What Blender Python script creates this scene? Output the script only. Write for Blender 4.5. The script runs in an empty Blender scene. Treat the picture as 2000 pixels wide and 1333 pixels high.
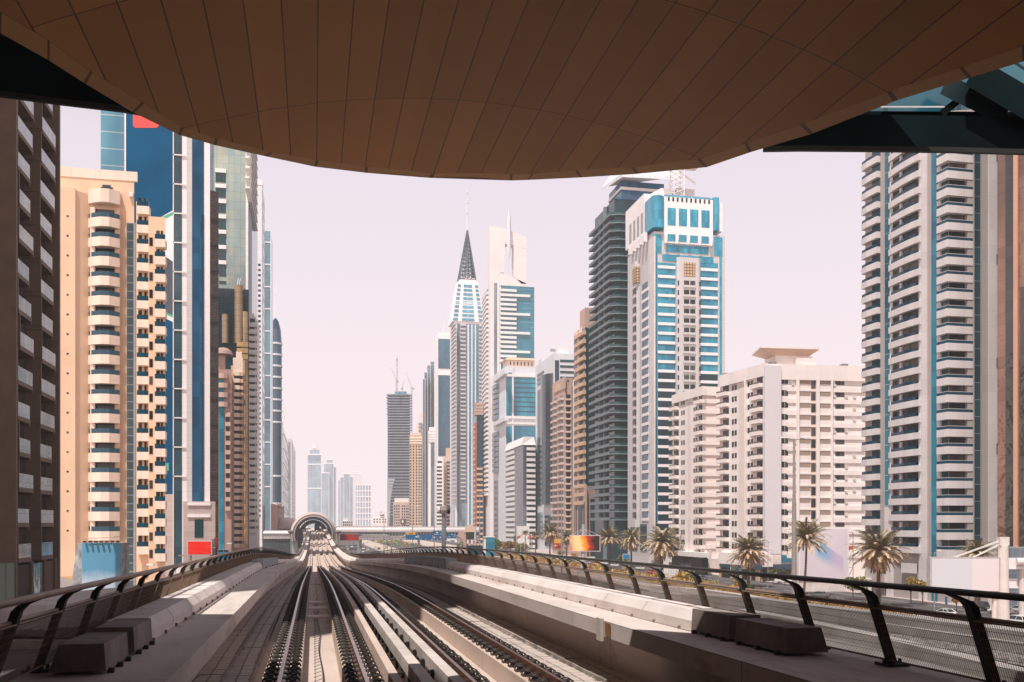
import bpy, math, random
from math import sin, cos, tan, atan, pi, radians, sqrt, hypot
random.seed(7)
SC = bpy.context.scene
COL = SC.collection
F = 1850.0; HZ = 1024.0; EYE = 17.0
TH = atan(388.0/F); CT, ST = cos(TH), sin(TH)

def at(px, py, D):
    xc = (px-1000)/F*D
    return (xc*CT+D*ST, -xc*ST+D*CT, EYE+(HZ-py)/F*D)
def xy(px, D): return at(px, HZ, D)[:2]
def Z(py, D): return EYE+(HZ-py)/F*D
def para(px0, D0, px1): return D0*(px0-612.0)/(px1-612.0)
def perp(px0, D0, px1):
    Y = D0*(CT-(px0-1000)/F*ST)
    return Y/(CT-(px1-1000)/F*ST)
def depth(x, y): return x*ST+y*CT
def onplane(px, py, z):
    return at(px, py, (EYE-z)*F/(py-HZ))

# ------------------------------------------------------------------ materials
def srgb(r, g, b):
    def c(v):
        v /= 255.0
        return v/12.92 if v <= .04045 else ((v+.055)/1.055)**2.4
    return (c(r), c(g), c(b))
def newmat(name):
    m = bpy.data.materials.new(name); m.use_nodes = True
    nt = m.node_tree; nt.nodes.clear()
    o = nt.nodes.new('ShaderNodeOutputMaterial'); p = nt.nodes.new('ShaderNodeBsdfPrincipled')
    nt.links.new(p.outputs[0], o.inputs[0])
    return m, nt, p
def N(nt, t, **k):
    n = nt.nodes.new(t)
    for a, b in k.items(): setattr(n, a, b)
    return n
def mixc(nt, fac, a, b, mode='MIX'):
    n = N(nt, 'ShaderNodeMix', data_type='RGBA', blend_type=mode)
    for i, v in ((0, fac), (6, a), (7, b)):
        if hasattr(v, 'is_linked') or hasattr(v, 'links'): nt.links.new(v, n.inputs[i])
        elif i == 0: n.inputs[0].default_value = v
        else: n.inputs[i].default_value = (*v, 1)
    return n.outputs[2]
def noise(nt, scale, detail=4, coord='Object', stretch=None, rough=.6):
    tc = N(nt, 'ShaderNodeTexCoord'); n = N(nt, 'ShaderNodeTexNoise')
    n.inputs['Scale'].default_value = scale; n.inputs['Detail'].default_value = detail
    n.inputs['Roughness'].default_value = rough
    if stretch:
        mp = N(nt, 'ShaderNodeMapping'); mp.inputs['Scale'].default_value = stretch
        nt.links.new(tc.outputs[coord], mp.inputs[0]); nt.links.new(mp.outputs[0], n.inputs[0])
    else: nt.links.new(tc.outputs[coord], n.inputs[0])
    return n.outputs[0]
def ramp(nt, src, p0, p1, c0=(0,0,0), c1=(1,1,1)):
    r = N(nt, 'ShaderNodeValToRGB'); e = r.color_ramp.elements
    e[0].position = p0; e[1].position = p1; e[0].color = (*c0, 1); e[1].color = (*c1, 1)
    nt.links.new(src, r.inputs[0]); return r.outputs[0]
def bump(nt, p, src, strength, dist=.02):
    b = N(nt, 'ShaderNodeBump'); b.inputs['Strength'].default_value = strength; b.inputs['Distance'].default_value = dist
    nt.links.new(src, b.inputs['Height']); nt.links.new(b.outputs[0], p.inputs['Normal'])
def plain(name, c, rough=.8, var=.12, scale=.6, metal=0, streak=0, spec=.3, bmp=0):
    m, nt, p = newmat(name)
    p.inputs['Roughness'].default_value = rough; p.inputs['Metallic'].default_value = metal
    p.inputs['Specular IOR Level'].default_value = spec
    n = noise(nt, scale)
    d = tuple(x*(1-var*1.6) for x in c); l = tuple(min(1, x*(1+var)) for x in c)
    col = ramp(nt, n, .3, .7, d, l)
    if streak:
        s = ramp(nt, noise(nt, 1.0, 3, stretch=(1.3, 1.3, .06)), .45, .75)
        col = mixc(nt, s, col, tuple(x*(1-streak) for x in c))
    nt.links.new(col, p.inputs['Base Color'])
    if bmp: bump(nt, p, noise(nt, scale*14, 5), bmp)
    return m
def brick(nt, w, h, mort, c1, c2, cm, bias=0., off=0., smooth=.1):
    tc = N(nt, 'ShaderNodeTexCoord'); b = N(nt, 'ShaderNodeTexBrick')
    b.offset = off; b.squash = 1
    for k, v in (('Scale', 1), ('Mortar Size', mort), ('Mortar Smooth', smooth), ('Bias', bias), ('Brick Width', w), ('Row Height', h)):
        b.inputs[k].default_value = v
    b.inputs['Color1'].default_value = (*c1, 1); b.inputs['Color2'].default_value = (*c2, 1); b.inputs['Mortar'].default_value = (*cm, 1)
    nt.links.new(tc.outputs['UV'], b.inputs[0]); return b
def panel(name, c, w=1.5, h=1.0, mort=.03, dark=.75, rough=.7, var=.06, off=0., streak=.06):
    m, nt, p = newmat(name); p.inputs['Roughness'].default_value = rough; p.inputs['Specular IOR Level'].default_value = .3
    b = brick(nt, w, h, mort, tuple(x*(1+var) for x in c), tuple(x*(1-var) for x in c), tuple(x*dark for x in c), off=off)
    col = b.outputs[0]
    s = ramp(nt, noise(nt, .25, 4, stretch=(1, 1, .25)), .35, .7)
    col = mixc(nt, s, col, tuple(x*(1-streak*3) for x in c), 'MIX') if False else mixc(nt, streak*2, col, mixc(nt, s, (1, 1, 1), (.6, .6, .6)), 'MULTIPLY')
    nt.links.new(col, p.inputs['Base Color']); return m
def glass(name, c, w=1.4, h=3.4, mort=.06, cm=None, c2=None, rough=.12, spec=.6, wob=.04, metal=0., curtain=None):
    m, nt, p = newmat(name); p.inputs['Roughness'].default_value = rough; p.inputs['Specular IOR Level'].default_value = spec
    p.inputs['Metallic'].default_value = metal
    c2 = c2 or tuple(x*.6 for x in c); cm = cm or tuple(x*.4 for x in c)
    b = brick(nt, w, h, mort, c, c2, cm)
    big = ramp(nt, noise(nt, .045, 4, stretch=(1, 1, .35)), .36, .64, (.45, .47, .52), (1.3, 1.28, 1.22))  # broad tone patches put into the colour in place of reflections
    col = mixc(nt, 1., b.outputs[0], big, 'MULTIPLY')
    if curtain:      # some windows have drawn curtains, some stand open
        oi = N(nt, 'ShaderNodeObjectInfo'); col = mixc(nt, ramp(nt, oi.outputs['Random'], .62, 1., (0, 0, 0), (.85, .85, .85)), col, curtain)
        vb = brick(nt, w*.63, 40, .0, (0, 0, 0), (1, 1, 1), (0, 0, 0)); col = mixc(nt, 1., col, ramp(nt, vb.outputs[0], .0, 1., (.55, .55, .55), (1.7, 1.7, 1.7)), 'MULTIPLY')
    nt.links.new(col, p.inputs['Base Color'])
    if wob: bump(nt, p, noise(nt, .35, 2), wob, .5)
    return m
def emis(name, build, strength):
    m, nt, p = newmat(name); col = build(nt)
    nt.links.new(col, p.inputs['Base Color']); nt.links.new(col, p.inputs['Emission Color']); p.inputs['Emission Strength'].default_value = strength
    p.inputs['Roughness'].default_value = .7; p.inputs['Specular IOR Level'].default_value = .1
    return m

# ------------------------------------------------------------------ mesh builder
class MB:
    def __init__(s): s.v = []; s.f = []; s.uv = []; s.m = []; s.sm = False
    def face(s, pts, uvs=None, m=0):
        i = len(s.v); s.v += [tuple(p) for p in pts]; s.f.append(tuple(range(i, i+len(pts))))
        s.uv += list(uvs) if uvs else [(p[0], p[1]) for p in pts]; s.m.append(m); return s
    def prism(s, poly, z0, z1, m=0, mt=None, bottom=True, top=True):
        a = sum(poly[i][0]*poly[(i+1) % len(poly)][1]-poly[(i+1) % len(poly)][0]*poly[i][1] for i in range(len(poly)))
        if a < 0: poly = poly[::-1]
        u = 0
        for i in range(len(poly)):
            p, q = poly[i], poly[(i+1) % len(poly)]; L = hypot(q[0]-p[0], q[1]-p[1])
            s.face([(*p, z0), (*q, z0), (*q, z1), (*p, z1)], [(u, z0), (u+L, z0), (u+L, z1), (u, z1)], m); u += L
        if top: s.face([(*p, z1) for p in poly], None, m if mt is None else mt)
        if bottom: s.face([(*p, z0) for p in poly[::-1]], None, m)
        return s
    def taper(s, poly0, poly1, z0, z1, m=0):
        n = len(poly0); u = 0
        for i in range(n):
            p, q = poly0[i], poly0[(i+1) % n]; P, Q = poly1[i], poly1[(i+1) % n]; L = hypot(q[0]-p[0], q[1]-p[1])
            s.face([(*p, z0), (*q, z0), (*Q, z1), (*P, z1)], [(u, z0), (u+L, z0), (u+L, z1), (u, z1)], m); u += L
        s.face([(*p, z1) for p in poly1], None, m); s.face([(*p, z0) for p in poly0[::-1]], None, m)
        return s
    def box(s, x0, x1, y0, y1, z0, z1, m=0):
        return s.prism([(x0, y0), (x1, y0), (x1, y1), (x0, y1)], z0, z1, m)
    def tube(s, p0, p1, r0, r1=None, n=8, m=0, cap=True):
        r1 = r0 if r1 is None else r1
        d = [p1[i]-p0[i] for i in range(3)]; L = sqrt(sum(x*x for x in d)) or 1e-6; d = [x/L for x in d]
        a = (0, 0, 1) if abs(d[2]) < .9 else (1, 0, 0)
        e = [a[1]*d[2]-a[2]*d[1], a[2]*d[0]-a[0]*d[2], a[0]*d[1]-a[1]*d[0]]; l = sqrt(sum(x*x for x in e)); e = [x/l for x in e]
        g = [d[1]*e[2]-d[2]*e[1], d[2]*e[0]-d[0]*e[2], d[0]*e[1]-d[1]*e[0]]
        A = [[p0[i]+r0*(e[i]*cos(t)+g[i]*sin(t)) for i in range(3)] for t in [2*pi*k/n for k in range(n)]]
        B = [[p1[i]+r1*(e[i]*cos(t)+g[i]*sin(t)) for i in range(3)] for t in [2*pi*k/n for k in range(n)]]
        for k in range(n):
            q = (k+1) % n; s.face([A[k], A[q], B[q], B[k]], [(k/n, 0), ((k+1)/n, 0), ((k+1)/n, L), (k/n, L)], m)
        if cap: s.face(A[::-1], None, m); s.face(B, None, m)
        return s
    def path(s, pts, r, n=8, m=0):
        for a, b in zip(pts, pts[1:]): s.tube(a, b, r, None, n, m)
        return s
    def lathe(s, prof, c=(0, 0), n=16, m=0):
        for (r0, z0), (r1, z1) in zip(prof, prof[1:]):
            for k in range(n):
                a, b = 2*pi*k/n, 2*pi*(k+1)/n
                s.face([(c[0]+r0*cos(a), c[1]+r0*sin(a), z0), (c[0]+r0*cos(b), c[1]+r0*sin(b), z0), (c[0]+r1*cos(b), c[1]+r1*sin(b), z1), (c[0]+r1*cos(a), c[1]+r1*sin(a), z1)], None, m)
        return s
    def sweep(s, frames, closed=True, m=0, caps=True):
        # frames: list of lists of 3-D points with equal counts
        n = len(frames[0]); v = 0
        for A, B in zip(frames, frames[1:]):
            L = sqrt(sum((A[0][i]-B[0][i])**2 for i in range(3))); u = 0
            for k in range(n if closed else n-1):
                q = (k+1) % n; w = sqrt(sum((A[k][i]-A[q][i])**2 for i in range(3)))
                s.face([A[k], A[q], B[q], B[k]], [(u, v), (u+w, v), (u+w, v+L), (u, v+L)], m); u += w
            v += L
        if caps and closed: s.face(frames[0][::-1], None, m); s.face(frames[-1], None, m)
        return s
    def mesh(s, name, mats, smooth=False):
        me = bpy.data.meshes.new(name); me.from_pydata(s.v, [], s.f)
        for mt in (mats if isinstance(mats, (list, tuple)) else [mats]): me.materials.append(mt)
        if any(s.m): me.polygons.foreach_set('material_index', s.m)
        ul = me.uv_layers.new(name='UVMap'); ul.data.foreach_set('uv', [c for t in s.uv for c in t])
        if smooth: me.polygons.foreach_set('use_smooth', [True]*len(s.f))
        me.update(); return me
    def build(s, name, mats, parent=None, loc=(0, 0, 0), smooth=False):
        return link(name, s.mesh(name, mats, smooth), parent, loc)
def link(name, me, parent=None, loc=(0, 0, 0), rot=None):
    o = bpy.data.objects.new(name, me); COL.objects.link(o); o.parent = parent; o.location = loc
    if rot: o.rotation_euler = rot
    return o
def fix(o):    # consistent normals and merged doubles for organic meshes
    import bmesh
    bm = bmesh.new(); bm.from_mesh(o.data); bmesh.ops.remove_doubles(bm, verts=bm.verts, dist=1e-4)
    bmesh.ops.recalc_face_normals(bm, faces=bm.faces); bm.to_mesh(o.data); bm.free(); return o
def tag(o, label=None, cat=None, group=None, kind=None):
    if label: o['label'] = label
    if cat: o['category'] = cat
    if group: o['group'] = group
    if kind: o['kind'] = kind
    return o
def thing(name, label, cat, loc=(0, 0, 0), rotz=0, group=None):
    o = bpy.data.objects.new(name, None); COL.objects.link(o); o.location = loc; o.rotation_euler = (0, 0, rotz)
    o.empty_display_size = .5
    return tag(o, label, cat, group)
def dup(root, loc, rotz=None, label=None, scale=None, group=None):
    def cp(o, par):
        c = o.copy(); COL.objects.link(c)
        if par: c.parent = par
        for ch in KIDS.get(o.name) or [x for x in o.children]: cp(ch, c)
        return c
    r = cp(root, None); r.location = loc
    if rotz is not None: r.rotation_euler = (0, 0, rotz)
    if label: r['label'] = label
    if group: r['group'] = group
    if scale: r.scale = (scale,)*3 if not isinstance(scale, tuple) else scale
    return r
KIDS = {}

# ------------------------------------------------------------------ buildings
class Face:
    def __init__(s, B, P, Q, ref=None):
        s.B = B; s.P = P; s.Q = Q; s.L = hypot(Q[0]-P[0], Q[1]-P[1]); s.d = ((Q[0]-P[0])/s.L, (Q[1]-P[1])/s.L); s.n = (s.d[1], -s.d[0])
    def u(s, px, d=0):
        t = (px-1000)/F; rx, ry = t*CT+ST, -t*ST+CT
        # P + u d + n off = k r
        det = s.d[0]*(-ry)-s.d[1]*(-rx); qx, qy = s.P[0]+s.n[0]*d, s.P[1]+s.n[1]*d
        return ((-qx)*(-ry)-(-qy)*(-rx))/det
    def pt(s, u, d=0): return (s.P[0]+s.d[0]*u+s.n[0]*d-s.B.o[0], s.P[1]+s.d[1]*u+s.n[1]*d-s.B.o[1])
    def z(s, px, py):
        u = s.u(px); x, y = s.P[0]+s.d[0]*u, s.P[1]+s.d[1]*u
        return Z(py, depth(x, y))
    def rows(s, px, py0, dpy, n): return [s.z(px, py0+k*dpy) for k in range(n)]
class Bld:
    def __init__(s, name, label, px, D, cat='building', group=None):
        x, y = xy(px, D); s.o = (x, y); s.root = thing(name, label, cat, (x, y, 0), 0, group); s.cnt = {}; s.extra = {}
    def block(s, cs, zt, mat, back=25, z0=0, name='wall', roof=None, bdir=None):
        P = [xy(*c) for c in cs]
        mx, my = (P[0][0]+P[-1][0])/2, (P[0][1]+P[-1][1])/2; L = hypot(mx, my)
        b = bdir or (mx/L, my/L)
        k0 = 1+back/hypot(*P[0]); k1 = 1+back/hypot(*P[-1])       # flanks run straight back from the street view
        poly = P+([(P[-1][0]+b[0]*back, P[-1][1]+b[1]*back), (P[0][0]+b[0]*back, P[0][1]+b[1]*back)] if bdir == (0, 1) else [(P[-1][0]*k1, P[-1][1]*k1), (P[0][0]*k0, P[0][1]*k0)])
        poly = [(p[0]-s.o[0], p[1]-s.o[1]) for p in poly]
        MB().prism(poly, z0, zt, 0, bottom=False).build(name, mat, s.root)
        return [Face(s, a, c) for a, c in zip(P, P[1:])]
    def plan(s, f, plan): return [f.pt(u, d) for u, d in plan]
    def prism(s, name, mat, f, plan, z0, z1, parent=None):
        return MB().prism(s.plan(f, plan), z0, z1).build(name, mat, parent or s.root)
    def slab(s, name, mat, f, a, b, z0, z1, d0=-.3, d1=.12, parent=None):   # a, b in px
        u0, u1 = f.u(a, d1), f.u(b, d1)
        return s.prism(name, mat, f, [(u0, d0), (u1, d0), (u1, d1), (u0, d1)], z0, z1, parent)
    def put(s, name, mb, mat, offs, parents=None):
        me = None; out = []
        for i, of in enumerate(offs):
            par = parents[i] if parents else s.root
            n = s.cnt.get(name, 0)
            if par is None: out.append(None); continue
            if n < 100:
                me = me or mb.mesh(name, mat)
                out.append(link(name, me, par, of)); s.cnt[name] = n+1
            else:
                if parents: of = tuple(a+b for a, b in zip(of, par.location))
                e = s.extra.setdefault((name, mat.name), (MB(), mat))[0]; k = len(e.v)
                e.v += [(v[0]+of[0], v[1]+of[1], v[2]+of[2]) for v in mb.v]; e.f += [tuple(i+k for i in q) for q in mb.f]; e.uv += mb.uv; e.m += mb.m
                out.append(None)
        return out
    def stack(s, name, mat, f, plan, zs, h, parents=None):
        mb = MB().prism(s.plan(f, plan), 0, h)
        return s.put(name, mb, mat, [(0, 0, z) for z in zs], parents)
    def bands(s, name, mat, f, a, b, zs, h, d0=-.3, d1=.35, parents=None):
        u0, u1 = f.u(a, d1), f.u(b, d1)
        return s.stack(name, mat, f, [(u0, d0), (u1, d0), (u1, d1), (u0, d1)], zs, h, parents)
    def wins(s, name, mat, f, pxs, zs, w, h, d1=.06):
        # one window mesh per column, copied up the rows
        mb = MB().prism([(f.d[0]*a+f.n[0]*b, f.d[1]*a+f.n[1]*b) for a, b in ((-w/2, -.2), (w/2, -.2), (w/2, d1), (-w/2, d1))], 0, h)
        offs = []
        for z in zs:
            for px in pxs:
                q = f.pt(f.u(px)); offs.append((q[0], q[1], z))
        return s.put(name, mb, mat, offs)
    def done(s):
        for (name, mn), (e, mat) in s.extra.items(): tag(e.build(name, mat, s.root), kind='stuff')
# ------------------------------------------------------------------ sky, light, haze, camera
SUN = (-.27, -.33, .905)
HAZE = (.99, .86, .885)
w = bpy.data.worlds.new('World'); SC.world = w; w.use_nodes = True
nt = w.node_tree; nt.nodes.clear()
out = N(nt, 'ShaderNodeOutputWorld'); bg = N(nt, 'ShaderNodeBackground'); sky = N(nt, 'ShaderNodeTexSky', sky_type='NISHITA')
sky.sun_disc = False; sky.sun_elevation = math.asin(SUN[2]/sqrt(sum(x*x for x in SUN))); sky.sun_rotation = math.atan2(SUN[0], SUN[1])
sky.dust_density = 6; sky.air_density = 1.2
tc = N(nt, 'ShaderNodeTexCoord'); sp = N(nt, 'ShaderNodeSeparateXYZ'); nt.links.new(tc.outputs['Generated'], sp.inputs[0])
vr = N(nt, 'ShaderNodeValToRGB'); nt.links.new(sp.outputs[2], vr.inputs[0]); e = vr.color_ramp.elements   # dusty pink veil, bright at the horizon and fading to a deeper zenith
e[0].position = 0; e[0].color = (1.0, .865, .89, 1); e[1].position = 1; e[1].color = (.05, .065, .085, 1)
for p_, c_ in ((.18, (.96, .845, .885)), (.36, (.84, .765, .845)), (.52, (.26, .25, .30))): q = e.new(p_); q.color = (*c_, 1)
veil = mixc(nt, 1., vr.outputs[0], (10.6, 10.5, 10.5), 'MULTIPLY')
hs = N(nt, 'ShaderNodeVectorMath', operation='DOT_PRODUCT'); nt.links.new(tc.outputs['Generated'], hs.inputs[0]); hs.inputs[1].default_value = (SUN[0]/.4264, SUN[1]/.4264, 0)   # glow added along the horizon under the sun to brighten the building fronts
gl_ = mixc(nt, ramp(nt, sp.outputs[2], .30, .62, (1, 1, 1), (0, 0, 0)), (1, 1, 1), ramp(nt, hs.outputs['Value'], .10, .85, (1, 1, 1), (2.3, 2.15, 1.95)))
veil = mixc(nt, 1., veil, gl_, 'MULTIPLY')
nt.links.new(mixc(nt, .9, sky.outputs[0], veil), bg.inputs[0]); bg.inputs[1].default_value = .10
nt.links.new(bg.outputs[0], out.inputs[0])
ld = bpy.data.lights.new('sun', 'SUN'); ld.energy = 5.0; ld.angle = radians(.53); ld.color = (1, .955, .91)
lo = bpy.data.objects.new('sun', ld); COL.objects.link(lo); lo.location = (0, 0, 300)
from mathutils import Vector
lo.rotation_euler = Vector(SUN).to_track_quat('Z', 'Y').to_euler()
cd = bpy.data.cameras.new('camera'); cam = bpy.data.objects.new('camera', cd); COL.objects.link(cam); SC.camera = cam
cam.location = (0, 0, EYE); cam.rotation_euler = (pi/2, 0, -TH); cd.sensor_width = 36; cd.lens = F/2000*36
cd.shift_y = (HZ-666.5)/2000; cd.clip_end = 12000; cd.clip_start = .1
SC.view_settings.view_transform = 'Standard'; SC.view_settings.look = 'None'; SC.view_settings.exposure = 0
SC.cycles.max_bounces = 6; SC.cycles.transparent_max_bounces = 12; SC.cycles.volume_bounces = 0
SC.cycles.sample_clamp_indirect = 4; SC.cycles.caustics_reflective = False; SC.cycles.caustics_refractive = False
# haze: one big box of thin pink air
hm = bpy.data.materials.new('haze_air'); hm.use_nodes = True; nt = hm.node_tree; nt.nodes.clear()
o = N(nt, 'ShaderNodeOutputMaterial'); ab = N(nt, 'ShaderNodeVolumeAbsorption'); em = N(nt, 'ShaderNodeEmission'); ad = N(nt, 'ShaderNodeAddShader')
SIG = .00013
ab.inputs['Color'].default_value = (0, 0, 0, 1); ab.inputs['Density'].default_value = SIG
em.inputs[0].default_value = (*HAZE, 1); em.inputs[1].default_value = SIG
nt.links.new(ab.outputs[0], ad.inputs[0]); nt.links.new(em.outputs[0], ad.inputs[1]); nt.links.new(ad.outputs[0], o.inputs['Volume'])
hz = MB().box(-4500, 4500, -600, 6800, -30, 400).build('haze', hm); tag(hz, kind='structure')

# ------------------------------------------------------------------ palette
conc = plain('concrete', (.60, .525, .475), .85, .14, .5, streak=.25, bmp=.25)
conc_d = plain('concrete_dark', (.29, .245, .22), .85, .3, 1.6, streak=.4, bmp=.3)
conc_l = plain('concrete_light', (.76, .665, .62), .8, .10, .5, streak=.14, bmp=.15)
conc_g = plain('concrete_grey', (.36, .37, .38), .8, .15, .9, streak=.2)
steel_d = plain('dark_steel', (.05, .047, .042), .45, .2, 3, metal=.5)
steel_b = plain('brown_steel', (.30, .22, .17), .5, .15, 2, metal=.2)
rust = plain('rail_steel', (.22, .09, .045), .38, .25, 4, metal=.6)
railtop = plain('rail_head', (.22, .14, .105), .28, .2, 4, metal=.85)
black = plain('black_rubber', (.02, .025, .025), .6, .2, 5)
fastm = plain('fastener_iron', (.055, .045, .038), .55, .3, 8, metal=.3)
white = plain('white_paint', (.80, .76, .74), .55, .05, .5)
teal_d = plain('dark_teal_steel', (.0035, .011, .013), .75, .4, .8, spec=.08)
# ------------------------------------------------------------------ track profile
KN = [(-60, 2.3), (0, 2.46), (15.7, 2.62), (41.7, 2.93), (59.6, 3.45), (87.5, 4.45), (126, 5.86), (164, 6.78), (232, 7.25), (301, 6.6), (380, 5.35), (452, 4.35), (490, 3.6), (560, 3.3), (700, 3.3)]
KN = [(d/CT, h) for d, h in KN]
def _sl(i):
    if i == 0: return (KN[1][1]-KN[0][1])/(KN[1][0]-KN[0][0])
    if i == len(KN)-1: return 0
    return (KN[i+1][1]-KN[i-1][1])/(KN[i+1][0]-KN[i-1][0])
def zr(y):
    for i in range(len(KN)-1):
        a, b = KN[i], KN[i+1]
        if y <= b[0]:
            h = b[0]-a[0]; t = max(0, (y-a[0])/h)
            v = (2*t**3-3*t*t+1)*a[1]+(t**3-2*t*t+t)*h*_sl(i)+(-2*t**3+3*t*t)*b[1]+(t**3-t*t)*h*_sl(i+1)
            return EYE-v
    return EYE-KN[-1][1]
def ys(a, b):
    o = [a]
    while o[-1] < b: o.append(min(b, o[-1]+(2.0 if o[-1] < 60 else 4 if o[-1] < 200 else 8)))
    return o
def sw(prof, a, b, mb=None, m=0):
    return (mb or MB()).sweep([[(x, y, zr(y)+dz) for x, dz in prof] for y in ys(a, b)], m=m)
def rect(x0, x1, z0, z1): return [(x0, z1), (x1, z1), (x1, z0), (x0, z0)]
XC = 1.75; Y0 = -12; Y1 = 560
RAILS = [-.556, .879, 2.62, 4.06]
mir = lambda pr: [(2*XC-x, z) for x, z in pr][::-1]
# deck concrete with slab joints
def deckmat(name, c, w, h, mort=.012, var=.05, streak=.22):
    m = panel(name, c, w, h, mort, .45, .85, var, streak=.12)
    nt = m.node_tree; p = [n for n in nt.nodes if n.type == 'BSDF_PRINCIPLED'][0]
    src = p.inputs['Base Color'].links[0].from_socket
    s = ramp(nt, noise(nt, .9, 6, stretch=(1, .25, 1), rough=.7), .5, .78)
    d = ramp(nt, noise(nt, 9, 4, rough=.8), .62, .75)
    col = mixc(nt, s, src, tuple(x*(1-streak*1.5) for x in c)); col2 = mixc(nt, d, col, tuple(x*.62 for x in c))
    st = ramp(nt, noise(nt, .55, 5, stretch=(2.2, .35, 1), rough=.75), .56, .72); col2 = mixc(nt, st, col2, (c[0]*.62, c[1]*.50, c[2]*.42))
    nt.links.new(col2, p.inputs['Base Color']); bump(nt, p, noise(nt, 12, 5), .2); return m
slabm = deckmat('deck_slab_concrete', (.58, .465, .40), 40, 6.2)
walkm = deckmat('walkway_concrete', (.68, .585, .53), 40, 7.5)
coverm = deckmat('cover_concrete', (.52, .44, .39), 30, .52, .02, .12)
plinm = deckmat('plinth_concrete', (.62, .485, .405), 30, 4.1)
V = thing('metro_viaduct', 'long double track concrete metro viaduct running down the middle and up to the arched station', 'viaduct', (0, 0, 0))
sw([(-2.35, -.58), (5.85, -.58), (5.85, -1.3), (4.2, -2.6), (-.7, -2.6), (-2.35, -1.3)], Y0, Y1).build('deck_slab', slabm, V)
for s in (0, 1):
    pr = [(-1.5, .92), (-1.5, .64), (-1.62, .60), (-2.28, .60), (-2.28, -1.0), (-3.3, -1.0), (-3.3, .92)]
    if s: pr = mir(pr)
    sw(pr[::-1], Y0, Y1).build('walkway', walkm, V)
for x in RAILS:
    wl, wr = (.37, .33) if x > 4 else (.33, .33)
    sw(rect(x-wl, x+wr, -.57, -.17), Y0, Y1).build('plinth', plinm, V)
sw(rect(1.26, 1.42, -.57, .06), Y0, Y1).build('upstand', plinm, V)
for y in range(25, 470, 30):
    MB().box(-.2, 3.7, y-1.1, y+1.1, 0, zr(y)-2.5).build('pier', conc, V)
# expansion joints across the slab
for y in (18.6, 43, 68, 93): MB().box(-1.25, -.93, y, y+.06, zr(y)-.585, zr(y)-.565).build('joint', black, V); MB().box(-.2, .5, y, y+.06, zr(y)-.585, zr(y)-.565).build('joint', black, V)
# formwork patches and repair plates
for y, c in ((17.6, 0), (12.2, 0)):
    pass
# rails with fasteners
RL = ['left running rail of the near track between rows of clips', 'right running rail of the near track beside the low concrete upstand',
      'left running rail of the far track below the pale wire line', 'rusty right running rail of the far track nearest the right walkway']
fz = MB()
for s in (-1, 1):
    if s > 0: fz.box(-.30, .30, -.10, .10, 0, .035)
    fz.box(s*.20-.05, s*.20+.05, -.075, .075, .035, .10)
    for k in (-1, 1):
        pts = [(s*(.10+.11*(1-cos(t))/1.0), k*.05+.045*sin(t*1.0)*k, .06+.07*sin(t)) for t in [pi*j/6 for j in range(7)]]
        fz.path(pts, .013, 5)
    fz.tube((s*.245, 0, .03), (s*.245, 0, .13), .022, .022, 6)
fme = fz.mesh('rail_fastener', fastm)
for x, lb in zip(RAILS, RL):
    R = thing('rail', lb, 'rail', (x, 0, 0), 0, 'running rails of the metro line')
    pr = [(-.036, 0), (.036, 0), (.036, -.045), (.010, -.06), (.010, -.145), (.075, -.162), (.075, -.172), (-.075, -.172), (-.075, -.162), (-.010, -.145), (-.010, -.06), (-.036, -.045)]
    sw(pr, Y0, Y1).build('rail_web', rust, R)
    sw(rect(-.034, .034, .0, .004), Y0, Y1).build('rail_head', railtop, R)
    ex = MB(); k = 0; y = 10.2
    while y < 150:
        z = zr(y)-.171
        if k < 100: link('rail_fastener', fme, R, (0, y, z))
        else:
            n = len(ex.v); ex.v += [(v[0], v[1]+y, v[2]+z) for v in fz.v]; ex.f += [tuple(i+n for i in q) for q in fz.f]; ex.uv += fz.uv; ex.m += fz.m
        k += 1; y += .62
    tag(ex.build('rail_fastener', fastm, R), kind='stuff')
# cable troughs (two rows each side) with loose covers
def trough(x0, x1, top, lb, ph):
    T = thing('cable_trough', lb, 'cable trough', (0, 0, 0), 0, 'covered cable troughs along the deck')
    for e in (x0-.05, x1+.05): sw(rect(e-.035, e+.035, -.58, top-.005), Y0, 160).build('trough_wall', conc_d, T)
    ex = MB(); k = 0; y = 9.0+ph
    rnd = random.Random(int(ph*100)+3)
    base = MB().box(-(x1-x0)/2-.05, (x1-x0)/2+.05, -.30, .30, -.07, 0)
    for sd in (-1, 1): base.box(sd*((x1-x0)/2+.06)-.03, sd*((x1-x0)/2+.06)+.03, -.06, .06, -.18, -.06)
    me = base.mesh('trough_cover', coverm)
    xm = (x0+x1)/2
    while y < 128:
        dz = rnd.uniform(-.008, .012); xo = rnd.uniform(-.012, .012)+.05*sin(y*.16+ph)
        if k < 100: link('trough_cover', me, T, (xm+xo, y, zr(y)+top+dz), (rnd.uniform(-.012, .012)+.0, rnd.uniform(-.01, .01), rnd.uniform(-.02, .02)))
        else:
            n = len(ex.v); ex.v += [(v[0]+xm+xo, v[1]+y, v[2]+zr(y)+top+dz) for v in base.v]; ex.f += [tuple(i+n for i in q) for q in base.f]; ex.uv += base.uv; ex.m += base.m
        k += 1; y += .62
    tag(ex.build('trough_cover', coverm, T), kind='stuff')
trough(-2.2, -1.82, -.36, 'leftmost row of stepped concrete trough covers tucked under the left walkway edge', .0)
trough(-1.68, -1.30, -.44, 'row of stepped concrete trough covers nearest the left running rail', .21)
trough(4.72, 5.14, -.30, 'sunlit row of pale trough covers beside the rusty far track rail', .1)
trough(5.30, 5.74, -.22, 'shaded row of trough covers against the right walkway wall', .33)
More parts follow.
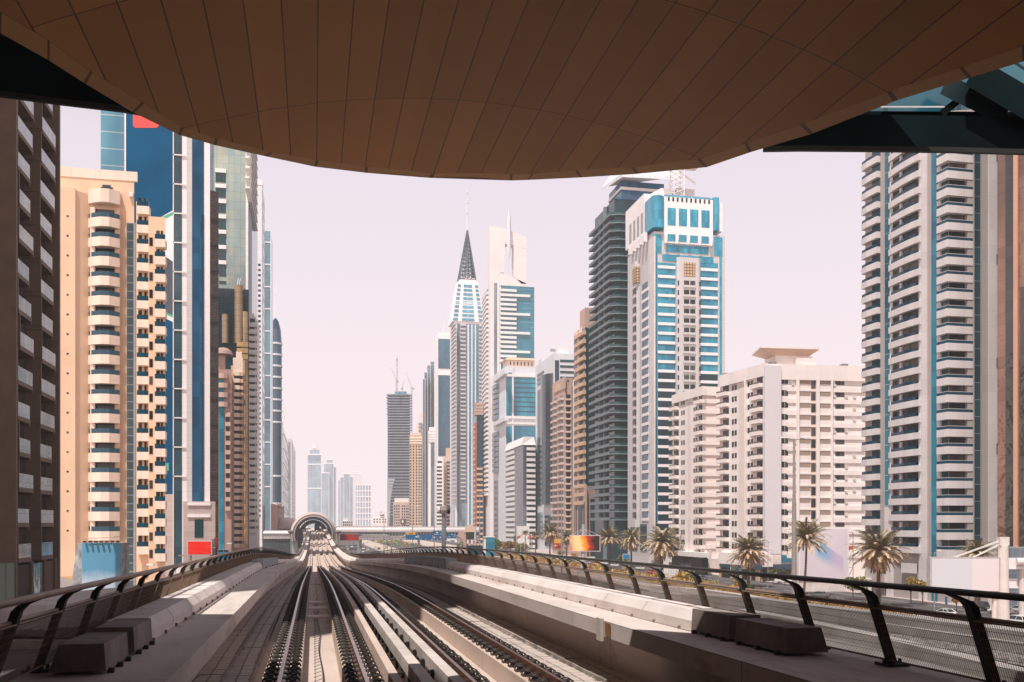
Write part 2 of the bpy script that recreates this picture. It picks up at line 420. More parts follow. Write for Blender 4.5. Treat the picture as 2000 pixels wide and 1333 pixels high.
# twin guard beams between the tracks
def beam(x0, x1, lb):
    T = thing('guard_beam', lb, 'beam', (0, 0, 0), 0, 'twin pale beams between the tracks')
    y = Y0
    while y < 100:
        sw(rect(x0, x1, -.02, .22), y, y+5.9).build('beam_length', conc, T); y += 5.93
    xs = x1+.045 if x0 < 1.8 else x0-.045
    y = 11.3 if x0 < 1.8 else 12.0
    while y < 80:
        z = zr(y); MB().box(xs-.032, xs+.032, -.045, .045, -.58, .13 if x0 < 1.8 else .10).build('support_post', black, T, (0, y, z)); y += 1.45
sw(rect(1.42, 1.70, -.50, -.44), Y0, 160).build('grating', deckmat('grating_slab', (.17, .165, .16), 30, .72, .03), V)
beam(1.60, 1.80, 'left one of the two pale beams carried on dark posts between the tracks')
beam(2.06, 2.25, 'right one of the two pale beams carried on dark posts between the tracks')
for y in (14.2, 15.6, 17.5, 19.4, 22): MB().tube((1.5, y, zr(y)-.1), (2.2, y, zr(y)-.1), .03).build('cross_tie', steel_d, V)
# wire line standing on the far track slab
def wireline(x, y0, y1, st, lb, h):
    T = thing('wire_line', lb, 'wire line', (0, 0, 0)); pts = []; y = y0
    while y < y1:
        z = zr(y)-.58
        m = MB().tube((x, y, z), (x, y, z+h), .014, n=5); m.tube((x, y, z+h*.95), (x+.16, y-.22, z), .010, n=4); m.tube((x, y, z+.01), (x+.16, y-.22, z+.01), .006, n=4)
        m.build('stand', black, T); pts.append((x, y, z+h)); pts.append((x, y+st/2, z+h-.035)); y += st
    MB().path(pts, .012, 5).build('wire', black, T)
wireline(3.16, 12.2, 44, 1.05, 'thin black wire on small stands along the far track slab', .34)
T = thing('wire_ladder', 'thin black cable with short rungs lying down the middle of the near track', 'cable', (0, 0, 0))
pts = [(.17+.03*sin(y*.7), y, zr(y)-.50) for y in [9+.8*k for k in range(95)]]
MB().path(pts, .014, 5).build('cable', black, T)
m = MB()
for k in range(60):
    y = 12+.55*k; m.tube((.02, y, zr(y)-.55), (.17, y, zr(y)-.50), .006, n=4); m.tube((.02, y, zr(y)-.55), (.05, y+.28, zr(y)-.55), .006, n=4)
m.build('rungs', black, T)
tag(MB().path([(.66, 15.2, zr(15)-.3), (.62, 14.8, zr(15)-.2), (.55, 14.3, zr(14)-.18), (.5, 13.8, zr(14)-.35), (.5, 13, zr(13)-.56)], .025, 7).build('bond_cable', black), 'thick black bonding cable curling off the inner side of the left near rail', 'cable')
for y in (33.5, 37.5, 41): MB().tube((-.2, y, zr(y)-.42), (.55, y, zr(y)-.42), .07).build('cross_duct', conc_l, V)
# cable ducts on the walkways
def duct(side):
    lb = 'chamfered pale concrete duct running along the %s walkway' % ('left' if side < 0 else 'right')
    T = thing('cable_duct', lb, 'duct', (0, 0, 0), 0, 'chamfered ducts on the walkways')
    P = [(-2.25, .93), (-2.25, 1.09), (-2.36, 1.24), (-2.84, 1.24), (-2.97, 1.09), (-2.97, .93)]
    if side < 0: P = P[::-1]
    if side > 0: P = [(2*XC-x, z) for x, z in P]
    # both orders give outward faces
    y = 14.1 if side < 0 else 13.8; k = 0; ex = MB()
    while y < 440:
        L = 2.3 if y < 240 else 8
        fr = [[(x, q, zr(q)+dz) for x, dz in P] for q in (y+.018, y+L/2, y+L-.018)]
        if k < 100: fix(MB().sweep(fr).build('duct_cover', conc_l, T))
        else: ex.sweep(fr)
        k += 1; y += L
    tag(fix(ex.build('duct_cover', conc_l, T)), kind='stuff')
    k = 0; b = MB().box(-.02, .02, -.02, .02, 0, .055)
    me = b.mesh('foot_bracket', conc_d); x = -2.235 if side < 0 else 2*XC+2.235
    y = 12
    while y < 80: link('foot_bracket', me, T, (x, y, zr(y)+.92)); y += 1.15
duct(-1); duct(1)
def eqbox(side, y0, y1, h, lb, w0=.0, segs=1, mat=conc_d):
    xa, xb = (-2.20, -2.95); 
    T = thing('concrete_box', lb, 'box', (-2.5 if side < 0 else 2*XC+2.5, y0, zr(y0)+.93), 0, 'concrete boxes standing on the walkways')
    L = (y1-y0)/segs; hw = .29
    for k in range(segs):
        a, b = k*L+.006, (k+1)*L-.006; z0 = zr(y0+a)-zr(y0); z1 = zr(y0+b)-zr(y0)
        s = -1 if side < 0 else 1       # battered outer face
        def ring(y, z): return [(-s*hw, y, z+.03), (-s*(hw-.02), y, z+h), (s*(hw-.10), y, z+h), (s*hw, y, z+.03)]
        fix(MB().sweep([ring(a, z0), ring(b, z1)]).build('lid' if segs == 1 else 'box_section', mat, T))
    for q in (0.12, .5, .88):
        MB().box(-.035, .035, -.03, .03, -.01, .045).build('foot_bracket', steel_d, T, ((.31 if side < 0 else -.31), q*(y1-y0), zr(y0+q*(y1-y0))-zr(y0)))
eqbox(-1, 11.0, 12.3, .33, 'nearest dark concrete box with a black end at the lower left')
eqbox(-1, 12.7, 14.05, .35, 'second taller concrete box on the left walkway at the end of the duct')
eqbox(1, 10.75, 12.2, .34, 'long nearest dark concrete box on the right walkway by the fence post')
eqbox(1, 12.4, 13.75, .36, 'dark concrete box on the right walkway where the chamfered duct ends')
eqbox(-1, 44, 63, .43, 'grey block of boxes far along the left walkway beside the fence bend', segs=5, mat=conc_g)
eqbox(1, 41.5, 61, .47, 'long grey row of jointed boxes far along the right walkway', segs=7, mat=conc_g)
# warning plate and clamp on the right walkway lip
tag(MB().box(4.965, 4.985, 15.55, 15.8, zr(15)+.66, zr(15)+.9).build('warning_plate', plain('faded_orange', (.35, .16, .05), .6, .3, 5)), 'small faded orange plate fixed to the right walkway edge', 'plate')
tag(MB().box(4.93, 4.99, 15.95, 16.2, zr(15)+.55, zr(15)+.95).build('edge_clamp', conc), 'pale strap clamped over the right walkway edge beside the orange plate', 'clamp')
# ------------------------------------------------------------------ fences
meshm = plain('mesh_wire', (.24, .16, .11), .6, .1, 3, metal=.2)
def fence(side):
    sd = 'left' if side < 0 else 'right'
    T = thing('fence', 'dark steel fence with leaning posts and mesh along the %s edge of the viaduct' % sd, 'fence', (0, 0, 0), 0, 'leaning mesh fences of the viaduct')
    X = lambda off: XC+side*off
    st = 1.68
    # post: flat plate leaning in, then bent arm
    def plate(mb, a, b, wa, wb, t=.11):
        # a, b = (offset, z); width across the fence direction is t along y, wa across
        (xa, za), (xb, zb) = a, b
        mb.sweep([[(X(xa-wa), -t/2, za), (X(xa+wa), -t/2, za), (X(xa+wa), t/2, za), (X(xa-wa), t/2, za)], [(X(xb-wb), -t/2, zb), (X(xb+wb), -t/2, zb), (X(xb+wb), t/2, zb), (X(xb-wb), t/2, zb)]])
    pm = MB(); plate(pm, (4.76, .03), (4.50, .80), .042, .042); plate(pm, (4.50, .80), (4.44, .86), .042, .04); plate(pm, (4.44, .86), (4.22, .945), .038, .02)
    pm.box(X(4.76)-.14, X(4.76)+.14, -.13, .13, 0, .035)
    for q in (-1, 1): pm.tube((X(4.76)+q*.1, 0, .03), (X(4.76)+q*.1, 0, .08), .02, n=6)
    po = pm.mesh('post', steel_d)
    mm = MB(); n = 50
    for k in range(n):
        y = .06+(st-.12)*k/(n-1)
        mm.sweep([[(X(4.70)-.002, y-.002, .07), (X(4.70)+.002, y-.002, .07), (X(4.70)+.002, y+.002, .07), (X(4.70)-.002, y+.002, .07)], [(X(4.50)-.002, y-.002, .67), (X(4.50)+.002, y-.002, .67), (X(4.50)+.002, y+.002, .67), (X(4.50)-.002, y+.002, .67)]], caps=False)
    for k in range(8):
        t = k/7.; mm.tube((X(4.70-.20*t), .04, .07+.60*t), (X(4.70-.20*t), st-.04, .07+.60*t), 0.0025 if 0 < k < 7 else .012, n=4)
    pn = mm.mesh('mesh_panel', meshm)
    y = 6.4; k = 0
    while k < 95:
        sl = math.atan2(zr(y+st)-zr(y), st)
        link('post', po, T, (0, y, zr(y)+.92)); link('mesh_panel', pn, T, (0, y, zr(y)+.92), (sl, 0, 0)); y += st; k += 1
    ye = y
    for off, dz, r, nm in ((4.19, 1.885, .033, 'top_rail'), (4.55, 1.61, .024, 'mid_rail')):
        fr = [[(X(off)+r*cos(t), q, zr(q)+dz+r*sin(t)) for t in [2*pi*j/10 for j in range(10)]] for q in ys(-6, 470)]
        fix(MB().sweep(fr).build(nm, steel_b if nm == 'mid_rail' or side < 0 else steel_d, T, smooth=True))
    # past the last counted post the mesh is a continuous leaning panel
    fr = [[(X(4.735), q, zr(q)+.95), (X(4.735)+.02, q, zr(q)+.95), (X(4.53)+.02, q, zr(q)+1.66), (X(4.3), q, zr(q)+1.85), (X(4.53), q, zr(q)+1.66)] for q in ys(ye, 470)]
    fix(MB().sweep(fr).build('far_mesh_panel', steel_b, T))
fence(-1); fence(1)
# ------------------------------------------------------------------ station canopy overhead
HC, KC, XM = 4.66, .0597, 1.75
def canopy(px, py, dh=0.):
    t = (px-1000)/F; a = TH+atan(t); s = tan(a); q = (HZ-py)/F/(CT-t*ST)
    # q Y = HC+dh-KC (sY-XM)^2
    A = KC*s*s; B = q-2*KC*s*XM; C = KC*XM*XM-HC-dh
    Y = -C/B if abs(A) < 1e-9 else (-B+sqrt(B*B-4*A*C))/(2*A)
    return (s*Y, Y, EYE+q*Y)
OUT = [(-170, -55), (-80, 10), (0, 65), (95, 118), (165, 163), (260, 220), (350, 264), (420, 284), (520, 306), (615, 326), (715, 338), (840, 348), (1000, 353), (1030, 352), (1135, 347), (1245, 340), (1380, 327), (1465, 298), (1585, 262), (1750, 197), (1895, 152), (2000, 120), (2180, 60), (2330, 5)]
INN = [(-170, -110), (-80, -38), (0, 22), (95, 79), (178, 140), (280, 201), (357, 249), (422, 270), (530, 298), (620, 313), (715, 326), (845, 340), (1000, 341), (1040, 340), (1125, 333), (1235, 327), (1365, 311), (1457, 280), (1565, 243), (1737, 178), (1877, 131), (2000, 89), (2180, 25), (2330, -30)]
po = [canopy(x, y, .03) for x, y in OUT]; pi_ = [canopy(x, y) for x, y in INN]
hz_ = lambda x: EYE+HC-KC*(x-XM)**2
CAN = thing('station_canopy', 'broad brown panelled station canopy hanging over the top of the view', 'canopy', (XM, 0, EYE+HC))
def rel(p): return (p[0]-XM, p[1], p[2]-EYE-HC)
mb = MB(); M = []
for a, b in zip(pi_, pi_[1:]):
    n = max(1, int(abs(b[0]-a[0])/.3))
    for k in range(n): t = k/n; M.append((a[0]+(b[0]-a[0])*t, a[1]+(b[1]-a[1])*t))
M.append(pi_[-1][:2])
for a, b in zip(M, M[1:]):
    yy = [-22, 0]
    for p in (0, 1):
        pass
    ra = [(a[0], -22), (a[0], a[1])]; rb = [(b[0], -22), (b[0], b[1])]
    pts = [(a[0], -22, hz_(a[0])), (a[0], a[1], hz_(a[0])), (b[0], b[1], hz_(b[0])), (b[0], -22, hz_(b[0]))]
    mb.face([rel(p) for p in pts], [(p[0]-.04, p[1]-10.3) for p in pts])
canm = panel('canopy_panels', (.66, .285, .075), .305, 2.5, .0065, .22, .5, .13, streak=.2)
mb.build('soffit', canm, CAN)
mb = MB()
for k in range(len(po)-1):
    a, b, c, d = pi_[k], pi_[k+1], po[k+1], po[k]; L5 = lambda p, q, t: (p[0]+(q[0]-p[0])*t, p[1]+(q[1]-p[1])*t)
    for j in range(8):
        t0, t1 = j/8, (j+1)/8; P4 = [(*L5(a, b, t0), 0), (*L5(d, c, t0), .03), (*L5(d, c, t1), .03), (*L5(a, b, t1), 0)]
        mb.face([rel((x, y, hz_(x)+dz)) for x, y, dz in P4], [(0, k+t0), (1, k+t0), (1, k+t1), (0, k+t1)])
rimm = panel('canopy_rim_panels', (.72, .37, .14), 4, 1, .03, .3, .55, .05)
mb.build('rim', rimm, CAN)
mb = MB()
for k in range(len(po)-1):
    a, b = po[k], po[k+1]; up = lambda p: (XM+(p[0]-XM)*.965, p[1]-.35, p[2]+.34)
    mb.face([rel(p) for p in (a, up(a), up(b), b)])
    A, Bq = up(a), up(b)
    mb.face([rel(p) for p in (A, (A[0], -22, A[2]+.2), (Bq[0], -22, Bq[2]+.2), Bq)])
mb.build('shell', conc_l, CAN)
# unseen station hall behind, walls and side roofs added to block sky and sun
hall = plain('unseen_hall', (.05, .045, .042), .8, .2, .3)
MB().box(-8.6, -8.3, -70, 14, -EYE-HC+9, 1).build('unseen_hall_wall', hall, CAN); MB().box(12.3, 12.6, -70, 11.5, -EYE-HC+9, 1).build('unseen_hall_wall', hall, CAN); MB().box(-8.6, 12.6, -70, -22, -.4, 1).build('unseen_hall_roof', hall, CAN); MB().prism([(-16, -70), (-4.6, -70), (-5.0, 9.3), (-5.75, 12.8), (-16, 13.5)], -1.3, -.6).build('blocker_roof', hall, CAN); MB().prism([(5.2, -70), (16, -70), (16, 8), (6.5, 8), (5.2, 5)], -1.3, -.6).build('blocker_roof', hall, CAN)
MB().box(-7.5, -2.2, 4, 13.3, 1.0, 1.2).build('blocker_roof', hall, CAN)  # hidden panel added to close a gap where sun came through
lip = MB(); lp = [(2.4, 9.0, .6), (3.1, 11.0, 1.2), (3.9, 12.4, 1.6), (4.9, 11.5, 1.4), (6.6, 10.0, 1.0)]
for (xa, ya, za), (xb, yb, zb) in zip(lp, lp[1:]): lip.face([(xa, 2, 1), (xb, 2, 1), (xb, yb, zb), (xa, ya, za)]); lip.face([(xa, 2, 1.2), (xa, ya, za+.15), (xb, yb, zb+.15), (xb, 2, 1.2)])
lip.build('blocker_lip', conc_l, CAN); MB().box(-8.6, 12.6, -70.3, -70, -EYE-HC+9, 1).build('unseen_hall_end', hall, CAN)  # hidden lip added above the canopy to shade the right walkway
# dark girders at both sides of the canopy
def girder(pts, D, h, lb, back=1.3):
    T = thing('station_girder', lb, 'girder', at(*pts[0], D))
    o = T.location; fr = []
    for px, py in pts:
        p = at(px, py, D); q = at(px, py, D+back)
        fr.append([tuple(a-b for a, b in zip(v, o)) for v in (p, (p[0], p[1], p[2]+h), (q[0], q[1], q[2]+h), (q[0], q[1], q[2]+.02))])
    fix(MB().sweep(fr).build('beam', teal_d, T)); 
    fr2 = [[tuple(c) for c in (f[0], (f[0][0], f[0][1], f[0][2]+.06), (f[0][0]-.02, f[0][1]-.06, f[0][2]+.06), (f[0][0]-.02, f[0][1]-.06, f[0][2]))] for f in fr]
    fix(MB().sweep(fr2).build('lower_flange', plain('girder_flange', (.03, .032, .028), .6, .2, 2), T))
    return T
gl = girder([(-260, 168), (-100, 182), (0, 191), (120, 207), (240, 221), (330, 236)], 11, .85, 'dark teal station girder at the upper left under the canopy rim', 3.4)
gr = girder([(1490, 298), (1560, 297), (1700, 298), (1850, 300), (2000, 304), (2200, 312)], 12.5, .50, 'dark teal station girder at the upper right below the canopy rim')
def gbar(T, a, b, D, w, name, mat=teal_d, t=.25):
    o = T.location; p = at(*a, D); q = at(*b, D); mbx = MB()
    dx, dz = b[0]-a[0], b[1]-a[1]; L = hypot(dx, dz); nx, ny = -dz/L*w/2, dx/L*w/2
    c0 = [at(a[0]+nx, a[1]+ny, D), at(a[0]-nx, a[1]-ny, D), at(b[0]-nx, b[1]-ny, D), at(b[0]+nx, b[1]+ny, D)]
    c1 = [at(a[0]+nx, a[1]+ny, D+t), at(a[0]-nx, a[1]-ny, D+t), at(b[0]-nx, b[1]-ny, D+t), at(b[0]+nx, b[1]+ny, D+t)]
    rl = lambda v: tuple(x-y for x, y in zip(v, o))
    fix(mbx.sweep([[rl(v) for v in c0], [rl(v) for v in c1]]).build(name, mat, T))
teal_m = plain('teal_steel', (.012, .03, .034), .5, .25, 1)
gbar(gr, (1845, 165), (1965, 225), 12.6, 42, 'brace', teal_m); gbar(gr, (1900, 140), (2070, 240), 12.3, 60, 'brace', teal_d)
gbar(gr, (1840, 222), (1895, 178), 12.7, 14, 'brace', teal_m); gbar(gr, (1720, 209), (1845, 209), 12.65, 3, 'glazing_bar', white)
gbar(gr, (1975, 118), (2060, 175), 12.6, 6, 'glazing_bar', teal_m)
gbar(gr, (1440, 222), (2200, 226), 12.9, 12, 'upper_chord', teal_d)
gbar(gr, (1640, 188), (2150, 150), 13.2, 90, 'glass_pane', glass('roof_glass', (.03, .16, .22), 1.0, 1.0, .03, c2=(.08, .25, .3)), .03)
gbar(gl, (-30, 88), (70, 96), 11.2, 60, 'upper_chord', teal_m)
# ------------------------------------------------------------------ ground and roads (all parallel to the track)
sand = plain('sand_ground', (.50, .41, .33), .95, .15, .08)
asph = plain('asphalt', (.085, .078, .075), .85, .25, .12, bmp=.1)
pave = panel('paving', (.46, .38, .34), .6, .6, .02, .8, .9, .06)
mark = plain('road_paint', (.62, .58, .56), .7, .15, 2)
def sheet(name, x0, x1, y0, y1, z, mat, kind='structure'):
    mb = MB(); n = max(1, int((y1-y0)/200))
    for k in range(n):
        a, b = y0+(y1-y0)*k/n, y0+(y1-y0)*(k+1)/n
        mb.face([(x0, a, z), (x1, a, z), (x1, b, z), (x0, b, z)])
    o = mb.build(name, mat); tag(o, kind=kind); return o
sheet('ground', -4400, 4400, -500, 6700, 0, sand)
sheet('highway', 13, 85, -60, 3000, .01, asph)
sheet('service_road', 110, 131, -60, 1500, .01, asph)
sheet('frontage_road', -24, -5, -60, 1500, .01, asph)
sheet('pavement', 131.3, 150, -60, 1500, .13, pave)
sheet('pavement', -40, -24.2, -60, 1500, .13, pave)
sheet('median', 87, 95, -60, 1500, .015, pave)
lm = MB()
for x in (17, 20.7, 24.4, 28.1, 31.8, 35.5, 61, 64.7, 68.4, 72.1, 75.8, 79.5, 118.5):
    y = 40
    while y < 1300: lm.face([(x-.09, y, .016), (x+.09, y, .016), (x+.09, y+4, .016), (x-.09, y+4, .016)]); y += 12
for x in (14, 40, 57, 83.8, 110.6, 126): lm.face([(x-.1, -20, .017), (x+.1, -20, .017), (x+.1, 1300, .017), (x-.1, 1300, .017)])
tag(lm.build('lane_markings', mark), kind='structure')
sheet('central_reservation', 41, 56, -60, 2500, .02, sand)
# kerb barrier with black and white blocks
bw = panel('barrier_blocks', (.62, .56, .52), 1.0, 4, .0, .3, .8, .0)
B_ = thing('kerb_barrier', 'low pale barrier with dark gaps along the near side of the shrub bed', 'barrier', (85.8, 0, 0))
mb = MB(); mb.box(-.3, .3, -20, 900, 0, .45); mb.build('barrier_base', conc_l, B_)
mb = MB(); y = 120
while y < 640: mb.box(-.28, .28, y, y+1.3, .45, .95); y += 2.2
tag(mb.build('barrier_block', conc_l, B_), kind='stuff')
tag(MB().box(109.5, 109.8, -60, 1200, 0, .15).build('kerb', conc_l), kind='structure'); tag(MB().box(131, 131.3, -60, 1200, 0, .15).build('kerb', conc_l), kind='structure')
# ------------------------------------------------------------------ station side roofs with gravel beds
grav = plain('gravel', (.30, .265, .25), .95, .35, 5, bmp=1.)
ledgem = plain('ledge_concrete', (.36, .325, .305), .85, .2, .6, streak=.2)  # canopy shade put into the colour of the right ledges
roofm = plain('roof_concrete', (.24, .215, .20), .85, .15, .5, streak=.2, bmp=.15)
ZP = EYE-2.75
RT = thing('station_roof', 'flat grey roof wing with gravel beds and pale stepped ledges right of the viaduct', 'roof', (9, 20, 0))
def rl2(p): return (p[0]-9, p[1]-20, p[2])
MB().prism([(x-9, y-20) for x, y in [(6.75, 4), (30, 4), (22, 17), (18.3, 28), (15.8, 36), (14, 42), (6.75, 44)]], 9.5, ZP-.25).build('slab', roofm, RT)
def curb(T, o, pts, z, w, h, mat, name='ledge', side=1):
    P = [onplane(px, py, z) for px, py in pts]; fr = []
    for i, p in enumerate(P):
        a = P[max(0, i-1)]; b = P[min(len(P)-1, i+1)]; dx, dy = b[0]-a[0], b[1]-a[1]; L = hypot(dx, dy); nx, ny = -dy/L*side, dx/L*side
        q = lambda k, zz: (p[0]+nx*k-o[0], p[1]+ny*k-o[1], zz)
        fr.append([q(0, z), q(w, z), q(w, z-h), q(0, z-h)])
    return fix(MB().sweep(fr).build(name, mat, T))
curb(RT, (9, 20), [(1330, 1161), (1420, 1166), (1462, 1168), (1565, 1181), (1720, 1199), (2000, 1235), (2300, 1280)], ZP+.35, .55, .9, ledgem)
curb(RT, (9, 20), [(1400, 1179), (1458, 1178), (1600, 1199), (1720, 1219), (2000, 1257), (2300, 1306)], ZP+.12, .7, .6, ledgem)
curb(RT, (9, 20), [(1440, 1190), (1555, 1211), (1700, 1241), (1850, 1277), (2000, 1315), (2200, 1372)], ZP+.05, .40, .5, ledgem)
def bed(T, o, pts, z, mat, name):
    P = [onplane(px, py, z) for px, py in pts]; return tag(MB().face([(p[0]-o[0], p[1]-o[1], z) for p in P]) or None) if False else P
stone = MB().lathe([(0, -.04), (.06, -.01), (.055, .03), (0, .05)], n=6)
def gravel(T, o, pts, z, n, seed):
    P = [onplane(px, py, z) for px, py in pts]; mb = MB(); mb.face([(p[0]-o[0], p[1]-o[1], z) for p in P]); R = random.Random(seed)
    xs = [p[0] for p in P]; yy = [p[1] for p in P]
    def inside(x, y):
        c = False
        for i in range(len(P)):
            a, b = P[i], P[i-1]
            if (a[1] > y) != (b[1] > y) and x < (b[0]-a[0])*(y-a[1])/(b[1]-a[1])+a[0]: c = not c
        return c
    k = 0
    while k < n:
        x, y = R.uniform(min(xs), max(xs)), R.uniform(min(yy), max(yy))
        if not inside(x, y): continue
        k += 1; r = R.uniform(.035, .085); a = R.uniform(0, 6.28); b = [(x+r*cos(a+j*2.1)*R.uniform(.7, 1.2)-o[0], y+r*sin(a+j*2.1)*R.uniform(.7, 1.2)-o[1], z+.005) for j in range(3)]
        t = (x-o[0]+R.uniform(-.02, .02), y-o[1]+R.uniform(-.02, .02), z+r*R.uniform(.5, 1.))
        for j in range(3): mb.face([b[j], b[(j+1) % 3], t])
    return tag(mb.build('gravel', grav, T), kind='stuff')
gravel(RT, (9, 20), [(1410, 1188), (1460, 1186), (1600, 1210), (1720, 1230), (2000, 1270), (2200, 1312), (2200, 1355), (2000, 1302), (1850, 1268), (1700, 1233), (1555, 1204), (1440, 1184)], ZP-.13, 5200, 3)
fl = [onplane(px, py, ZP-.22) for px, py in [(1440, 1196), (1555, 1218), (1700, 1249), (1850, 1285), (2000, 1325), (2300, 1420), (1900, 1420), (1640, 1333), (1400, 1220)]]
LT = thing('station_roof', 'grey roof wing with a gravel bed and pale ledge left of the viaduct', 'roof', (-9, 20, 0))
MB().prism([(x+9, y-20) for x, y in [(-3.45, 6), (-16, 6), (-13, 30), (-8, 44), (-3.45, 50)]], 9.5, ZP-.25).build('slab', roofm, LT)
curb(LT, (-9, 20), [(-120, 1232), (0, 1196), (150, 1182), (215, 1186), (260, 1183), (330, 1150)], ZP+.1, .35, .7, conc)
MB().prism([tuple(a-b for a, b in zip(onplane(px, py, ZP+.55)[:2], (-9, 20))) for px, py in [(-150, 1215), (0, 1184), (90, 1183), (150, 1178), (235, 1160), (285, 1146), (250, 1146), (170, 1153), (0, 1177), (-150, 1200)]], ZP-.2, ZP+.55).build('ledge', conc_l, LT)
gravel(LT, (-9, 20), [(-150, 1262), (0, 1240), (140, 1247), (215, 1243), (245, 1200), (150, 1197), (0, 1206), (-150, 1228)], ZP-.13, 2200, 5)
curb(LT, (-9, 20), [(-150, 1278), (0, 1251), (140, 1252), (225, 1246), (275, 1196)], ZP-.05, .3, .4, conc)
# ------------------------------------------------------------------ far arched station
shellm = panel('station_shell', (.60, .45, .39), 3, 1.2, .03, .85, .35, .03); shelld = plain('station_frame', (.05, .07, .075), .5, .2, .3)
rimg = plain('station_rim_metal', (.50, .42, .38), .35, .1, .2, metal=.3)
ys0 = 488/CT; zs = zr(ys0); cx = xy(612, 488)[0]
ST_ = thing('metro_station', 'far arched metro station with a shell roof where the tracks end', 'station', (cx, ys0, zs))
def arc(r, zc, y, a0=-18, a1=198, n=28, sx=1.): return [(sx*r*cos(radians(a0+(a1-a0)*k/n)), y, zc+r*sin(radians(a0+(a1-a0)*k/n))) for k in range(n+1)]
zc = -1.9
MB().sweep([arc(r, zc, y) for y, r in ((-4.5, 10.5), (-2.5, 11.1), (2, 11.7), (20, 12), (60, 12.2), (110, 11.5))], closed=False).build('shell_roof', shellm, ST_, smooth=True)
def ringp(r0, r1, ya, yb, mat, name):
    mb = MB(); A = arc(r1, zc, ya); B = arc(r0, zc, ya); C = arc(r0, zc, yb); D_ = arc(r1, zc, yb)
    mb.sweep([[a, b, c, d] for a, b, c, d in zip(A, B, C, D_)]); return fix(mb.build(name, mat, ST_))
ringp(9.9, 10.55, -4.7, -4, plain('rim_dark', (.12, .11, .11), .5, .1, .2), 'front_rim'); ringp(9.3, 9.8, -5, 1, rimg, 'inner_rim'); ringp(8.0, 9.25, -2, 8, shelld, 'truss_arch')
mb = MB()
for k in range(15):
    a = radians(28+124*k/14.); mb.tube((8.1*cos(a), 4, zc+8.1*sin(a)), (5.4*cos(a), 14, zc+5.0*sin(a)+.6), .2, n=5)
mb.build('truss', plain('truss_steel', (.35, .45, .45), .5, .1, .3), ST_)
for sx in (-1, 1):
    MB().box(min(sx*5.6, sx*10.4), max(sx*5.6, sx*10.4), 4, 60, -9, 1.2).build('side_wall', plain('station_glass_wall', (.07, .09, .095), .4, .4, .6), ST_)
    MB().box(min(sx*3.7, sx*5.6), max(sx*3.7, sx*5.6), 3, 110, -.6, .95).build('platform', conc, ST_)
    for q in (6, 16, 26): MB().box(sx*4.2-.1, sx*4.2+.1, q, q+.2, .9, 4.6).build('platform_column', white, ST_)
    MB().box(sx*9.5-1.6, sx*9.5+1.6, 1, 12, -16.5, -2).build('support', conc_g, ST_)
MB().sweep([arc(7.4, -1.6, 12, 8, 172, 14), arc(5.2, -1.2, 60, 8, 172, 14)], closed=False).build('ceiling', shelld, ST_)
# a train standing in the station
trn = plain('train_front_dark', (.012, .02, .025), .3, .2, 1)
TR = thing('metro_train', 'dark metro train standing in the far arched station', 'train', (cx+1.75+.2, ys0+24, zs))
fix(MB().sweep([[(-1.1, 0, .5), (1.1, 0, .5), (1.2, 0, 2.2), (.9, 0, 3.2), (-.9, 0, 3.2), (-1.2, 0, 2.2)], [(-1.35, 1.2, .3), (1.35, 1.2, .3), (1.4, 1.2, 2.6), (1.1, 1.2, 3.7), (-1.1, 1.2, 3.7), (-1.4, 1.2, 2.6)], [(-1.35, 40, .3), (1.35, 40, .3), (1.4, 40, 2.6), (1.1, 40, 3.7), (-1.1, 40, 3.7), (-1.4, 40, 2.6)]]).build('body', trn, TR))
MB().box(-.85, .85, -.03, .03, 1.5, 2.6).build('windscreen', glass('train_glass', (.02, .05, .06), 4, 4, .0), TR)
for s in (-.8, .8): MB().box(s-.15, s+.15, -.03, .05, .8, 1.0).build('headlight', white, TR)
# footbridges right and left of the station
fbm = panel('footbridge_skin', (.42, .38, .385), 1.6, 1.1, .12, .45, .4, .08); fbr = plain('footbridge_roof', (.40, .355, .35), .4, .08, .1, metal=.2); fbg = glass('footbridge_glass', (.08, .10, .11), 1.6, 2, .1, cm=(.4, .37, .36))
def footbridge(lb, a, b, py0, py1, Dd, w=5.):
    P, Q = xy(a, Dd), xy(b, Dd); o = P; L = hypot(Q[0]-P[0], Q[1]-P[1]); ang = math.atan2(Q[1]-P[1], Q[0]-P[0])
    T = thing('footbridge', lb, 'footbridge', (P[0], P[1], Z(py1, Dd)), ang, 'enclosed footbridges at the station'); h = Z(py0, Dd)-Z(py1, Dd)
    MB().box(0, L, 0, w, 0, h*.34).build('lower_panel', fbm, T); MB().box(0, L, .1, w-.1, h*.34, h*.62).build('glazing', fbg, T)
    fix(MB().sweep([[(x, w/2+w*.52*cos(t), h*.6+h*.45*sin(t)) for t in [pi*k/10 for k in range(11)]] for x in (-.2, L+.2)]).build('roof', fbr, T, smooth=False))
    x = 12
    while x < L-5: MB().box(x-.6, x+.6, w/2-.6, w/2+.6, -T.location.z, 0).build('column', conc_g, T); x += 30
    return T
footbridge('long silver footbridge crossing the highway right of the arched station', 657, 935, 1030, 1055, 486)
footbridge('short silver footbridge joining the arched station from the left', 515, 572, 1037, 1053, 492)
footbridge('upper pale footbridge roof seen just over the long silver footbridge', 655, 752, 1028, 1034, 505, 4)
for px, py, wd, ht, lb in ((516, 1053, 46, 26, 'dark covered entrance block under the left footbridge'),):
    D = 500; x, y = xy(px, D)
    T = thing('station_entrance', lb, 'building', (x, y, 0)); MB().box(0, 16, 0, 12, 0, 9.5).build('wall', shelld, T); MB().box(-.5, 16.5, -.8, 12, 9.5, 10.3).build('roof', conc_g, T)
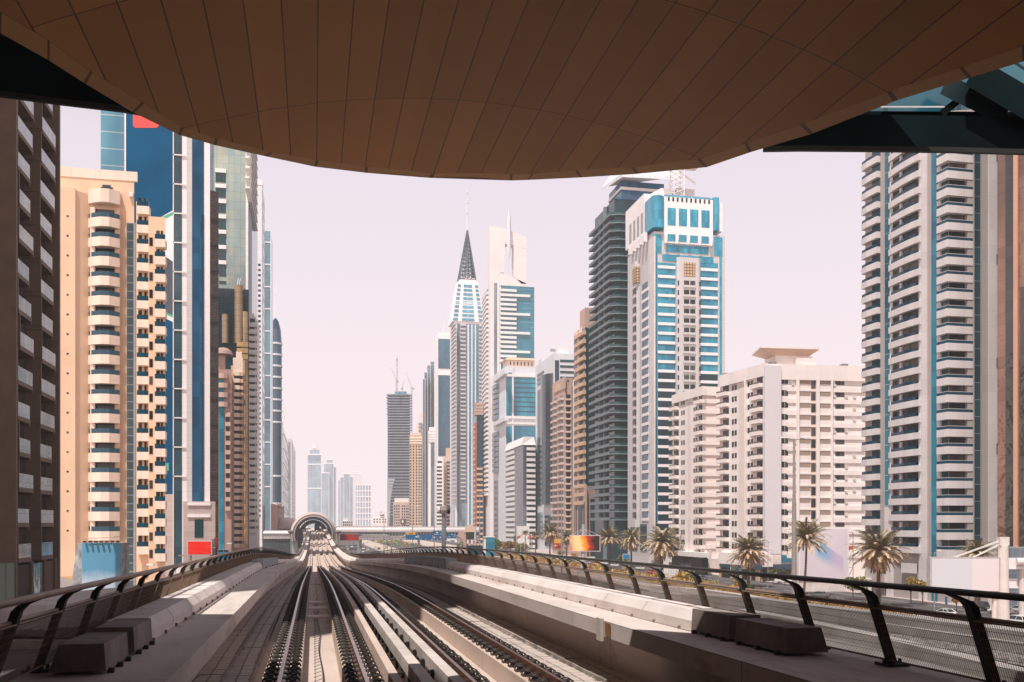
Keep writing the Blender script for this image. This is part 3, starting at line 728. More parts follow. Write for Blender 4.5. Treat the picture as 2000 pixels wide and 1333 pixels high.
# ------------------------------------------------------------------ building materials
win_d = glass('window_dark', (.018, .026, .03), 1.1, 1.6, .05, rough=.2, wob=.02, spec=.35, curtain=(.13, .115, .10))
win_b = glass('window_blue', (.014, .075, .105), 1.2, 1.5, .05, c2=(.025, .11, .15), cm=(.03, .08, .1), spec=.4, curtain=(.09, .115, .125))
rail_b = glass('balcony_glass', (.008, .05, .085), 1.2, 3, .03, c2=(.012, .07, .11), rough=.12, spec=.4)
beige = panel('beige_render', (.84, .58, .40), 9, 3.2, .0, .9, .85, .02, streak=.16)
beige_l = plain('beige_balcony', (.88, .71, .59), .8, .05, .3, streak=.16)
cream = panel('cream_render', (.87, .785, .75), 8, 3.5, .0, .9, .85, .02, streak=.14)
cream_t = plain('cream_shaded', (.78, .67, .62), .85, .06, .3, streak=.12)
browns = panel('brown_stone', (.115, .064, .038), 1.5, 1.6, .02, .55, .7, .07)
brown_f = plain('brown_fin', (.15, .098, .068), .6, .12, .5)
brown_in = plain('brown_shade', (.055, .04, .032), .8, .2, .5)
bright_gl = glass('bright_balustrade', (.30, .38, .42), 1.2, 3, .03, c2=(.48, .52, .55), rough=.08)  # sky reflection put into the pale glass colour
teal_gl = glass('teal_glass', (.015, .22, .34), 1.5, 3.6, .05, c2=(.04, .34, .49), cm=(.05, .2, .28), spec=.45)
blue_gl = glass('blue_glass', (.01, .09, .19), 1.5, 3.4, .04, c2=(.02, .16, .31), cm=(.03, .1, .18))
navy_gl = glass('navy_glass', (.010, .06, .105), 1.5, 3.6, .05, c2=(.015, .09, .15))
dark_gl = glass('dark_green_glass', (.005, .035, .044), 1.4, 3.6, .06, c2=(.008, .055, .066), cm=(.03, .07, .075), spec=.35)
grey_gl = glass('grey_glass', (.14, .18, .22), 1.3, 3.6, .08, c2=(.18, .23, .27), cm=(.25, .28, .3))
sky_gl = glass('pale_green_glass', (.24, .34, .34), 2.1, 3.4, .07, c2=(.34, .37, .30), cm=(.16, .24, .25), metal=.2)
light_gl = glass('light_blue_glass', (.08, .30, .42), 12, 3.6, .12, c2=(.10, .33, .45), cm=(.45, .55, .6))
gold_gl = glass('gold_glass', (.55, .36, .17), 2.4, 2.0, .06, c2=(.62, .43, .24), metal=.5)
bronze_gl = glass('bronze_glass', (.26, .14, .10), 1.6, 2.2, .03, c2=(.33, .19, .14), cm=(.12, .07, .05), rough=.06, wob=.35, metal=.35)
whitep = panel('white_panel', (.86, .80, .80), 2.4, 1.2, .03, .88, .6, .02, streak=.03)
greyp = panel('grey_panel', (.60, .57, .57), 2.0, 1.2, .05, .82, .6, .03)
silver = panel('silver_panel', (.70, .71, .74), 1.6, 1.6, .05, .8, .4, .04)
stone = panel('pinkish_stone', (.70, .65, .645), 1.8, 3.5, .03, .8, .75, .06, streak=.14)
stone_d = panel('taupe_stone', (.42, .37, .35), 1.6, 3.5, .03, .85, .75, .04)
mauve = plain('mauve_render', (.40, .26, .22), .8, .08, .2, streak=.12)
tan = plain('tan_render', (.66, .45, .31), .8, .06, .3, streak=.08)
pinkb = plain('pink_render', (.55, .38, .31), .8, .07, .3, streak=.08)
darkc = plain('dark_slab_edge', (.21, .265, .275), .7, .1, .5)
R_ = random.Random(11)
podm = panel('podium_stone', (.50, .41, .375), 2.4, 1.1, .03, .8, .7, .07)
def rl(n, z1, st): return [z1-st*k for k in range(n)]

# ---- L1 dark brown tower on the far left
B = Bld('apartment_tower', 'dark brown tower with staggered recessed balconies at the left edge', 60, 92)
D1 = 88; D2 = para(31, 88, 118)
zt = Z(150, 88)+22
ff = B.block([(-80, perp(31, D1, -80)), (31, D1)], zt, browns, .5, 0, bdir=(0, 1))[0]
B.block([(-80, perp(31, D1, -80)+.5), (-5, perp(31, D1, -5)+.5)], zt, browns, 12, 0, name='rear_wall', bdir=(0, 1))
Y1_ = xy(31, D1)[1]; xw = xy(31, D1)[0]
# street face stands back behind a deep frame
sf = Face(B, xy(31, D1), xy(118, D2))
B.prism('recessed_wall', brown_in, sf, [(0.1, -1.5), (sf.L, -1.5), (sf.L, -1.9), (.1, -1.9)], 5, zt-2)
B.prism('corner_fin', brown_f, sf, [(-.02, .03), (.35, .03), (.35, -1.4), (-.02, -1.4)], 6, zt); B.prism('corner_fin', brown_f, sf, [(sf.L-.5, 0), (sf.L, 0), (sf.L, -1.4), (sf.L-.5, -1.4)], 6, zt)
fl = 3.35; nf = 26; z0 = Z(1095, 95)
um = sf.L*.50; pat = [(.9, 5.6), (.5, 6.3), (1.4, 5.2), (.4, 4.6), (1.8, 6.8), (.6, 5.0), (1.2, 6.6)]
for k in range(nf):
    z = z0+k*fl
    a, b = pat[(k*3) % 7]; c0, c1 = pat[(k*5+2) % 7]
    for (p, q) in ((.35+a*.6, min(um+.4, b*.72+1)), (um+c0*.5, min(sf.L-.5, um+c1*.72+1.2))):
        s = B.prism('balcony', brown_f, sf, [(p, -1.5), (q, -1.5), (q, 0), (p, 0)], z, z+.42)
        B.prism('balustrade', bright_gl, sf, [(p+.05, -.06), (q-.05, -.06), (q-.05, -.03), (p+.05, -.03)], z+.42, z+1.75, s)
        for e in (p, q):
            B.prism('side_fin', brown_f, sf, [(e-.09, -1.5), (e+.09, -1.5), (e+.09, -.02), (e-.09, -.02)], z+(.42 if e == p else -.2), z+fl if e == p else z+.42, s)
        B.prism('balcony_door', win_d, sf, [(p+.4, -1.5), (p+1.9, -1.5), (p+1.9, -1.44), (p+.4, -1.44)], z+.42, z+2.7, s)
refl = glass('lobby_glass', (.24, .31, .28), .9, 9, .03, c2=(.36, .38, .33), rough=.05, wob=.5)
for a, b in ((-30, 28),): B.slab('lobby_glass', refl, ff, a, b, 0, Z(1100, 88), -.1, .05)
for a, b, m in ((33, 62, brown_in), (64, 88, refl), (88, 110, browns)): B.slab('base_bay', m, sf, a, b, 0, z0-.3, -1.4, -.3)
for a in (31, 62, 87, 108): B.slab('column', browns, sf, a, a+4, 0, z0, -1.2, -.1)
B.done()
# ---- unseen block added off-frame to shade the near tracks
B = Bld('apartment_tower', 'plain brown tower block added unseen beyond the left edge to shade the tracks', -500, 60)
x0, y0 = B.o
for (a, b, c, d, h) in ((-46, -18, 6.5, 47, 128), (-44, -28.5, 47, 80, 158)):
    MB().box(a-x0, b-x0, c-y0, d-y0, 0, h).build('wall', browns, B.root)
    for k in range(0, 30): MB().box(b-x0, b-x0+.15, c-y0+2, d-y0-2, 8+k*4, 9.6+k*4).build('window', win_d, B.root)
# ---- L2 beige tower
B = Bld('apartment_tower', 'beige apartment tower with stacked bay balconies and dark blue glass rails', 200, 155)
D = 151; zt = Z(340, D)
f = B.block([(100, perp(262, D, 100)), (262, D)], zt, beige, 22)[0]
B.slab('roof_wall', beige_l, f, 118, 268, zt-1.2, zt+.3, -.4, .1)
B.slab('left_wing', beige, f, 96, 147, 0, f.z(120, 372), -.2, 1.6)
MB().prism([(p[0], p[1]) for p in B.plan(f, [(f.u(147), 1.6), (f.u(175), .05), (f.u(147), .05)])], f.z(150, 1100), f.z(150, 378)).build('splay_wall', beige, B.root)
for py in [430+38*k for k in range(17)]: B.slab('vent', win_d, f, 130, 134, f.z(130, py), f.z(130, py)+.25, 1.5, 1.64)
zs = f.rows(205, 448, 37.95, 17); u0, u1, u2, u3 = f.u(174), f.u(191), f.u(218), f.u(236)
P = [(u0, .05), (u0, .5), (u0+.5, 1.0), (u1+.8, 1.9), (u2, 1.9), (u3, 1.0), (u3, .05)]
B.prism('balcony_top', beige_l, f, P, f.z(205, 402), f.z(205, 376))
bal = B.stack('balcony', beige_l, f, P, [z-.05 for z in zs], 1.45)
Pg = [(a+(.06 if a < u1 else -.06 if a > u2 else 0), b-.06) for a, b in P]
B.stack('glass_rail', rail_b, f, Pg, [1.45]*17, .75, bal)
B.bands('balcony_window', win_d, f, 186, 223, [z+1.35 for z in zs], 1.75, -.2, .06)
B.bands('side_pier', beige_l, f, 176, 185, [z+1.35 for z in zs], 1.75, -.2, .9); B.bands('side_pier', beige, f, 225, 234, [z+1.35 for z in zs], 1.75, -.2, .5)
B.slab('arched_window', win_b, f, 197, 220, f.z(208, 376), f.z(208, 366), -.1, .1); B.slab('arched_window', win_b, f, 200, 216, f.z(208, 366), f.z(208, 362), -.1, .1)
B.slab('vent_box', white, f, 252, 259, f.z(255, 386), f.z(255, 377), -.1, .5)
gs = glass('stair_glass', (.05, .075, .085), 1.1, 1.35, .09, c2=(.08, .11, .12), cm=(.22, .25, .27))
B.slab('stair_glass', gs, f, 247, 262, 0, f.z(254, 437), -.2, .35); B.slab('stair_frame', plain('stair_frame', (.32, .35, .38), .5, .1, 1), f, 261, 265, 0, f.z(262, 437), -.2, .5)
for (a, b, Dd, top, spx, first) in ((266, 291, 150.5, 395, 36.6, 424), (290, 323, 149, 425, 33.8, 488)):
    g = B.block([(a, perp(b, Dd, a)), (b, Dd)], Z(top, Dd), beige, 20)[0]
    n = int((1112-first)/spx)+1; zs = g.rows(b-8, first, spx, n); aa = a+1 if a < 280 else 302
    q = B.bands('balcony', beige_l, g, aa, b, zs, 1.25, -.1, 1.5); B.bands('glass_rail', rail_b, g, aa+.3, b-.3, [1.25]*n, .75, 1.40, 1.46, q)
    B.bands('balcony_door', win_d, g, aa+3, aa+10, [z+1.25 for z in zs], 1.7, -.2, .05); B.bands('balcony_door', win_d, g, b-9, b-5, [z+1.25 for z in zs], 1.7, -.2, .05)
    if a > 280: B.wins('window', win_d, g, (295,), [z+.5 for z in zs], .5, 1.3)
g2 = MB(); q = f.pt(f.u(112), .02)
B.slab('base_band', plain('orange_base', (.70, .40, .18), .8, .06, .5), f, 96, 150, 0, f.z(120, 1125), -.2, 1.75)
aw = MB(); cu = f.u(127); R0 = 1.6
ap = [f.pt(cu+R0*cos(t), 1.82) for t in [pi*k/12 for k in range(13)]]; az = [f.z(127, 1146)+R0*sin(pi*k/12) for k in range(13)]
aw.face([(p[0], p[1], z) for p, z in zip(ap, az)]); fix(aw.build('arched_window', plain('fanlight', (.40, .38, .36), .4, .1, 1), B.root))
B.done()
# ---- L3 blue tower wrapped in a printed banner
B = Bld('office_tower', 'blue glass tower wrapped in a huge dark blue printed banner with a red shape', 280, 205)
D = 205; zt = Z(110, D)
f = B.block([(196, perp(338, D, 196)), (338, D)], zt, light_gl, 25)[0]
nt_m = plain('banner_blue', (.003, .085, .19), .7, .3, .035, spec=.05)
B.slab('corner_mullion', whitep, f, 243, 246, 0, zt, -.1, .25)
bn = B.slab('banner', nt_m, f, 246, 338, Z(968, D), zt-2, -.1, .2)
red = plain('banner_red', (.78, .09, .08), .5, .05, .2); grn = plain('banner_green', (.08, .42, .27), .5, .05, .2); bwh = plain('banner_white', (.80, .74, .76), .6, .04, .2); bgr = plain('banner_grey', (.09, .11, .14), .6, .2, .1)
def poly(B, f, pts, mat, name, par, d=.24):
    mb = MB(); P = []
    for px, py in pts:
        u = f.u(px); q = f.pt(u, d); P.append((q[0], q[1], f.z(px, py)))
    mb.face(P[::-1]); o = mb.build(name, mat, par); 
    if o.data.polygons[0].normal.x*f.n[0]+o.data.polygons[0].normal.y*f.n[1] < 0: o.data.flip_normals()
    return o
poly(B, f, [(260, 180), (260, 246), (264, 251), (306, 251), (312, 246), (330, 180)], red, 'print', bn)
poly(B, f, [(306, 430), (338, 412), (338, 512), (306, 490)], bwh, 'print', bn); poly(B, f, [(306, 430), (338, 415), (338, 421), (306, 437)], grn, 'print', bn, .27)
poly(B, f, [(306, 490), (338, 512), (338, 620), (306, 600)], bgr, 'print', bn); poly(B, f, [(318, 612), (338, 622), (338, 630), (318, 620)], bwh, 'print', bn, .28); poly(B, f, [(318, 608), (338, 617), (338, 622), (318, 612)], grn, 'print', bn, .27)
poly(B, f, [(308, 905), (330, 905), (330, 920), (308, 920)], grn, 'print', bn)
B.slab('podium', podm, f, 246, 352, 0, Z(966, D), -.3, 1.0)
B.done()
# ---- L4 white and blue striped slab tower
B = Bld('office_tower', 'slim tower of white and blue vertical strips on a pinkish stone podium', 375, 206)
D = 203; zt = Z(150, D)
f = B.block([(338, perp(410, D, 338)), (410, D)], zt, whitep, 20)[0]
B.slab('dark_glass_strip', glass('dark_strip', (.03, .09, .12), 2.5, 6, .04, c2=(.05, .13, .17)), f, 340, 355, 8, zt-1, -.2, .1); B.slab('corner_post', white, f, 337.5, 339.5, 8, zt, -.2, .3)
B.slab('grey_strip', greyp, f, 364.5, 375, 8, zt-.5, -.2, .15); B.slab('blue_glass_strip', blue_gl, f, 375.5, 398, 8, zt-1.5, -.2, .12); B.slab('navy_strip', navy_gl, f, 394, 398, 8, f.z(395, 420), -.2, .2)
for k in range(12): 
    z = f.z(348, 305+57*k); B.prism('bracket', white, f, [(f.u(338), .1), (f.u(363), .1), (f.u(363), .3), (f.u(338), .3)], z, z+.25)
B.slab('podium', podm, f, 358, 420, 0, f.z(385, 980), -.3, 1.2); B.slab('podium_window', dark_gl, f, 380, 397, f.z(388, 1050), f.z(388, 1015), .9, 1.3); B.slab('podium_ledge', whitep, f, 366, 411, f.z(388, 988), f.z(388, 982), .9, 1.5); B.slab('podium_ledge', whitep, f, 366, 411, f.z(388, 1011), f.z(388, 1005), .9, 1.5)
B.done()
# ---- L5 lattice column
B = Bld('slim_tower', 'slim dark tower clad in brown metal lattice', 420, 258)
latt = panel('lattice', (.13, .10, .09), .5, .45, .12, .25, .6, .5); D = 258
f = B.block([(409, D), (427, D*1.005)], Z(372, D), latt, 8)[0]
B.block([(406, D+14), (418, D+14)], Z(230, D+14), glass('pale_strip', (.25, .34, .42), 1.2, 3.4, .05), 8, name='glass_shaft')
B.bands('lattice_joint', steel_d, f, 409, 427, [f.z(418, 430+50*k) for k in range(13)], .5, -.1, .25)
B.done()
# ---- L6 pale green tower
B = Bld('office_tower', 'tall pale green and gold mirrored tower with a white notched left edge', 460, 355)
D = 350; zt = Z(235, D)
f, s = B.block([(412, perp(487, D, 412)), (487, D), (503, para(487, D, 503))], zt, sky_gl, 20)
zs = f.rows(431, 338, 29.8, 7); B.bands('notch', dark_gl, f, 421, 441, [z-3.5 for z in zs], 4.6, -.2, .15); B.bands('notch_ledge', white, f, 420, 442, zs, 1.4, -.2, .5)
zs = f.rows(431, 452, 14.8, 8); B.bands('small_notch', dark_gl, f, 428, 442, zs, 1.2, -.2, .1)
B.slab('white_edge', whitep, f, 480, 487, 0, zt-1, -.1, .4); B.slab('white_edge', whitep, f, 483, 485, 0, zt-1, .4, .6)
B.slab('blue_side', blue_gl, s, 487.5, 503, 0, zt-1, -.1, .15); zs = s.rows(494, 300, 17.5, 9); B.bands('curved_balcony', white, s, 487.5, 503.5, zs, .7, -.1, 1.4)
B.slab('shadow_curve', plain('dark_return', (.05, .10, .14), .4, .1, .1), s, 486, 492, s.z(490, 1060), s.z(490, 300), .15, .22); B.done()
# ---- L7 dark glass with gold shafts
B = Bld('office_tower', 'dark green glass block carrying gold half round glass shafts', 455, 330)
D = 325; zt = Z(566, D)
f = B.block([(424, perp(486, D, 424)), (486, D)], zt, dark_gl, 18)[0]
def shaft(px0, px1, z0, z1, dd=2.2):
    a, b = f.u(px0), f.u(px1); c = (a+b)/2; r = (b-a)/2
    return B.prism('gold_shaft', gold_gl, f, [(c-r*cos(t), dd*sin(t)) for t in [pi*k/10 for k in range(11)]], z0, z1)
shaft(457, 476, f.z(465, 672), zt+1); shaft(433, 448, f.z(440, 672), f.z(440, 616)); shaft(470, 485, 4, f.z(475, 610), 1.4)
zs = f.rows(470, 680, 12, 30); B.bands('gold_ledge', gold_gl, f, 462, 484, zs[:3], 1.6, -.1, 2.4)
for k in range(14): shaft(471+(k % 3), 481+(k % 2)*2, f.z(475, 745+k*24), f.z(475, 735+k*24), 2.4)
MB().tube((*f.pt(f.u(460), -2), zt), (*f.pt(f.u(465), -2), zt+4.2), .12).tube((*f.pt(f.u(464), -2), zt), (*f.pt(f.u(469), -2), zt+4.2), .12).build('roof_mast', white, B.root)
B.done()
# ---- L8 mauve tower, L8b beige balconies
B = Bld('apartment_tower', 'mauve brown tower with a domed top and teal window strip', 440, 300)
D = 298
f = B.block([(424, perp(452, D, 424)), (452, D)], Z(722, D), mauve, 12)[0]
B.block([(425, D+3), (440, D+3)], Z(690, D), mauve, 6, name='turret'); q = f.pt(f.u(434), -4)
MB().lathe([(3, Z(690, D)), (2.6, Z(683, D)), (1.4, Z(677, D)), (0, Z(675, D))], q).build('dome', mauve, B.root)
B.slab('teal_strip', teal_gl, f, 428, 437, 4, f.z(433, 742), -.1, .3)
zs = f.rows(433, 740, 18.5, 4); u0, u1 = f.u(425), f.u(445); B.stack('ring_balcony', pinkb, f, [(u0, -.2), (u0, 1.2), (u0+1.5, 1.8), (u1-1, 1.8), (u1, 1.2), (u1, -.2)], zs, 1.5)
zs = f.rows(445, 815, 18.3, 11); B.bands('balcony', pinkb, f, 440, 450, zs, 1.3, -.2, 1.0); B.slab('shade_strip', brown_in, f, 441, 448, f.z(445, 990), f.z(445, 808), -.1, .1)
B.done()
B = Bld('apartment_tower', 'narrow beige tower with a gabled top and rows of little balconies', 463, 312)
D = 310; f = B.block([(451, perp(474, D, 451)), (474, D)], Z(715, D), tan, 14)[0]
mb = MB(); P = [f.pt(f.u(p), .2) for p in (451, 463, 475)]; zt = Z(715, D)
B.slab('gable', beige_l, f, 455, 474, zt-3, zt+2.5, -.2, .6); B.slab('gable', beige_l, f, 461, 472, zt+2.5, zt+4.5, -.2, .6)
zs = f.rows(463, 735, 13.4, 26); B.bands('balcony', beige_l, f, 457, 468, zs, 1.3, -.1, 1.2); B.bands('window', win_d, f, 457.5, 473, [z+1.3 for z in zs], 1.1, -.1, .06); B.bands('side_balcony', tan, f, 469, 475, zs, 1.2, -.1, 1.0)
B.done()
# ---- L9..L15 left row further on
B = Bld('apartment_tower', 'white left side tower with rounded top and stacked dark windows', 495, 342)
D = 338; zt = Z(622, D); f, s = B.block([(485, perp(502, D, 485)), (502, D), (507, para(502, D, 507))], zt, whitep, 14)
B.slab('dark_strip', dark_gl, f, 487, 492, f.z(490, 748), f.z(490, 640), -.1, .3); zs = f.rows(494, 640, 13.4, 31); B.bands('balcony', white, f, 486, 502.5, zs, 1.6, -.2, 1.0); B.bands('window', win_d, f, 488, 498, [z+1.6 for z in zs], 1.5, -.1, .08); B.bands('return_window', win_d, s, 502.5, 506, [z+1.6 for z in zs], 1.4, -.1, .1)
B.slab('top_round', white, f, 486, 499, zt, zt+1.6, -4, .3); B.done()
B = Bld('office_tower', 'very tall pale grey tower with tiny window slits behind the white balconies', 510, 545)
D = 545; zt = Z(362, D); f, s = B.block([(500, perp(512, D, 500)), (512, D), (517, para(512, D, 517))], zt, silver, 16)
zs = f.rows(507, 520, 10, 50); B.bands('window', win_d, f, 504, 509, zs, 1.3, -.1, .1); B.bands('side_window', grey_gl, s, 512.5, 516.5, [zt-6-8*k for k in range(20)], 4, -.1, .15); B.slab('crown', white, f, 503, 513, zt, zt+3, -5, .2); B.done()
B = Bld('office_tower', 'flat topped blue glass tower in the left row', 523, 640)
D = 640; zt = Z(452, D); f, s = B.block([(514, perp(529, D, 514)), (529, D), (533, para(529, D, 533))], zt, glass('steel_blue_glass', (.06, .20, .28), 1.8, 7, .1, c2=(.09, .25, .33), cm=(.2, .32, .38)), 18)
B.slab('edge_fin', silver, f, 515, 517, 0, zt+1.5, -.2, .4); B.slab('edge_fin', silver, f, 528, 529.5, 0, zt+1.5, -.2, .5); zs = rl(12, zt-8, 15); B.bands('floor_band', silver, f, 515, 529, zs, .8, -.1, .3); B.done()
B = Bld('office_tower', 'round ribbed blue tower bulging into the left skyline', 538, 760)
D = 760; zt = Z(640, D); c = (0, 0); x, y = B.o
MB().lathe([(5.0, 0), (5.0, zt-12), (4.2, zt-2), (2.5, zt+5), (0, zt+8)], c, 20).build('wall', navy_gl, B.root)
mb = MB(); mb.lathe([(5.0, 0), (5.6, 0), (5.6, 1.4), (5.0, 1.4)], c, 20); me = mb
zs = [zt-14-9*k for k in range(8)]+[zt-120-22*k for k in range(4)]; B.put('ring', mb, silver, [(0, 0, z) for z in zs])
MB().box(-5.5, -3.6, -4, 4, 0, zt-20).build('flank', silver, B.root); MB().tube((0, 0, zt+6), (0, 0, zt+34), .5, .1, 6).build('spire', white, B.root); B.done()
B = Bld('office_tower', 'pale blue tower crowned with curved white fins', 552, 1020)
D = 1020; zt = Z(828, D); f, s = B.block([(542, perp(551, D, 542)), (551, D), (563, para(551, D, 563))], zt, glass('pale_blue_glass', (.16, .27, .33), 2.5, 7, .12, cm=(.4, .45, .5)), 20)
B.slab('white_edge', white, f, 545, 548, 0, zt, -.2, .8); B.slab('white_edge', white, s, 551, 552, 0, zt, -.2, .8)
for k in range(3): 
    q = [(*f.pt(f.u(544+3*k)+6*sin(t)*.6, -3), zt+22*t/1.5-2*k) for t in (0, .4, .8, 1.2, 1.5)]; MB().path(q, .7, 6).build('crown_fin', white, B.root)
for k in range(8): q = [(*s.pt(s.L*.1+s.L*.8*t, .6+1.6*sin(pi*t)), zt-8-16*k-8*t) for t in (0, .25, .5, .75, 1)]; MB().path(q, .5, 5).build('curved_fin', white, B.root)
B.done()
B = Bld('office_tower', 'plain pale slab tower at the far end of the left row', 570, 1400)
D = 1400; zt = Z(857, D); f, s = B.block([(560, perp(570, D, 560)), (570, D), (577, para(570, D, 577))], zt, greyp, 20); B.bands('window', grey_gl, s, 571, 575, rl(24, zt-8, 6), 3, -.1, .3); B.slab('dark_strip', grey_gl, f, 562, 567, 0, zt-5, -.1, .4); B.done()
B = Bld('low_building', 'low brown hotel block with small square windows left of the arched station', 545, 560)
D = 560; zt = Z(985, D); f, s = B.block([(529, perp(541, D, 529)), (541, D), (555, para(541, D, 555))], zt, mauve, 15); B.wins('window', win_d, s, [542.5+1.7*k for k in range(7)], [zt-4-3.4*k for k in range(7)], 2.2, 1.6); B.slab('cornice', tan, s, 541, 555, zt-.8, zt+.2, -.2, .6); B.done()
B = Bld('low_building', 'small domed pale building beside the left footbridge', 555, 600)
D = 600; x, y = B.o; MB().box(-4, 8, 0, 12, 0, Z(1024, D)-2).build('wall', cream, B.root); MB().lathe([(7, Z(1024, D)-2), (6.6, Z(1019, D)), (4, Z(1013, D)), (0, Z(1011, D))], (2, 6), 16).build('dome', cream, B.root); MB().box(-4.2, 8.2, -.3, 0, Z(1024, D)-5, Z(1024, D)-3).build('window', win_d, B.root)
# ------------------------------------------------------------------ right hand row, near to far
# R1 bronze mirror tower at the right edge
B = Bld('office_tower', 'bronze mirror glass tower at the right edge of the view', 1975, 190)
D = 186; zt = Z(150, D)
f = B.block([(1948, D*1.03), (2180, D*.93)], zt, bronze_gl, 22)[0]
B.slab('stone_strip', plain('copper_strip', (.62, .34, .23), .5, .08, .1), f, 1979, 1987, 0, zt-.5, -.2, .4); B.slab('dark_strip', glass('dark_bronze', (.05, .05, .045), 1.6, 2.2, .03, rough=.06, wob=.3), f, 1964, 1979, 0, zt-.8, -.1, .15); B.slab('dark_strip', glass('brown_bronze', (.09, .06, .05), 1.6, 2.2, .03, rough=.06, wob=.3), f, 1992, 2090, 0, f.z(2000, 560), -.1, .15)
B.slab('base_glass', grey_gl, f, 1950, 2100, 0, f.z(1980, 1072), -.1, .6); B.slab('ledge', conc_g, f, 1950, 2100, f.z(1980, 1072), f.z(1980, 1068), -.1, 1.0); B.done()
# R2 grey balcony tower
B = Bld('apartment_tower', 'tall grey stone tower with curved balconies and blue glass rails at the right', 1820, 205)
D = 203; zt = Z(120, D); pc = 1853
s, f = B.block([(1690, D*(1853-612)/(1690-612.)*.985), (pc, D), (1951, perp(pc, D, 1951)*1.0)], zt, stone_d, 24, bdir=(.2, 1))
nfl = 28
# left corner stack
zs = s.rows(1712, 322, 29.35, 27); fa, fb = s.u(1694), s.u(1713, 1.0)
q = B.stack('balcony', stone, s, [(fa-1.5, -.4), (fa-1.5, .6), (fa+1, 1.0), (fb, 1.0), (fb, -.4)], zs, 1.5); B.stack('glass_rail', rail_b, s, [(fa-1.4, 0), (fa-1.4, .52), (fa+1, .92), (fb-.05, .92), (fb-.05, .84), (fa+1, .84), (fa-1.3, .46), (fa-1.3, 0)], [1.5]*27, .7, q)
B.bands('balcony_window', win_b, s, 1703, 1719, [z+1.5 for z in zs], 2.2, -.2, .08)
B.slab('pilaster', stone_d, s, 1719.5, 1727.5, 0, zt-1, -.2, .15); B.slab('glass_strip', glass('strip_glass', (.025, .15, .21), 2.2, 3.55, .06, c2=(.03, .19, .26), cm=(.4, .48, .5)), s, 1728, 1738, s.z(1733, 990), zt-1, -.2, .25); B.slab('pilaster', stone, s, 1727, 1739, 0, s.z(1733, 990), -.2, .3)
# curved bay
zs = s.rows(1770, 300+2, 31.15, 26); ca, cb = s.u(1738.5), s.u(1800, .6); pr = 1.25
arcp = [(ca+(cb-ca)*k/10, .2+pr*sin(pi*(.12+.88*k/10)/1.0*.62)) for k in range(11)]
sp_ = [(ca, -.3)]+arcp+[(cb, -.3)]
wa, wb = s.u(1743), s.u(1792, .8)
bays = B.stack('curved_balcony', stone, s, sp_, [z+.1 for z in zs], 1.45)
ri = [(wa+(wb-wa)*k/10, .12+pr*sin(pi*(.12+.88*k/10)*.62)) for k in range(11)]
B.stack('glass_rail', rail_b, s, ri+[(a, d-.06) for a, d in ri[::-1]], [1.45]*26, .75, bays)
B.stack('curved_window', win_d, s, [(wa, -.3)]+[(a, max(.08, d-.75)) for a, d in ri]+[(wb, -.3)], [z+1.5 for z in zs], 2.05)
B.stack('bay_pier', stone, s, [(s.u(1763), -.2), (s.u(1766), -.2), (s.u(1766), pr-.4), (s.u(1763), pr-.4)], [z+1.6 for z in zs], 1.9)
for a, b in ((1737.5, 1743), (1794, 1800)): B.slab('bay_side', stone, s, a, b, 0, zt-1, -.3, .3 if a < 1750 else .75)
B.slab('pilaster', stone, s, 1799.5, 1808, 0, zt-1, -.2, .75); B.slab('pilaster', stone_d, s, 1808, 1818.5, 0, zt-1, -.2, .3)
B.slab('glass_strip', teal_gl, s, 1819.5, 1829, 0, zt-1, -.2, .32); 
# corner stack
zs = s.rows(1850, 320, 33.4, 25); a0 = s.u(1829); 
cp = [f.pt(-.2, -.2)]  # corner plan built in world axes
a1 = s.u(1829, 1.3); P1 = s.pt(a1, -.3); P2 = s.pt(a1, 1.3); P3 = (s.pt(s.L+1.1, 1.3)); P4 = f.pt(f.u(1894), 1.1); P5 = f.pt(f.u(1894), -.3)
mb = MB().prism([P1, P2, P3, P4, P5], 0, 1.6); cbs = B.put('corner_balcony', mb, stone, [(0, 0, z) for z in zs])
def ins(p, k=.06): return p
mb = MB()
for a, b in ((P2, P3), (P3, P4)):
    dx, dy = b[0]-a[0], b[1]-a[1]; L = hypot(dx, dy); nx, ny = -dy/L*.08, dx/L*.08
    mb.prism([(a[0]+nx, a[1]+ny), (b[0]+nx, b[1]+ny), (b[0]+2*nx, b[1]+2*ny), (a[0]+2*nx, a[1]+2*ny)], 0, .62)
    mb.prism([(a[0]+nx*.8, a[1]+ny*.8), (b[0]+nx*.8, b[1]+ny*.8), (b[0]+2.2*nx, b[1]+2.2*ny), (a[0]+2.2*nx, a[1]+2.2*ny)], .62, .72, 1)
gr2 = B.root
me = mb.mesh('glass_rail', [rail_b, greyp])
for o_ in cbs: link('glass_rail', me, o_, (0, 0, 1.6))
B.bands('balcony_window', win_b, s, 1838, 1852, [z+1.6 for z in zs], 2.1, -.2, .08); B.bands('balcony_window', win_d, f, 1854, 1885, [z+1.6 for z in zs], 2.1, -.2, .08); B.bands('side_pier', stone, s, 1829.5, 1836, [z+1.6 for z in zs], 2.1, -.2, .5)
B.slab('return_wall', stone_d, f, 1890, 1903, 0, zt-1, -.2, 1.0); B.slab('glass_strip', glass('strip_glass_dark', (.018, .075, .095), 2.4, 3.65, .06, cm=(.25, .3, .32)), f, 1903, 1918, 0, zt-1, -.2, .4); B.slab('pilaster', stone_d, f, 1918, 1932, 0, zt-1, -.2, .9); B.slab('pilaster', stone, f, 1932, 1951, 0, zt-1, -.3, 1.2)
zs = f.rows(1945, 320, 33.4, 23); B.wins('window', win_d, f, (1948,), zs, 1.1, 2.0, 1.26); B.wins('large_window', win_d, f, (1945,), [zs[0], zs[6], zs[12], zs[17]], 1.6, 2.2, 1.28)
for k in range(9): B.slab('vent_fin', stone, s, 1760+k*3.3, 1761.6+k*3.3, s.z(1775, 1119), s.z(1775, 1100), .6, 1.0)
B.done()
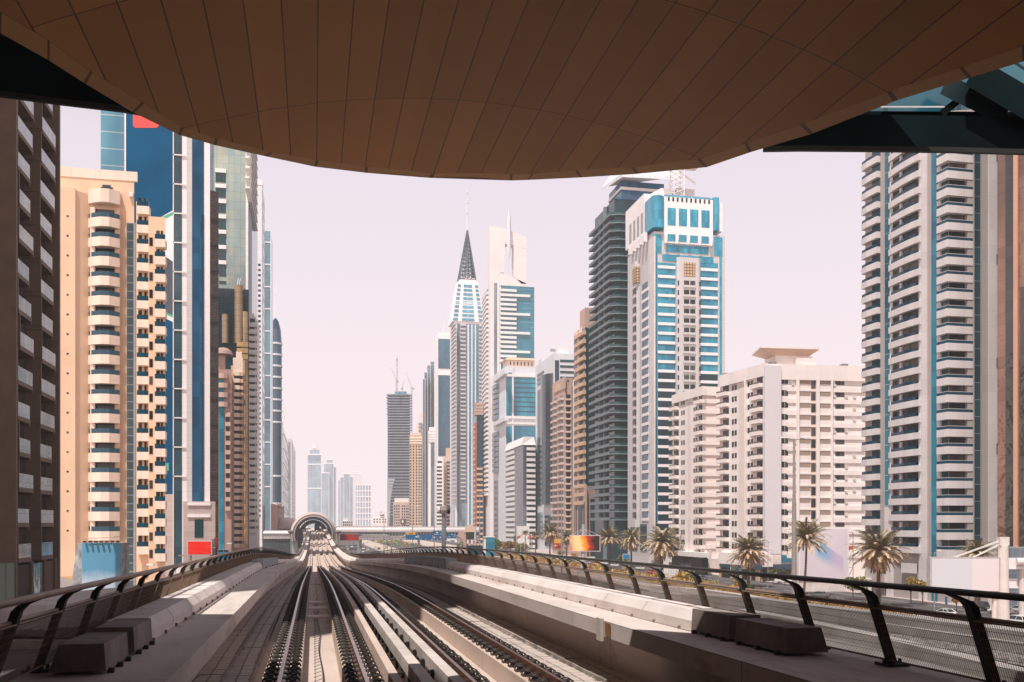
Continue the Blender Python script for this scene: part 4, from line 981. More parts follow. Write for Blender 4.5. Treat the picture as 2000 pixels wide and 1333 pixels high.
# R3 / R4 cream blocks
def creamblk(lb, pc, Dc, pl, topl, topc, pr_, topr, bay, left):
    B = Bld('apartment_block', lb, pc, Dc); Hh = (HZ-topc)/F*Dc; zt = EYE+Hh
    s, f = B.block([(pl, Hh*F/(HZ-topl)), (pc, Dc), (pr_, Hh*F/(HZ-topr))], zt, cream, 22, bdir=(.25, .97))
    return B, s, f, zt
B, s, f, zt = creamblk('large cream apartment block with a blank white stair panel and a flat roof canopy', 1494, 283, 1406, 738, 714, 1689, 719, None, None)
fl = 23.35*283/F; n = 15; z0 = Z(748, 283)
zs = [z0-fl*k-1.2 for k in range(n)]
B.slab('parapet', cream, s, 1405, 1494, zt-3.2, zt+.5, -.3, .7); B.slab('parapet', cream, f, 1494, 1690, zt-4.2, zt+.4, -.3, .6)
for a, b, nm in ((1405.5, 1424, 'balcony'), (1471, 1492, 'balcony')):
    u0, u1 = s.u(a), s.u(b); q = B.stack(nm, cream, s, [(u0, -.3), (u0, 1.4), (u1, 1.4), (u1, -.3)], zs, 1.15); B.stack('rail', plain('brown_rail', (.16, .13, .11), .6, .1, 1), s, [(u0+.1, 1.25), (u0+.1, 1.36), (u1-.1, 1.36), (u1-.1, 1.25)], [1.15]*n, .5, q)
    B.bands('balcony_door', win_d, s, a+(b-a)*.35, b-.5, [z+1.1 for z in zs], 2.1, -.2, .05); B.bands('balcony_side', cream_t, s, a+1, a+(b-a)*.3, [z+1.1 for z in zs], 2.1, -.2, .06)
for cx_ in (1431.5, 1437, 1462.5, 1468.5): B.wins('window', win_d, s, (cx_,), [z+1.2 for z in zs], 1.15, 1.6)
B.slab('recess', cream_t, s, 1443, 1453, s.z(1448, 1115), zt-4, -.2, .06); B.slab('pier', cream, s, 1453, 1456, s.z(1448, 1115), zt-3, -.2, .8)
B.slab('stair_panel', plain('pale_lilac_panel', (.70, .655, .68), .7, .03, .1), f, 1494, 1526, f.z(1510, 1082), zt-.2, -.3, 1.3); B.slab('stair_base', cream_t, f, 1494, 1526, 4, f.z(1510, 1082), -.3, 1.2)
for a in (1527, 1534): B.wins('window', win_d, f, (a+2,), [z+1.0 for z in zs], 1.0, 1.7)
lou = plain('louvre', (.36, .27, .22), .8, .1, 4)
for a, b in ((1562, 1583), (1602, 1623)): B.bands('louvre', lou, f, a, b, [z+1.2 for z in zs], 1.7, -.2, .08)
B.bands('stair_window', win_d, f, 1584.5, 1594, [z-.2 for z in zs], 2.4, -.2, .1); B.slab('stair_recess', plain('warm_recess', (.62, .43, .29), .85, .05, .2), f, 1584, 1595, 8, zt-6, -.2, .05)
for a, b in ((1556, 1561.5), (1595, 1601), (1624, 1627)): B.slab('pier', cream, f, a, b, 8, zt-3.5, -.3, .75)
for a in (1636, 1644.5): B.wins('window', win_d, f, (a,), [z+1.0 for z in zs], 1.5, 1.7)
B.bands('sill_band', cream, f, 1628, 1690, [z-1.2 for z in zs], 1.5, -.2, .35); B.bands('sill_band', cream, f, 1537, 1556, [z-1.2 for z in zs], 1.5, -.2, .35); B.bands('floor_slab', cream, f, 1561.5, 1624, [z-1.1 for z in zs], .5, -.2, .2)
for k in range(n): B.slab('vent', win_d, f, 1636, 1640, zs[k]+3.3, zs[k]+3.55, -.1, .08); B.slab('vent', win_d, f, 1539, 1543, zs[k]+3.3, zs[k]+3.55, -.1, .08)
rr_ = random.Random(4); acm = plain('ac_white', (.62, .60, .58), .6, .1, 1)
for z in zs:
    for a_ in (1548, 1552, 1629, 1652, 1668):
        if rr_.random() < .33: B.wins('ac_unit', acm, f, (a_,), [z+.5+rr_.random()*.5], .9, .65, .55)
B.bands('far_balcony', conc_l, f, 1688, 1692, [z for z in zs], 1.2, -1, -.3)
# roof house and canopy
pen = B.prism('roof_house', cream, f, [(f.u(1520), -2), (f.u(1592), -2), (f.u(1592), -10), (f.u(1520), -10)], zt, zt+3.4)
B.prism('roof_house', cream, f, [(f.u(1558), -.5), (f.u(1595), -.5), (f.u(1595), -6), (f.u(1558), -6)], zt, zt+2.6)
cu = [(f.u(1486), 0), (f.u(1601), 0), (f.u(1590), -13), (f.u(1502), -13)]
can = MB().taper([(f.pt(a, b)) for a, b in [(f.u(1516), -2), (f.u(1586), -2), (f.u(1584), -9), (f.u(1520), -9)]], [f.pt(a, b) for a, b in cu], zt+3.4, zt+5.2).build('roof_canopy', plain('pink_soffit', (.66, .46, .36), .8, .05, .2), B.root); fix(can)
B.prism('roof_top', cream, f, [(a, b) for a, b in cu], zt+5.2, zt+5.7)
for a, b in ((1506, 1517), (1646, 1657), (1410, 1418)): B.slab('roof_unit', conc_d, f if a > 1490 else s, a, b, zt+.4, zt+1.3, -3, -1)
# base shops
B.slab('podium', cream, s, 1404, 1494, 4.4, 8, -.3, 2.5); B.slab('shop_front', win_d, s, 1404, 1494, 0, 4.4, -.3, 1.6); [B.slab('shop_sign', m_, s, a_, b_, 3.2, 4.3, 1.5, 2.0) for a_, b_, m_ in ((1408, 1424, teal_gl), (1430, 1441, tan), (1448, 1460, white))]; [B.slab('shop_column', tan, s, a_, a_+2, 0, 4.4, -.2, 2.2) for a_ in (1404, 1426, 1444, 1462, 1484)]; B.slab('shop_band', plain('navy_fascia', (.05, .07, .11), .6, .1, .5), f, 1480, 1640, f.z(1530, 1112), f.z(1530, 1102), -.3, 2.6); B.slab('shop_front', win_d, f, 1480, 1640, 0, f.z(1530, 1112), -.3, 1.4); B.slab('shop_window', teal_gl, f, 1527, 1560, f.z(1530, 1098), f.z(1530, 1084), -.3, .3)
for k in range(10): B.slab('shop_column', tan, f, 1482+k*16, 1485+k*16, 0, f.z(1530, 1112), -.3, 2.2)
B.slab('faded_sign', plain('faded_sign', (.42, .25, .23), .7, .05, 1), s, 1468, 1492, s.z(1480, 1100), s.z(1480, 1092), 2.4, 2.7); B.done()
B, s, f, zt = creamblk('smaller cream apartment block partly behind the large cream block', 1372, 318, 1313, 776, 758, 1440, 760, None, None)
fl = 20.3*318/F; n = 17; zs = [Z(788, 318)-fl*k for k in range(n)]
B.slab('parapet', cream, s, 1312, 1372, zt-2.6, zt+.4, -.3, .7); B.slab('parapet', cream, f, 1372, 1440, zt-2.6, zt+.4, -.3, .8)
for a, b in ((1312.5, 1326), (1361, 1378)):
    u0, u1 = s.u(a), (s.L+1.2 if b > 1372 else s.u(b)); q = B.stack('balcony', cream, s, [(u0, -.3), (u0, 1.3), (u1, 1.3), (u1, -.3)], zs, 1.15); B.stack('rail', steel_b, s, [(u0+.1, 1.2), (u0+.1, 1.27), (u1-.1, 1.27), (u1-.1, 1.2)], [1.15]*n, .45, q)
    B.bands('balcony_door', win_d, s, a+4, min(b-.5, 1371.5), [z+1.1 for z in zs], 2.0, -.2, .05)
for a in (1332, 1336, 1356, 1360): B.wins('window', win_d, s, (a,), [z+1.2 for z in zs], 1.05, 1.6)
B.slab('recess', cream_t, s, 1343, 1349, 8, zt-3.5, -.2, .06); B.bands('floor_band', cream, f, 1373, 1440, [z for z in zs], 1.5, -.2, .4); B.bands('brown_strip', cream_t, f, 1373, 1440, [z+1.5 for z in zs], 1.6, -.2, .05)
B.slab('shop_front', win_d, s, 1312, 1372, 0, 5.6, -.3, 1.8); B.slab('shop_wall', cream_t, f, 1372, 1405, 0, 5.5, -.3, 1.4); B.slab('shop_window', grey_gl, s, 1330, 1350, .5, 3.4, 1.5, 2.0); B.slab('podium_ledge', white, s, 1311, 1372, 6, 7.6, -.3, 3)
for k in range(8): B.slab('arcade_column', cream_t, s, 1328+k*8, 1330+k*8, s.z(1340, 1088), s.z(1340, 1072), -.2, .5)
B.done()
# R5 white and blue tower
B = Bld('office_tower', 'white stone tower with blue glass bands and a square fretwork crown', 1345, 388)
D = 384; Hh = (HZ-384)/F*D; zt = EYE+Hh
s, f = B.block([(1226, para(1278, D, 1226)), (1277, D), (1416, perp(1277, D, 1416))], Z(452, D), greyp, 26, bdir=(.2, .98))
# crown
q0 = Face(B, xy(1227, para(1290, D+2, 1227)), xy(1290, D+2)); 
cf = f; c0 = [(f.u(1297), -1.5), (f.u(1392), -1.5), (f.u(1392), -22), (f.u(1297), -22)]
B.prism('crown', whitep, f, [(f.u(1296), .8), (f.u(1391), .8), (f.u(1391), -16), (f.u(1296), -16)], f.z(1340, 478), zt)
B.prism('side_crown', whitep, s, [(s.u(1226), 1.0), (s.u(1262), 1.0), (s.u(1262), -12), (s.u(1226), -12)], s.z(1240, 478), s.z(1245, 396))
rc = lambda a, b, d: [((a+b)/2-(b-a)/2*cos(t), d*sin(t)) for t in [pi*k/10 for k in range(11)]]
B.prism('corner_glass', teal_gl, f, rc(f.u(1273), f.u(1296), 1.9)+[(f.u(1296), -8), (f.u(1273), -8)], f.z(1280, 446), f.z(1280, 384)); B.prism('corner_glass', teal_gl, f, rc(f.u(1391), f.u(1404), 1.4)+[(f.u(1404), -8), (f.u(1391), -8)], f.z(1400, 452), f.z(1400, 388)); B.slab('flank', whitep, f, 1404, 1411, f.z(1400, 452), f.z(1405, 396), -8, 0)
for k in range(10): B.slab('slot', win_d, f, 1304.5+8.75*k, 1308+8.75*k, f.z(1340, 397), f.z(1340, 389), .5, .86)
for k in range(4):
    a = 1304+22*k; B.slab('crown_window', teal_gl, f, a, a+16, f.z(1340, 444), f.z(1340, 410), .5, .87); B.slab('lower_window', teal_gl, f, a, a+16, f.z(1340, 475), f.z(1340, 461), .5, .87); B.slab('bracket', whitep, f, a-5.5, a-1.5, f.z(1340, 480), f.z(1340, 462), .5, 1.8)
B.slab('bracket', whitep, f, 1386, 1391, f.z(1340, 480), f.z(1340, 462), .5, 1.8); B.slab('crown_rail', light_gl, f, 1297, 1388, zt, zt+1., .3, .5)
for k in range(4): B.slab('side_slot', conc_g, s, 1229+7.5*k, 1233+7.5*k, s.z(1245, 468), s.z(1245, 430), .7, 1.1)
for k in range(5): B.slab('side_bracket', whitep, s, 1227+7*k, 1229.5+7*k, s.z(1245, 492), s.z(1245, 474), .7, 2.2)
B.prism('roof_house', greyp, f, [(f.u(1330), -5), (f.u(1366), -5), (f.u(1366), -14), (f.u(1330), -14)], zt, zt+6); B.prism('roof_house', whitep, f, [(f.u(1300), -5), (f.u(1320), -5), (f.u(1320), -14), (f.u(1290), -14)], zt, zt+5.5)
# front face bands
bands = [(1303, 1384, 481, 9), (1295, 1392, 497, 8)]
for a, b, py, h in ((1302, 1384, 495, 14), (1294, 1393, 513, 13)): B.slab('glass_band', teal_gl, f, a, b, f.z(1345, py), f.z(1345, py-h), -.1, .22)
B.slab('glass_column', teal_gl, f, 1276, 1284, f.z(1280, 1040), f.z(1280, 458), -.1, .3); B.slab('glass_column', teal_gl, f, 1395, 1411, f.z(1400, 500), f.z(1400, 464), -.1, .25); B.slab('glass_column', teal_gl, f, 1406, 1410, f.z(1400, 1040), f.z(1400, 500), -.1, .3); B.slab('glass_column', teal_gl, f, 1276, 1292, f.z(1280, 494), f.z(1280, 458), -.1, .25)
zs = f.rows(1345, 528, 18.35, 29)
B.slab('glass_field', teal_gl, f, 1285, 1319, f.z(1300, 1052), f.z(1300, 514), -.1, .12); B.slab('glass_field', teal_gl, f, 1367, 1402, f.z(1390, 1052), f.z(1390, 514), -.1, .12)
B.bands('spandrel', whitep, f, 1285, 1319, zs, 1.15, -.1, .4); B.bands('spandrel', whitep, f, 1367, 1402, zs, 1.15, -.1, .4)
for a, b in ((1286, 1318.5), (1367.5, 1401)): B.bands('reflection_band', dark_gl, f, a, b, [z+1.2 for z in zs[12:]], 2.45, -.1, .25)  # dark reflections painted as bands of darker glass
cbp = [(f.u(1320), .1), (f.u(1320), 1.0), (f.u(1325), 1.9), (f.u(1361), 1.9), (f.u(1366), 1.0), (f.u(1366), .1)]
B.prism('centre_bay', greyp, f, cbp, f.z(1345, 1030), f.z(1345, 506))
fret = panel('gold_fretwork', (.62, .42, .25), 1.2, 1.2, .16, .2, .6, .05); B.slab('fretwork', fret, f, 1336, 1358, f.z(1345, 543), f.z(1345, 516), 1.6, 2.0); B.slab('fretwork', fret, s, 1235, 1242, s.z(1238, 561), s.z(1238, 531), .2, 1.9)
zs2 = f.rows(1345, 563, 18.35, 25); B.bands('balcony_opening', win_d, f, 1336, 1358, zs2, 2.5, 1.6, 1.95); q = B.bands('balcony', greyp, f, 1335, 1359, [z-.3 for z in zs2], .9, 1.6, 2.3)
B.bands('mid_post', greyp, f, 1346.5, 1348, zs2, 2.5, 1.6, 2.1); B.wins('bay_window', win_d, f, (1323, 1363.5), [z+.5 for z in zs2], .8, 1.9, 1.62)
# left face
B.prism('side_bay', greyp, s, [(s.u(1233), .1), (s.u(1234), 1.6), (s.u(1247), 1.6), (s.u(1250), .1)], s.z(1240, 1030), s.z(1240, 517))
zs3 = s.rows(1240, 580, 18.0, 25); B.bands('side_opening', win_d, s, 1235.5, 1241, zs3, 2.5, 1.4, 1.66); B.wins('side_window', win_d, s, (1245.5,), [z+.6 for z in zs3], 1.2, 1.9, 1.66); B.bands('side_glass', win_b, s, 1254, 1264, zs3, 2.6, -.1, .2); B.bands('side_spandrel', whitep, s, 1253, 1266, [z-1.3 for z in zs3], 1.2, -.1, .3); B.bands('side_glass', win_b, s, 1228.5, 1232.5, zs3, 2.6, -.1, .2); B.bands('side_spandrel', whitep, s, 1227, 1233, [z-1.3 for z in zs3], 1.2, -.1, .3)
B.slab('edge_pier', stone, s, 1267, 1277, 0, s.z(1270, 470), -.1, .6)
for a, b in ((1228, 1244), (1250, 1262), (1280, 1294), (1300, 1318)): B.slab('base_window', dark_gl, s if a < 1270 else f, a, b, 6, 17 if a < 1290 else 21, -.1, .3)
# lattice mast with raking tie on the roof
T = thing('lattice_mast', 'pinkish white lattice mast with a raking stay on the white and blue tower', 'mast', (B.o[0]+f.pt(f.u(1328), -3)[0], B.o[1]+f.pt(f.u(1328), -3)[1], zt))
mb = MB(); wd = 2.2; hh = 17
for sx in (-1, 1):
    for sy in (-1, 1): mb.tube((sx*wd, sy*wd, 0), (sx*wd, sy*wd, hh), .22, n=5)
for k in range(8):
    z = k*hh/8; z2 = z+hh/8
    for sx in (-1, 1): mb.tube((-wd, sx*wd, z), (wd, sx*wd, z2), .12, n=4); mb.tube((wd, sx*wd, z), (-wd, sx*wd, z2), .12, n=4); mb.tube((sx*wd, -wd, z), (sx*wd, wd, z2), .12, n=4)
mb.build('lattice', white, T); fix(MB().tube((2, 0, hh-5.5), (8.2, 0, hh-9.5), .35, n=6).build('stay', white, T)); MB().box(-8, 9, -3, 3, hh-3, hh).build('head', plain('pink_white', (.72, .55, .52), .6, .05, .3), T)
B.done()
# R6 dark balcony tower
B = Bld('apartment_tower', 'dark green glass tower with long thin balcony slabs and a tilted roof wing', 1220, 440)
D = 430; zt = Z(388, D)
s, f = B.block([(1162, para(1200, D, 1162)), (1200, D), (1300, perp(1200, D, 1300))], zt, dark_gl, 30, bdir=(.2, .98))
fl = 16.1*D/F; zs = [Z(421, D)-fl*k for k in range(38)]
sq = [s.pt(s.u(1159), -.3), s.pt(s.u(1158), 2.2), s.pt(s.L-.3, 2.2), f.pt(2, 1.6), f.pt(f.u(1300), 1.6), f.pt(f.u(1300), -.3)]
mb = MB().prism(sq, 0, .36); q = B.put('balcony_slab', mb, darkc, [(0, 0, z) for z in zs])
def railing(P, k):
    mb = MB()
    for a, b in zip(P, P[1:]):
        dx, dy = b[0]-a[0], b[1]-a[1]; L = hypot(dx, dy); nx, ny = -dy/L*.1, dx/L*.1
        mb.prism([(a[0]+nx, a[1]+ny), (b[0]+nx, b[1]+ny), (b[0]+2*nx, b[1]+2*ny), (a[0]+2*nx, a[1]+2*ny)], 0, k)
    return mb
railg = glass('slab_rail', (.008, .05, .06), 1.5, 2, .05, c2=(.03, .10, .115), spec=.4)
me = railing(sq[1:5], 1.0).mesh('glass_rail', railg)
for o_ in q: link('glass_rail', me, o_, (0, 0, .36))
B.slab('white_column', darkc, s, 1178, 1180, 0, zt, -.2, 1.2); B.bands('partition', darkc, s, 1169, 1170, [z+.6 for z in zs], fl-.7, -.2, 1.6)
B.slab('blue_top', blue_gl, f, 1202, 1300, f.z(1240, 392), zt+.5, -.1, .3)
B.prism('penthouse', blue_gl, f, [(f.u(1216), -2), (f.u(1300), -2), (f.u(1300), -20), (f.u(1216), -20)], zt, zt+9); B.prism('penthouse_band', whitep, f, [(f.u(1214), -1), (f.u(1300), -1), (f.u(1300), -20), (f.u(1214), -20)], zt+4.8, zt+6)
rf = [at(1177, 372, 452), at(1200, 340, 440), at(1320, 344, 430), at(1320, 352, 436), at(1216, 346, 446)]
wing = MB(); wp = [at(1176, 373, 450), at(1199, 338, 448), at(1330, 340, 446), at(1330, 352, 424), at(1216, 346, 424)]
wl = [tuple(a-b for a, b in zip(p, (B.o[0], B.o[1], 0))) for p in wp]; up = [(p[0], p[1], p[2]+1.6) for p in wl]
wing.face(wl); wing.face(up[::-1])
for k in range(5): wing.face([wl[k], wl[(k+1) % 5], up[(k+1) % 5], up[k]])
fix(wing.build('roof_wing', silver, B.root)); B.done()
# R7 tan balconies with dark glass
B = Bld('apartment_tower', 'tan tower with stacked tan balconies beside a dark teal glass face', 1145, 500)
D = 490; zt = Z(640, D); s, f = B.block([(1121, para(1143, D, 1121)), (1143, D), (1166, perp(1143, D, 1166))], zt, dark_gl, 16, bdir=(.2, .98))
B.prism('roof_house', pinkb, f, [(f.u(1143), -.2), (f.u(1166), -.2), (f.u(1166), -10), (f.u(1143), -10)], zt, Z(601, D))
fl = 16.6*D/F; zs = [Z(654, D)-fl*k for k in range(21)]
B.bands('balcony', tan, s, 1121, 1138, zs, 1.9, -.2, 1.6); B.bands('balcony_opening', win_d, s, 1122, 1137, [z+1.9 for z in zs], 2.4, -.2, .1); B.bands('side_window', grey_gl, s, 1139, 1142.5, [z+.6 for z in zs], 2.6, -.2, .15); B.bands('fin', tan, s, 1128, 1129.5, [z+1.9 for z in zs], 2.4, -.2, 1.2)
B.slab('top_block', beige_l, s, 1120.5, 1135, zt-3, zt+1, -3, .6)
B.slab('stone_base', pinkb, s, 1118, 1143, 0, s.z(1130, 950), -.2, .8); B.slab('stone_base', mauve, f, 1143, 1166, f.z(1155, 975), f.z(1155, 950), -.2, .8); B.slab('base_glass', dark_gl, s, 1129, 1136, 4, s.z(1130, 962), -.2, 1.1)
for a in (1122, 1125, 1138, 1140.5): B.slab('base_slot', brown_in, s, a, a+1.3, 4, s.z(1130, 982), .6, .9)
for a in (1145, 1150): B.slab('base_column', mauve, f, a, a+3, 0, f.z(1155, 975), -.2, .8)
B.done()
# R8 brown pink tower
B = Bld('apartment_tower', 'pinkish brown tower with little angled balconies and square dark windows', 1100, 535)
D = 520; zt = Z(738, D); s, f = B.block([(1079, para(1103, D, 1079)), (1103, D), (1119, perp(1103, D, 1119))], zt, pinkb, 14, bdir=(.2, .98))
fl = 12.7*D/F; zs = [Z(780, D)-fl*k for k in range(23)]
for a, b in ((1079.5, 1089), (1090.5, 1101)): u0, u1 = s.u(a), s.u(b); B.stack('balcony', plain('pale_pink', (.62, .48, .43), .8, .05, .3), s, [(u0, -.2), (u0+.4, 1.5), (u1-1, 1.5), (u1, -.2)], zs, 1.2); B.bands('balcony_door', win_d, s, a+2, b-1, [z+1.2 for z in zs], 1.9, -.2, .06)
B.bands('window', win_d, f, 1106, 1114, [z+.4 for z in zs], 2.2, -.2, .1); B.bands('sill', beige_l, f, 1104.5, 1116, [z-.5 for z in zs], .8, -.2, .5)
B.slab('top_wall', pinkb, s, 1081, 1103, zt-6, zt+.4, -.2, .4); B.slab('louvre', tan, s, 1083, 1094, zt-5.5, zt-2, .2, .5); B.prism('porthole', win_d, f, [(f.u(1108), .0), (f.u(1111), .0), (f.u(1111), .1), (f.u(1108), .1)], f.z(1110, 746), f.z(1110, 742)); B.slab('edge', mauve, f, 1116, 1119.3, 0, zt-5, -.2, .6); B.done()
# R9 silver tower
B = Bld('office_tower', 'silver panel tower with a tall dark glass cylinder on its front', 1075, 600)
D = 590; zt = Z(712, D); s, f = B.block([(1046, para(1082, D, 1046)), (1082, D), (1124, perp(1082, D, 1124))], Z(690, D), silver, 20, bdir=(.2, .98))
zt = Z(690, D)
B.prism('dark_cylinder', glass('cylinder_glass', (.05, .07, .085), 1.2, 3.4, .1, c2=(.06, .085, .1)), s, rc(s.u(1063), s.u(1080), 4.5), Z(985, D), Z(728, D)); B.bands('dark_strip', grey_gl, s, 1049, 1060, [Z(745, D)-60*0-k*10 for k in range(1)], .1); B.slab('dark_strip', dark_gl, s, 1049.5, 1058, Z(985, D), Z(745, D), -.1, .3)
B.bands('curved_window', dark_gl, s, 1049, 1061, [Z(716+9*k, D) for k in range(3)], 1.6, -.1, .4); B.slab('dark_slot', dark_gl, f, 1084, 1092, Z(750, D), Z(704, D), -.1, .2); B.bands('window_band', dark_gl, f, 1094, 1123, [Z(707+11*k, D) for k in range(4)], 1.5, -.1, .2)
B.slab('base_window', grey_gl, s, 1049, 1060, 8, Z(1000, D), -.1, .3); B.slab('dark_base', dark_gl, s, 1064, 1081, 3, Z(1006, D), -.1, .5); B.slab('step', silver, s, 1051, 1058, zt, zt+2.5, -8, -.5); B.prism('roof_house', whitep, f, [(f.u(1092), -2), (f.u(1112), -2), (f.u(1112), -12), (f.u(1092), -12)], zt, zt+4.2); B.slab('roof_grille', conc_g, f, 1075, 1090, zt+2.5, zt+4.2, -9, -8.5); B.done()
# R10 round topped white block
B = Bld('apartment_tower', 'white block with a rounded roof edge and dark glass between balcony strips', 1015, 640)
D = 630; zt = Z(868, D); s, f = B.block([(988, para(1022, D, 988)), (1022, D), (1046, perp(1022, D, 1046))], zt, glass('grid_glass', (.10, .115, .13), 1.6, 1.8, .1, c2=(.12, .14, .16), cm=(.2, .22, .24)), 16, bdir=(.2, .98))
MB().taper([s.pt(-1, .8), s.pt(s.L, 1.2), f.pt(f.L, .8), f.pt(f.L, -14), s.pt(0, -14)], [s.pt(1.5, -1), s.pt(s.L-.5, -.8), f.pt(f.L-1, -1), f.pt(f.L-1, -13), s.pt(2, -12)], zt-.5, Z(853, D)).build('rounded_roof', white, B.root)
fl = 10.6*D/F; zs = [Z(880, D)-fl*k for k in range(21)]
B.bands('balcony', white, s, 988, 1002.5, zs, 2.0, -.2, 1.0); B.bands('balcony_window', win_d, s, 990, 1002, [z+2.0 for z in zs], 1.6, -.2, .1); B.bands('balcony', white, f, 1029, 1046, zs, 2.0, -.2, 1.0); B.bands('balcony_window', win_d, f, 1031, 1045, [z+2 for z in zs], 1.6, -.2, .1)
B.slab('annex', white, f, 1012, 1034, 0, f.z(1020, 1028), -.2, 5); B.slab('annex_window', dark_gl, s, 1003, 1012, 3, 9, -.2, 1.2); B.done()
# R11 silver frame with teal glass
B = Bld('office_tower', 'silver framed tower with big teal glass panels and a small colonnade on its roof', 1005, 690)
D = 700; zt = Z(716, D); s, f = B.block([(962, para(987, D, 962)), (987, D), (1048, perp(987, D, 1048))], zt, silver, 24, bdir=(.2, .98))
tq = glass('turquoise_glass', (.01, .27, .38), 2, 3.6, .06, c2=(.015, .34, .46), cm=(.02, .15, .2))
B.slab('glass_column', tq, f, 989, 1001, Z(812, D), Z(728, D), -.1, .4); B.slab('glass_field', tq, f, 1004, 1047, Z(812, D), Z(736, D), -.1, .3); B.bands('glass_column', tq, f, 989, 1001, [Z(868, D)], 13, -.1, .4); B.slab('glass_field', tq, f, 1004, 1047, Z(868, D), Z(832, D), -.1, .3); B.bands('dark_line', navy_gl, f, 1004, 1047, [Z(748+9.3*k, D) for k in range(7)], .5, -.1, .5); B.slab('white_beam', white, f, 988, 1048, Z(736, D), Z(731, D), -.1, 1.0); B.slab('white_beam', white, f, 987, 1048, Z(818, D), Z(813, D), -.1, 1.); B.slab('white_beam', white, f, 987, 1048, Z(829, D), Z(825, D), -.1, 1.); B.slab('silver_post', silver, f, 1000, 1003.5, Z(868, D), Z(716, D), -.1, .8)
zs = [Z(748+10.5*k, D) for k in range(7)]+[Z(845+10.5*k, D) for k in range(8)]; B.stack('oriel', grey_gl, s, rc(s.u(964), s.u(975), 2.5), zs, 3.0); B.bands('oriel_band', silver, s, 963, 985, [Z(825, D), Z(735, D)], 3, -.1, 3)
B.slab('dark_flank', grey_gl, f, 989, 997, 0, Z(925, D), -.1, .5); B.slab('grey_strip', grey_gl, s, 964, 972, 6, Z(935, D), -.1, .5)
B.prism('roof_house', beige_l, f, [(f.u(991), -3), (f.u(1046), -3), (f.u(1046), -16), (f.u(991), -16)], zt, Z(702, D)); MB().taper([f.pt(f.u(986), -1), f.pt(f.u(1046), -1), f.pt(f.u(1044), -20), f.pt(f.u(984), -20)], [f.pt(f.u(993), -3), f.pt(f.u(1044), -3), f.pt(f.u(1040), -16), f.pt(f.u(994), -16)], Z(702, D), Z(697, D)).build('pitched_roof', tan, B.root)
for k in range(7): B.slab('colonnade_slot', brown_in, f, 996+7*k, 998+7*k, Z(712, D), Z(705, D), -3.2, -2.9)
B.done()
# R12 frame tower
B = Bld('office_tower', 'white tower whose top is an open square frame pierced by a blade spire', 1000, 760)
D = 750; zt = Z(556, D); s, f = B.block([(944, para(960, D, 944)), (960, D), (1043, perp(960, D, 1043))], zt, whitep, 26, bdir=(.2, .98))
frm = plain('white_frame', (.78, .70, .69), .6, .04, .1)
B.prism('white_frame', frm, f, [(f.u(956), .6), (f.u(975), .6), (f.u(975), -8), (f.u(956), -8)], 0, Z(443, D)); z1 = Z(474, D); z2 = Z(445, D)
mb = MB()
def fp(px, py, d): q = f.pt(f.u(px), d); return (*q, Z(py, D))
for pts in ([(975, 443), (1027, 459), (1027, 482), (1018, 481), (985, 475), (975, 472)], [(1003, 478), (1020, 482), (1027, 482), (1027, 552), (1018, 552), (1003, 538)], [(975, 532), (1003, 541), (1027, 550), (1027, 557), (975, 557)], [(975, 472), (986, 475), (984, 532), (975, 532)]):
    a = [fp(x, y, .5) for x, y in pts]; b = [fp(x, y, -7) for x, y in pts]; mb.face(a[::-1]); mb.face(b)
    for k in range(len(a)): mb.face([a[k], a[(k+1) % len(a)], b[(k+1) % len(a)], b[k]])
fix(mb.build('open_frame', frm, B.root))
sp = MB(); pr = [(403, 0), (430, 2.4), (455, 3.4), (475, 3.2), (495, 1.9), (509, 0)]; c = f.pt(f.u(993), 2.5)
for (p0, w0), (p1, w1) in zip(pr, pr[1:]):
    z0, z1 = Z(p0, D), Z(p1, D)
    for sx in (-1, 1):
        for sy in (-1, 1): sp.face([(c[0]+sx*w0*.55, c[1], z0), (c[0], c[1]+sy*w0*.9, z0), (c[0], c[1]+sy*w1*.9, z1), (c[0]+sx*w1*.55, c[1], z1)])
fix(sp.build('blade_spire', silver, B.root)); MB().tube((*c, Z(404, D)), (*c, Z(400, D)), .2, n=5).build('tip', silver, B.root)
B.slab('glass_field', glass('petrol_glass', (.015, .15, .22), 2, 3.7, .05, c2=(.02, .18, .26), cm=(.03, .22, .3)), f, 978.5, 1043.5, 0, zt-.5, -.2, .5); B.slab('grey_strip', grey_gl, f, 965, 971, 0, Z(553, D), .3, .75)
fl = 9.2*D/F; zs = [Z(569, D)-fl*k for k in range(16)]
for k, z in enumerate(zs): B.slab('white_fin', white, f, 977, 1035.5 if k % 4 == 1 else 1009, z, z+1.9, -.2, 1.8)
for k in range(9): B.slab('light_line', light_gl, f, 1015+(k*7) % 12, 1043.5, zs[k]+2.2, zs[k]+2.6, .3, .6)
zs = [Z(572, D)-fl*k for k in range(44)]; B.stack('curved_band', white, s, [(-.6, -.3), (-.4, 1.2), (s.L*.5, 2.6), (s.L*.86, 3.0), (s.L*.86, -.3)], zs, 1.9); B.stack('curved_window', grey_gl, s, [(0, -.3), (0, 1.0), (s.L*.5, 2.2), (s.L*.85, 2.4), (s.L*.85, -.3)], [z+1.9 for z in zs], fl-1.9); B.done()
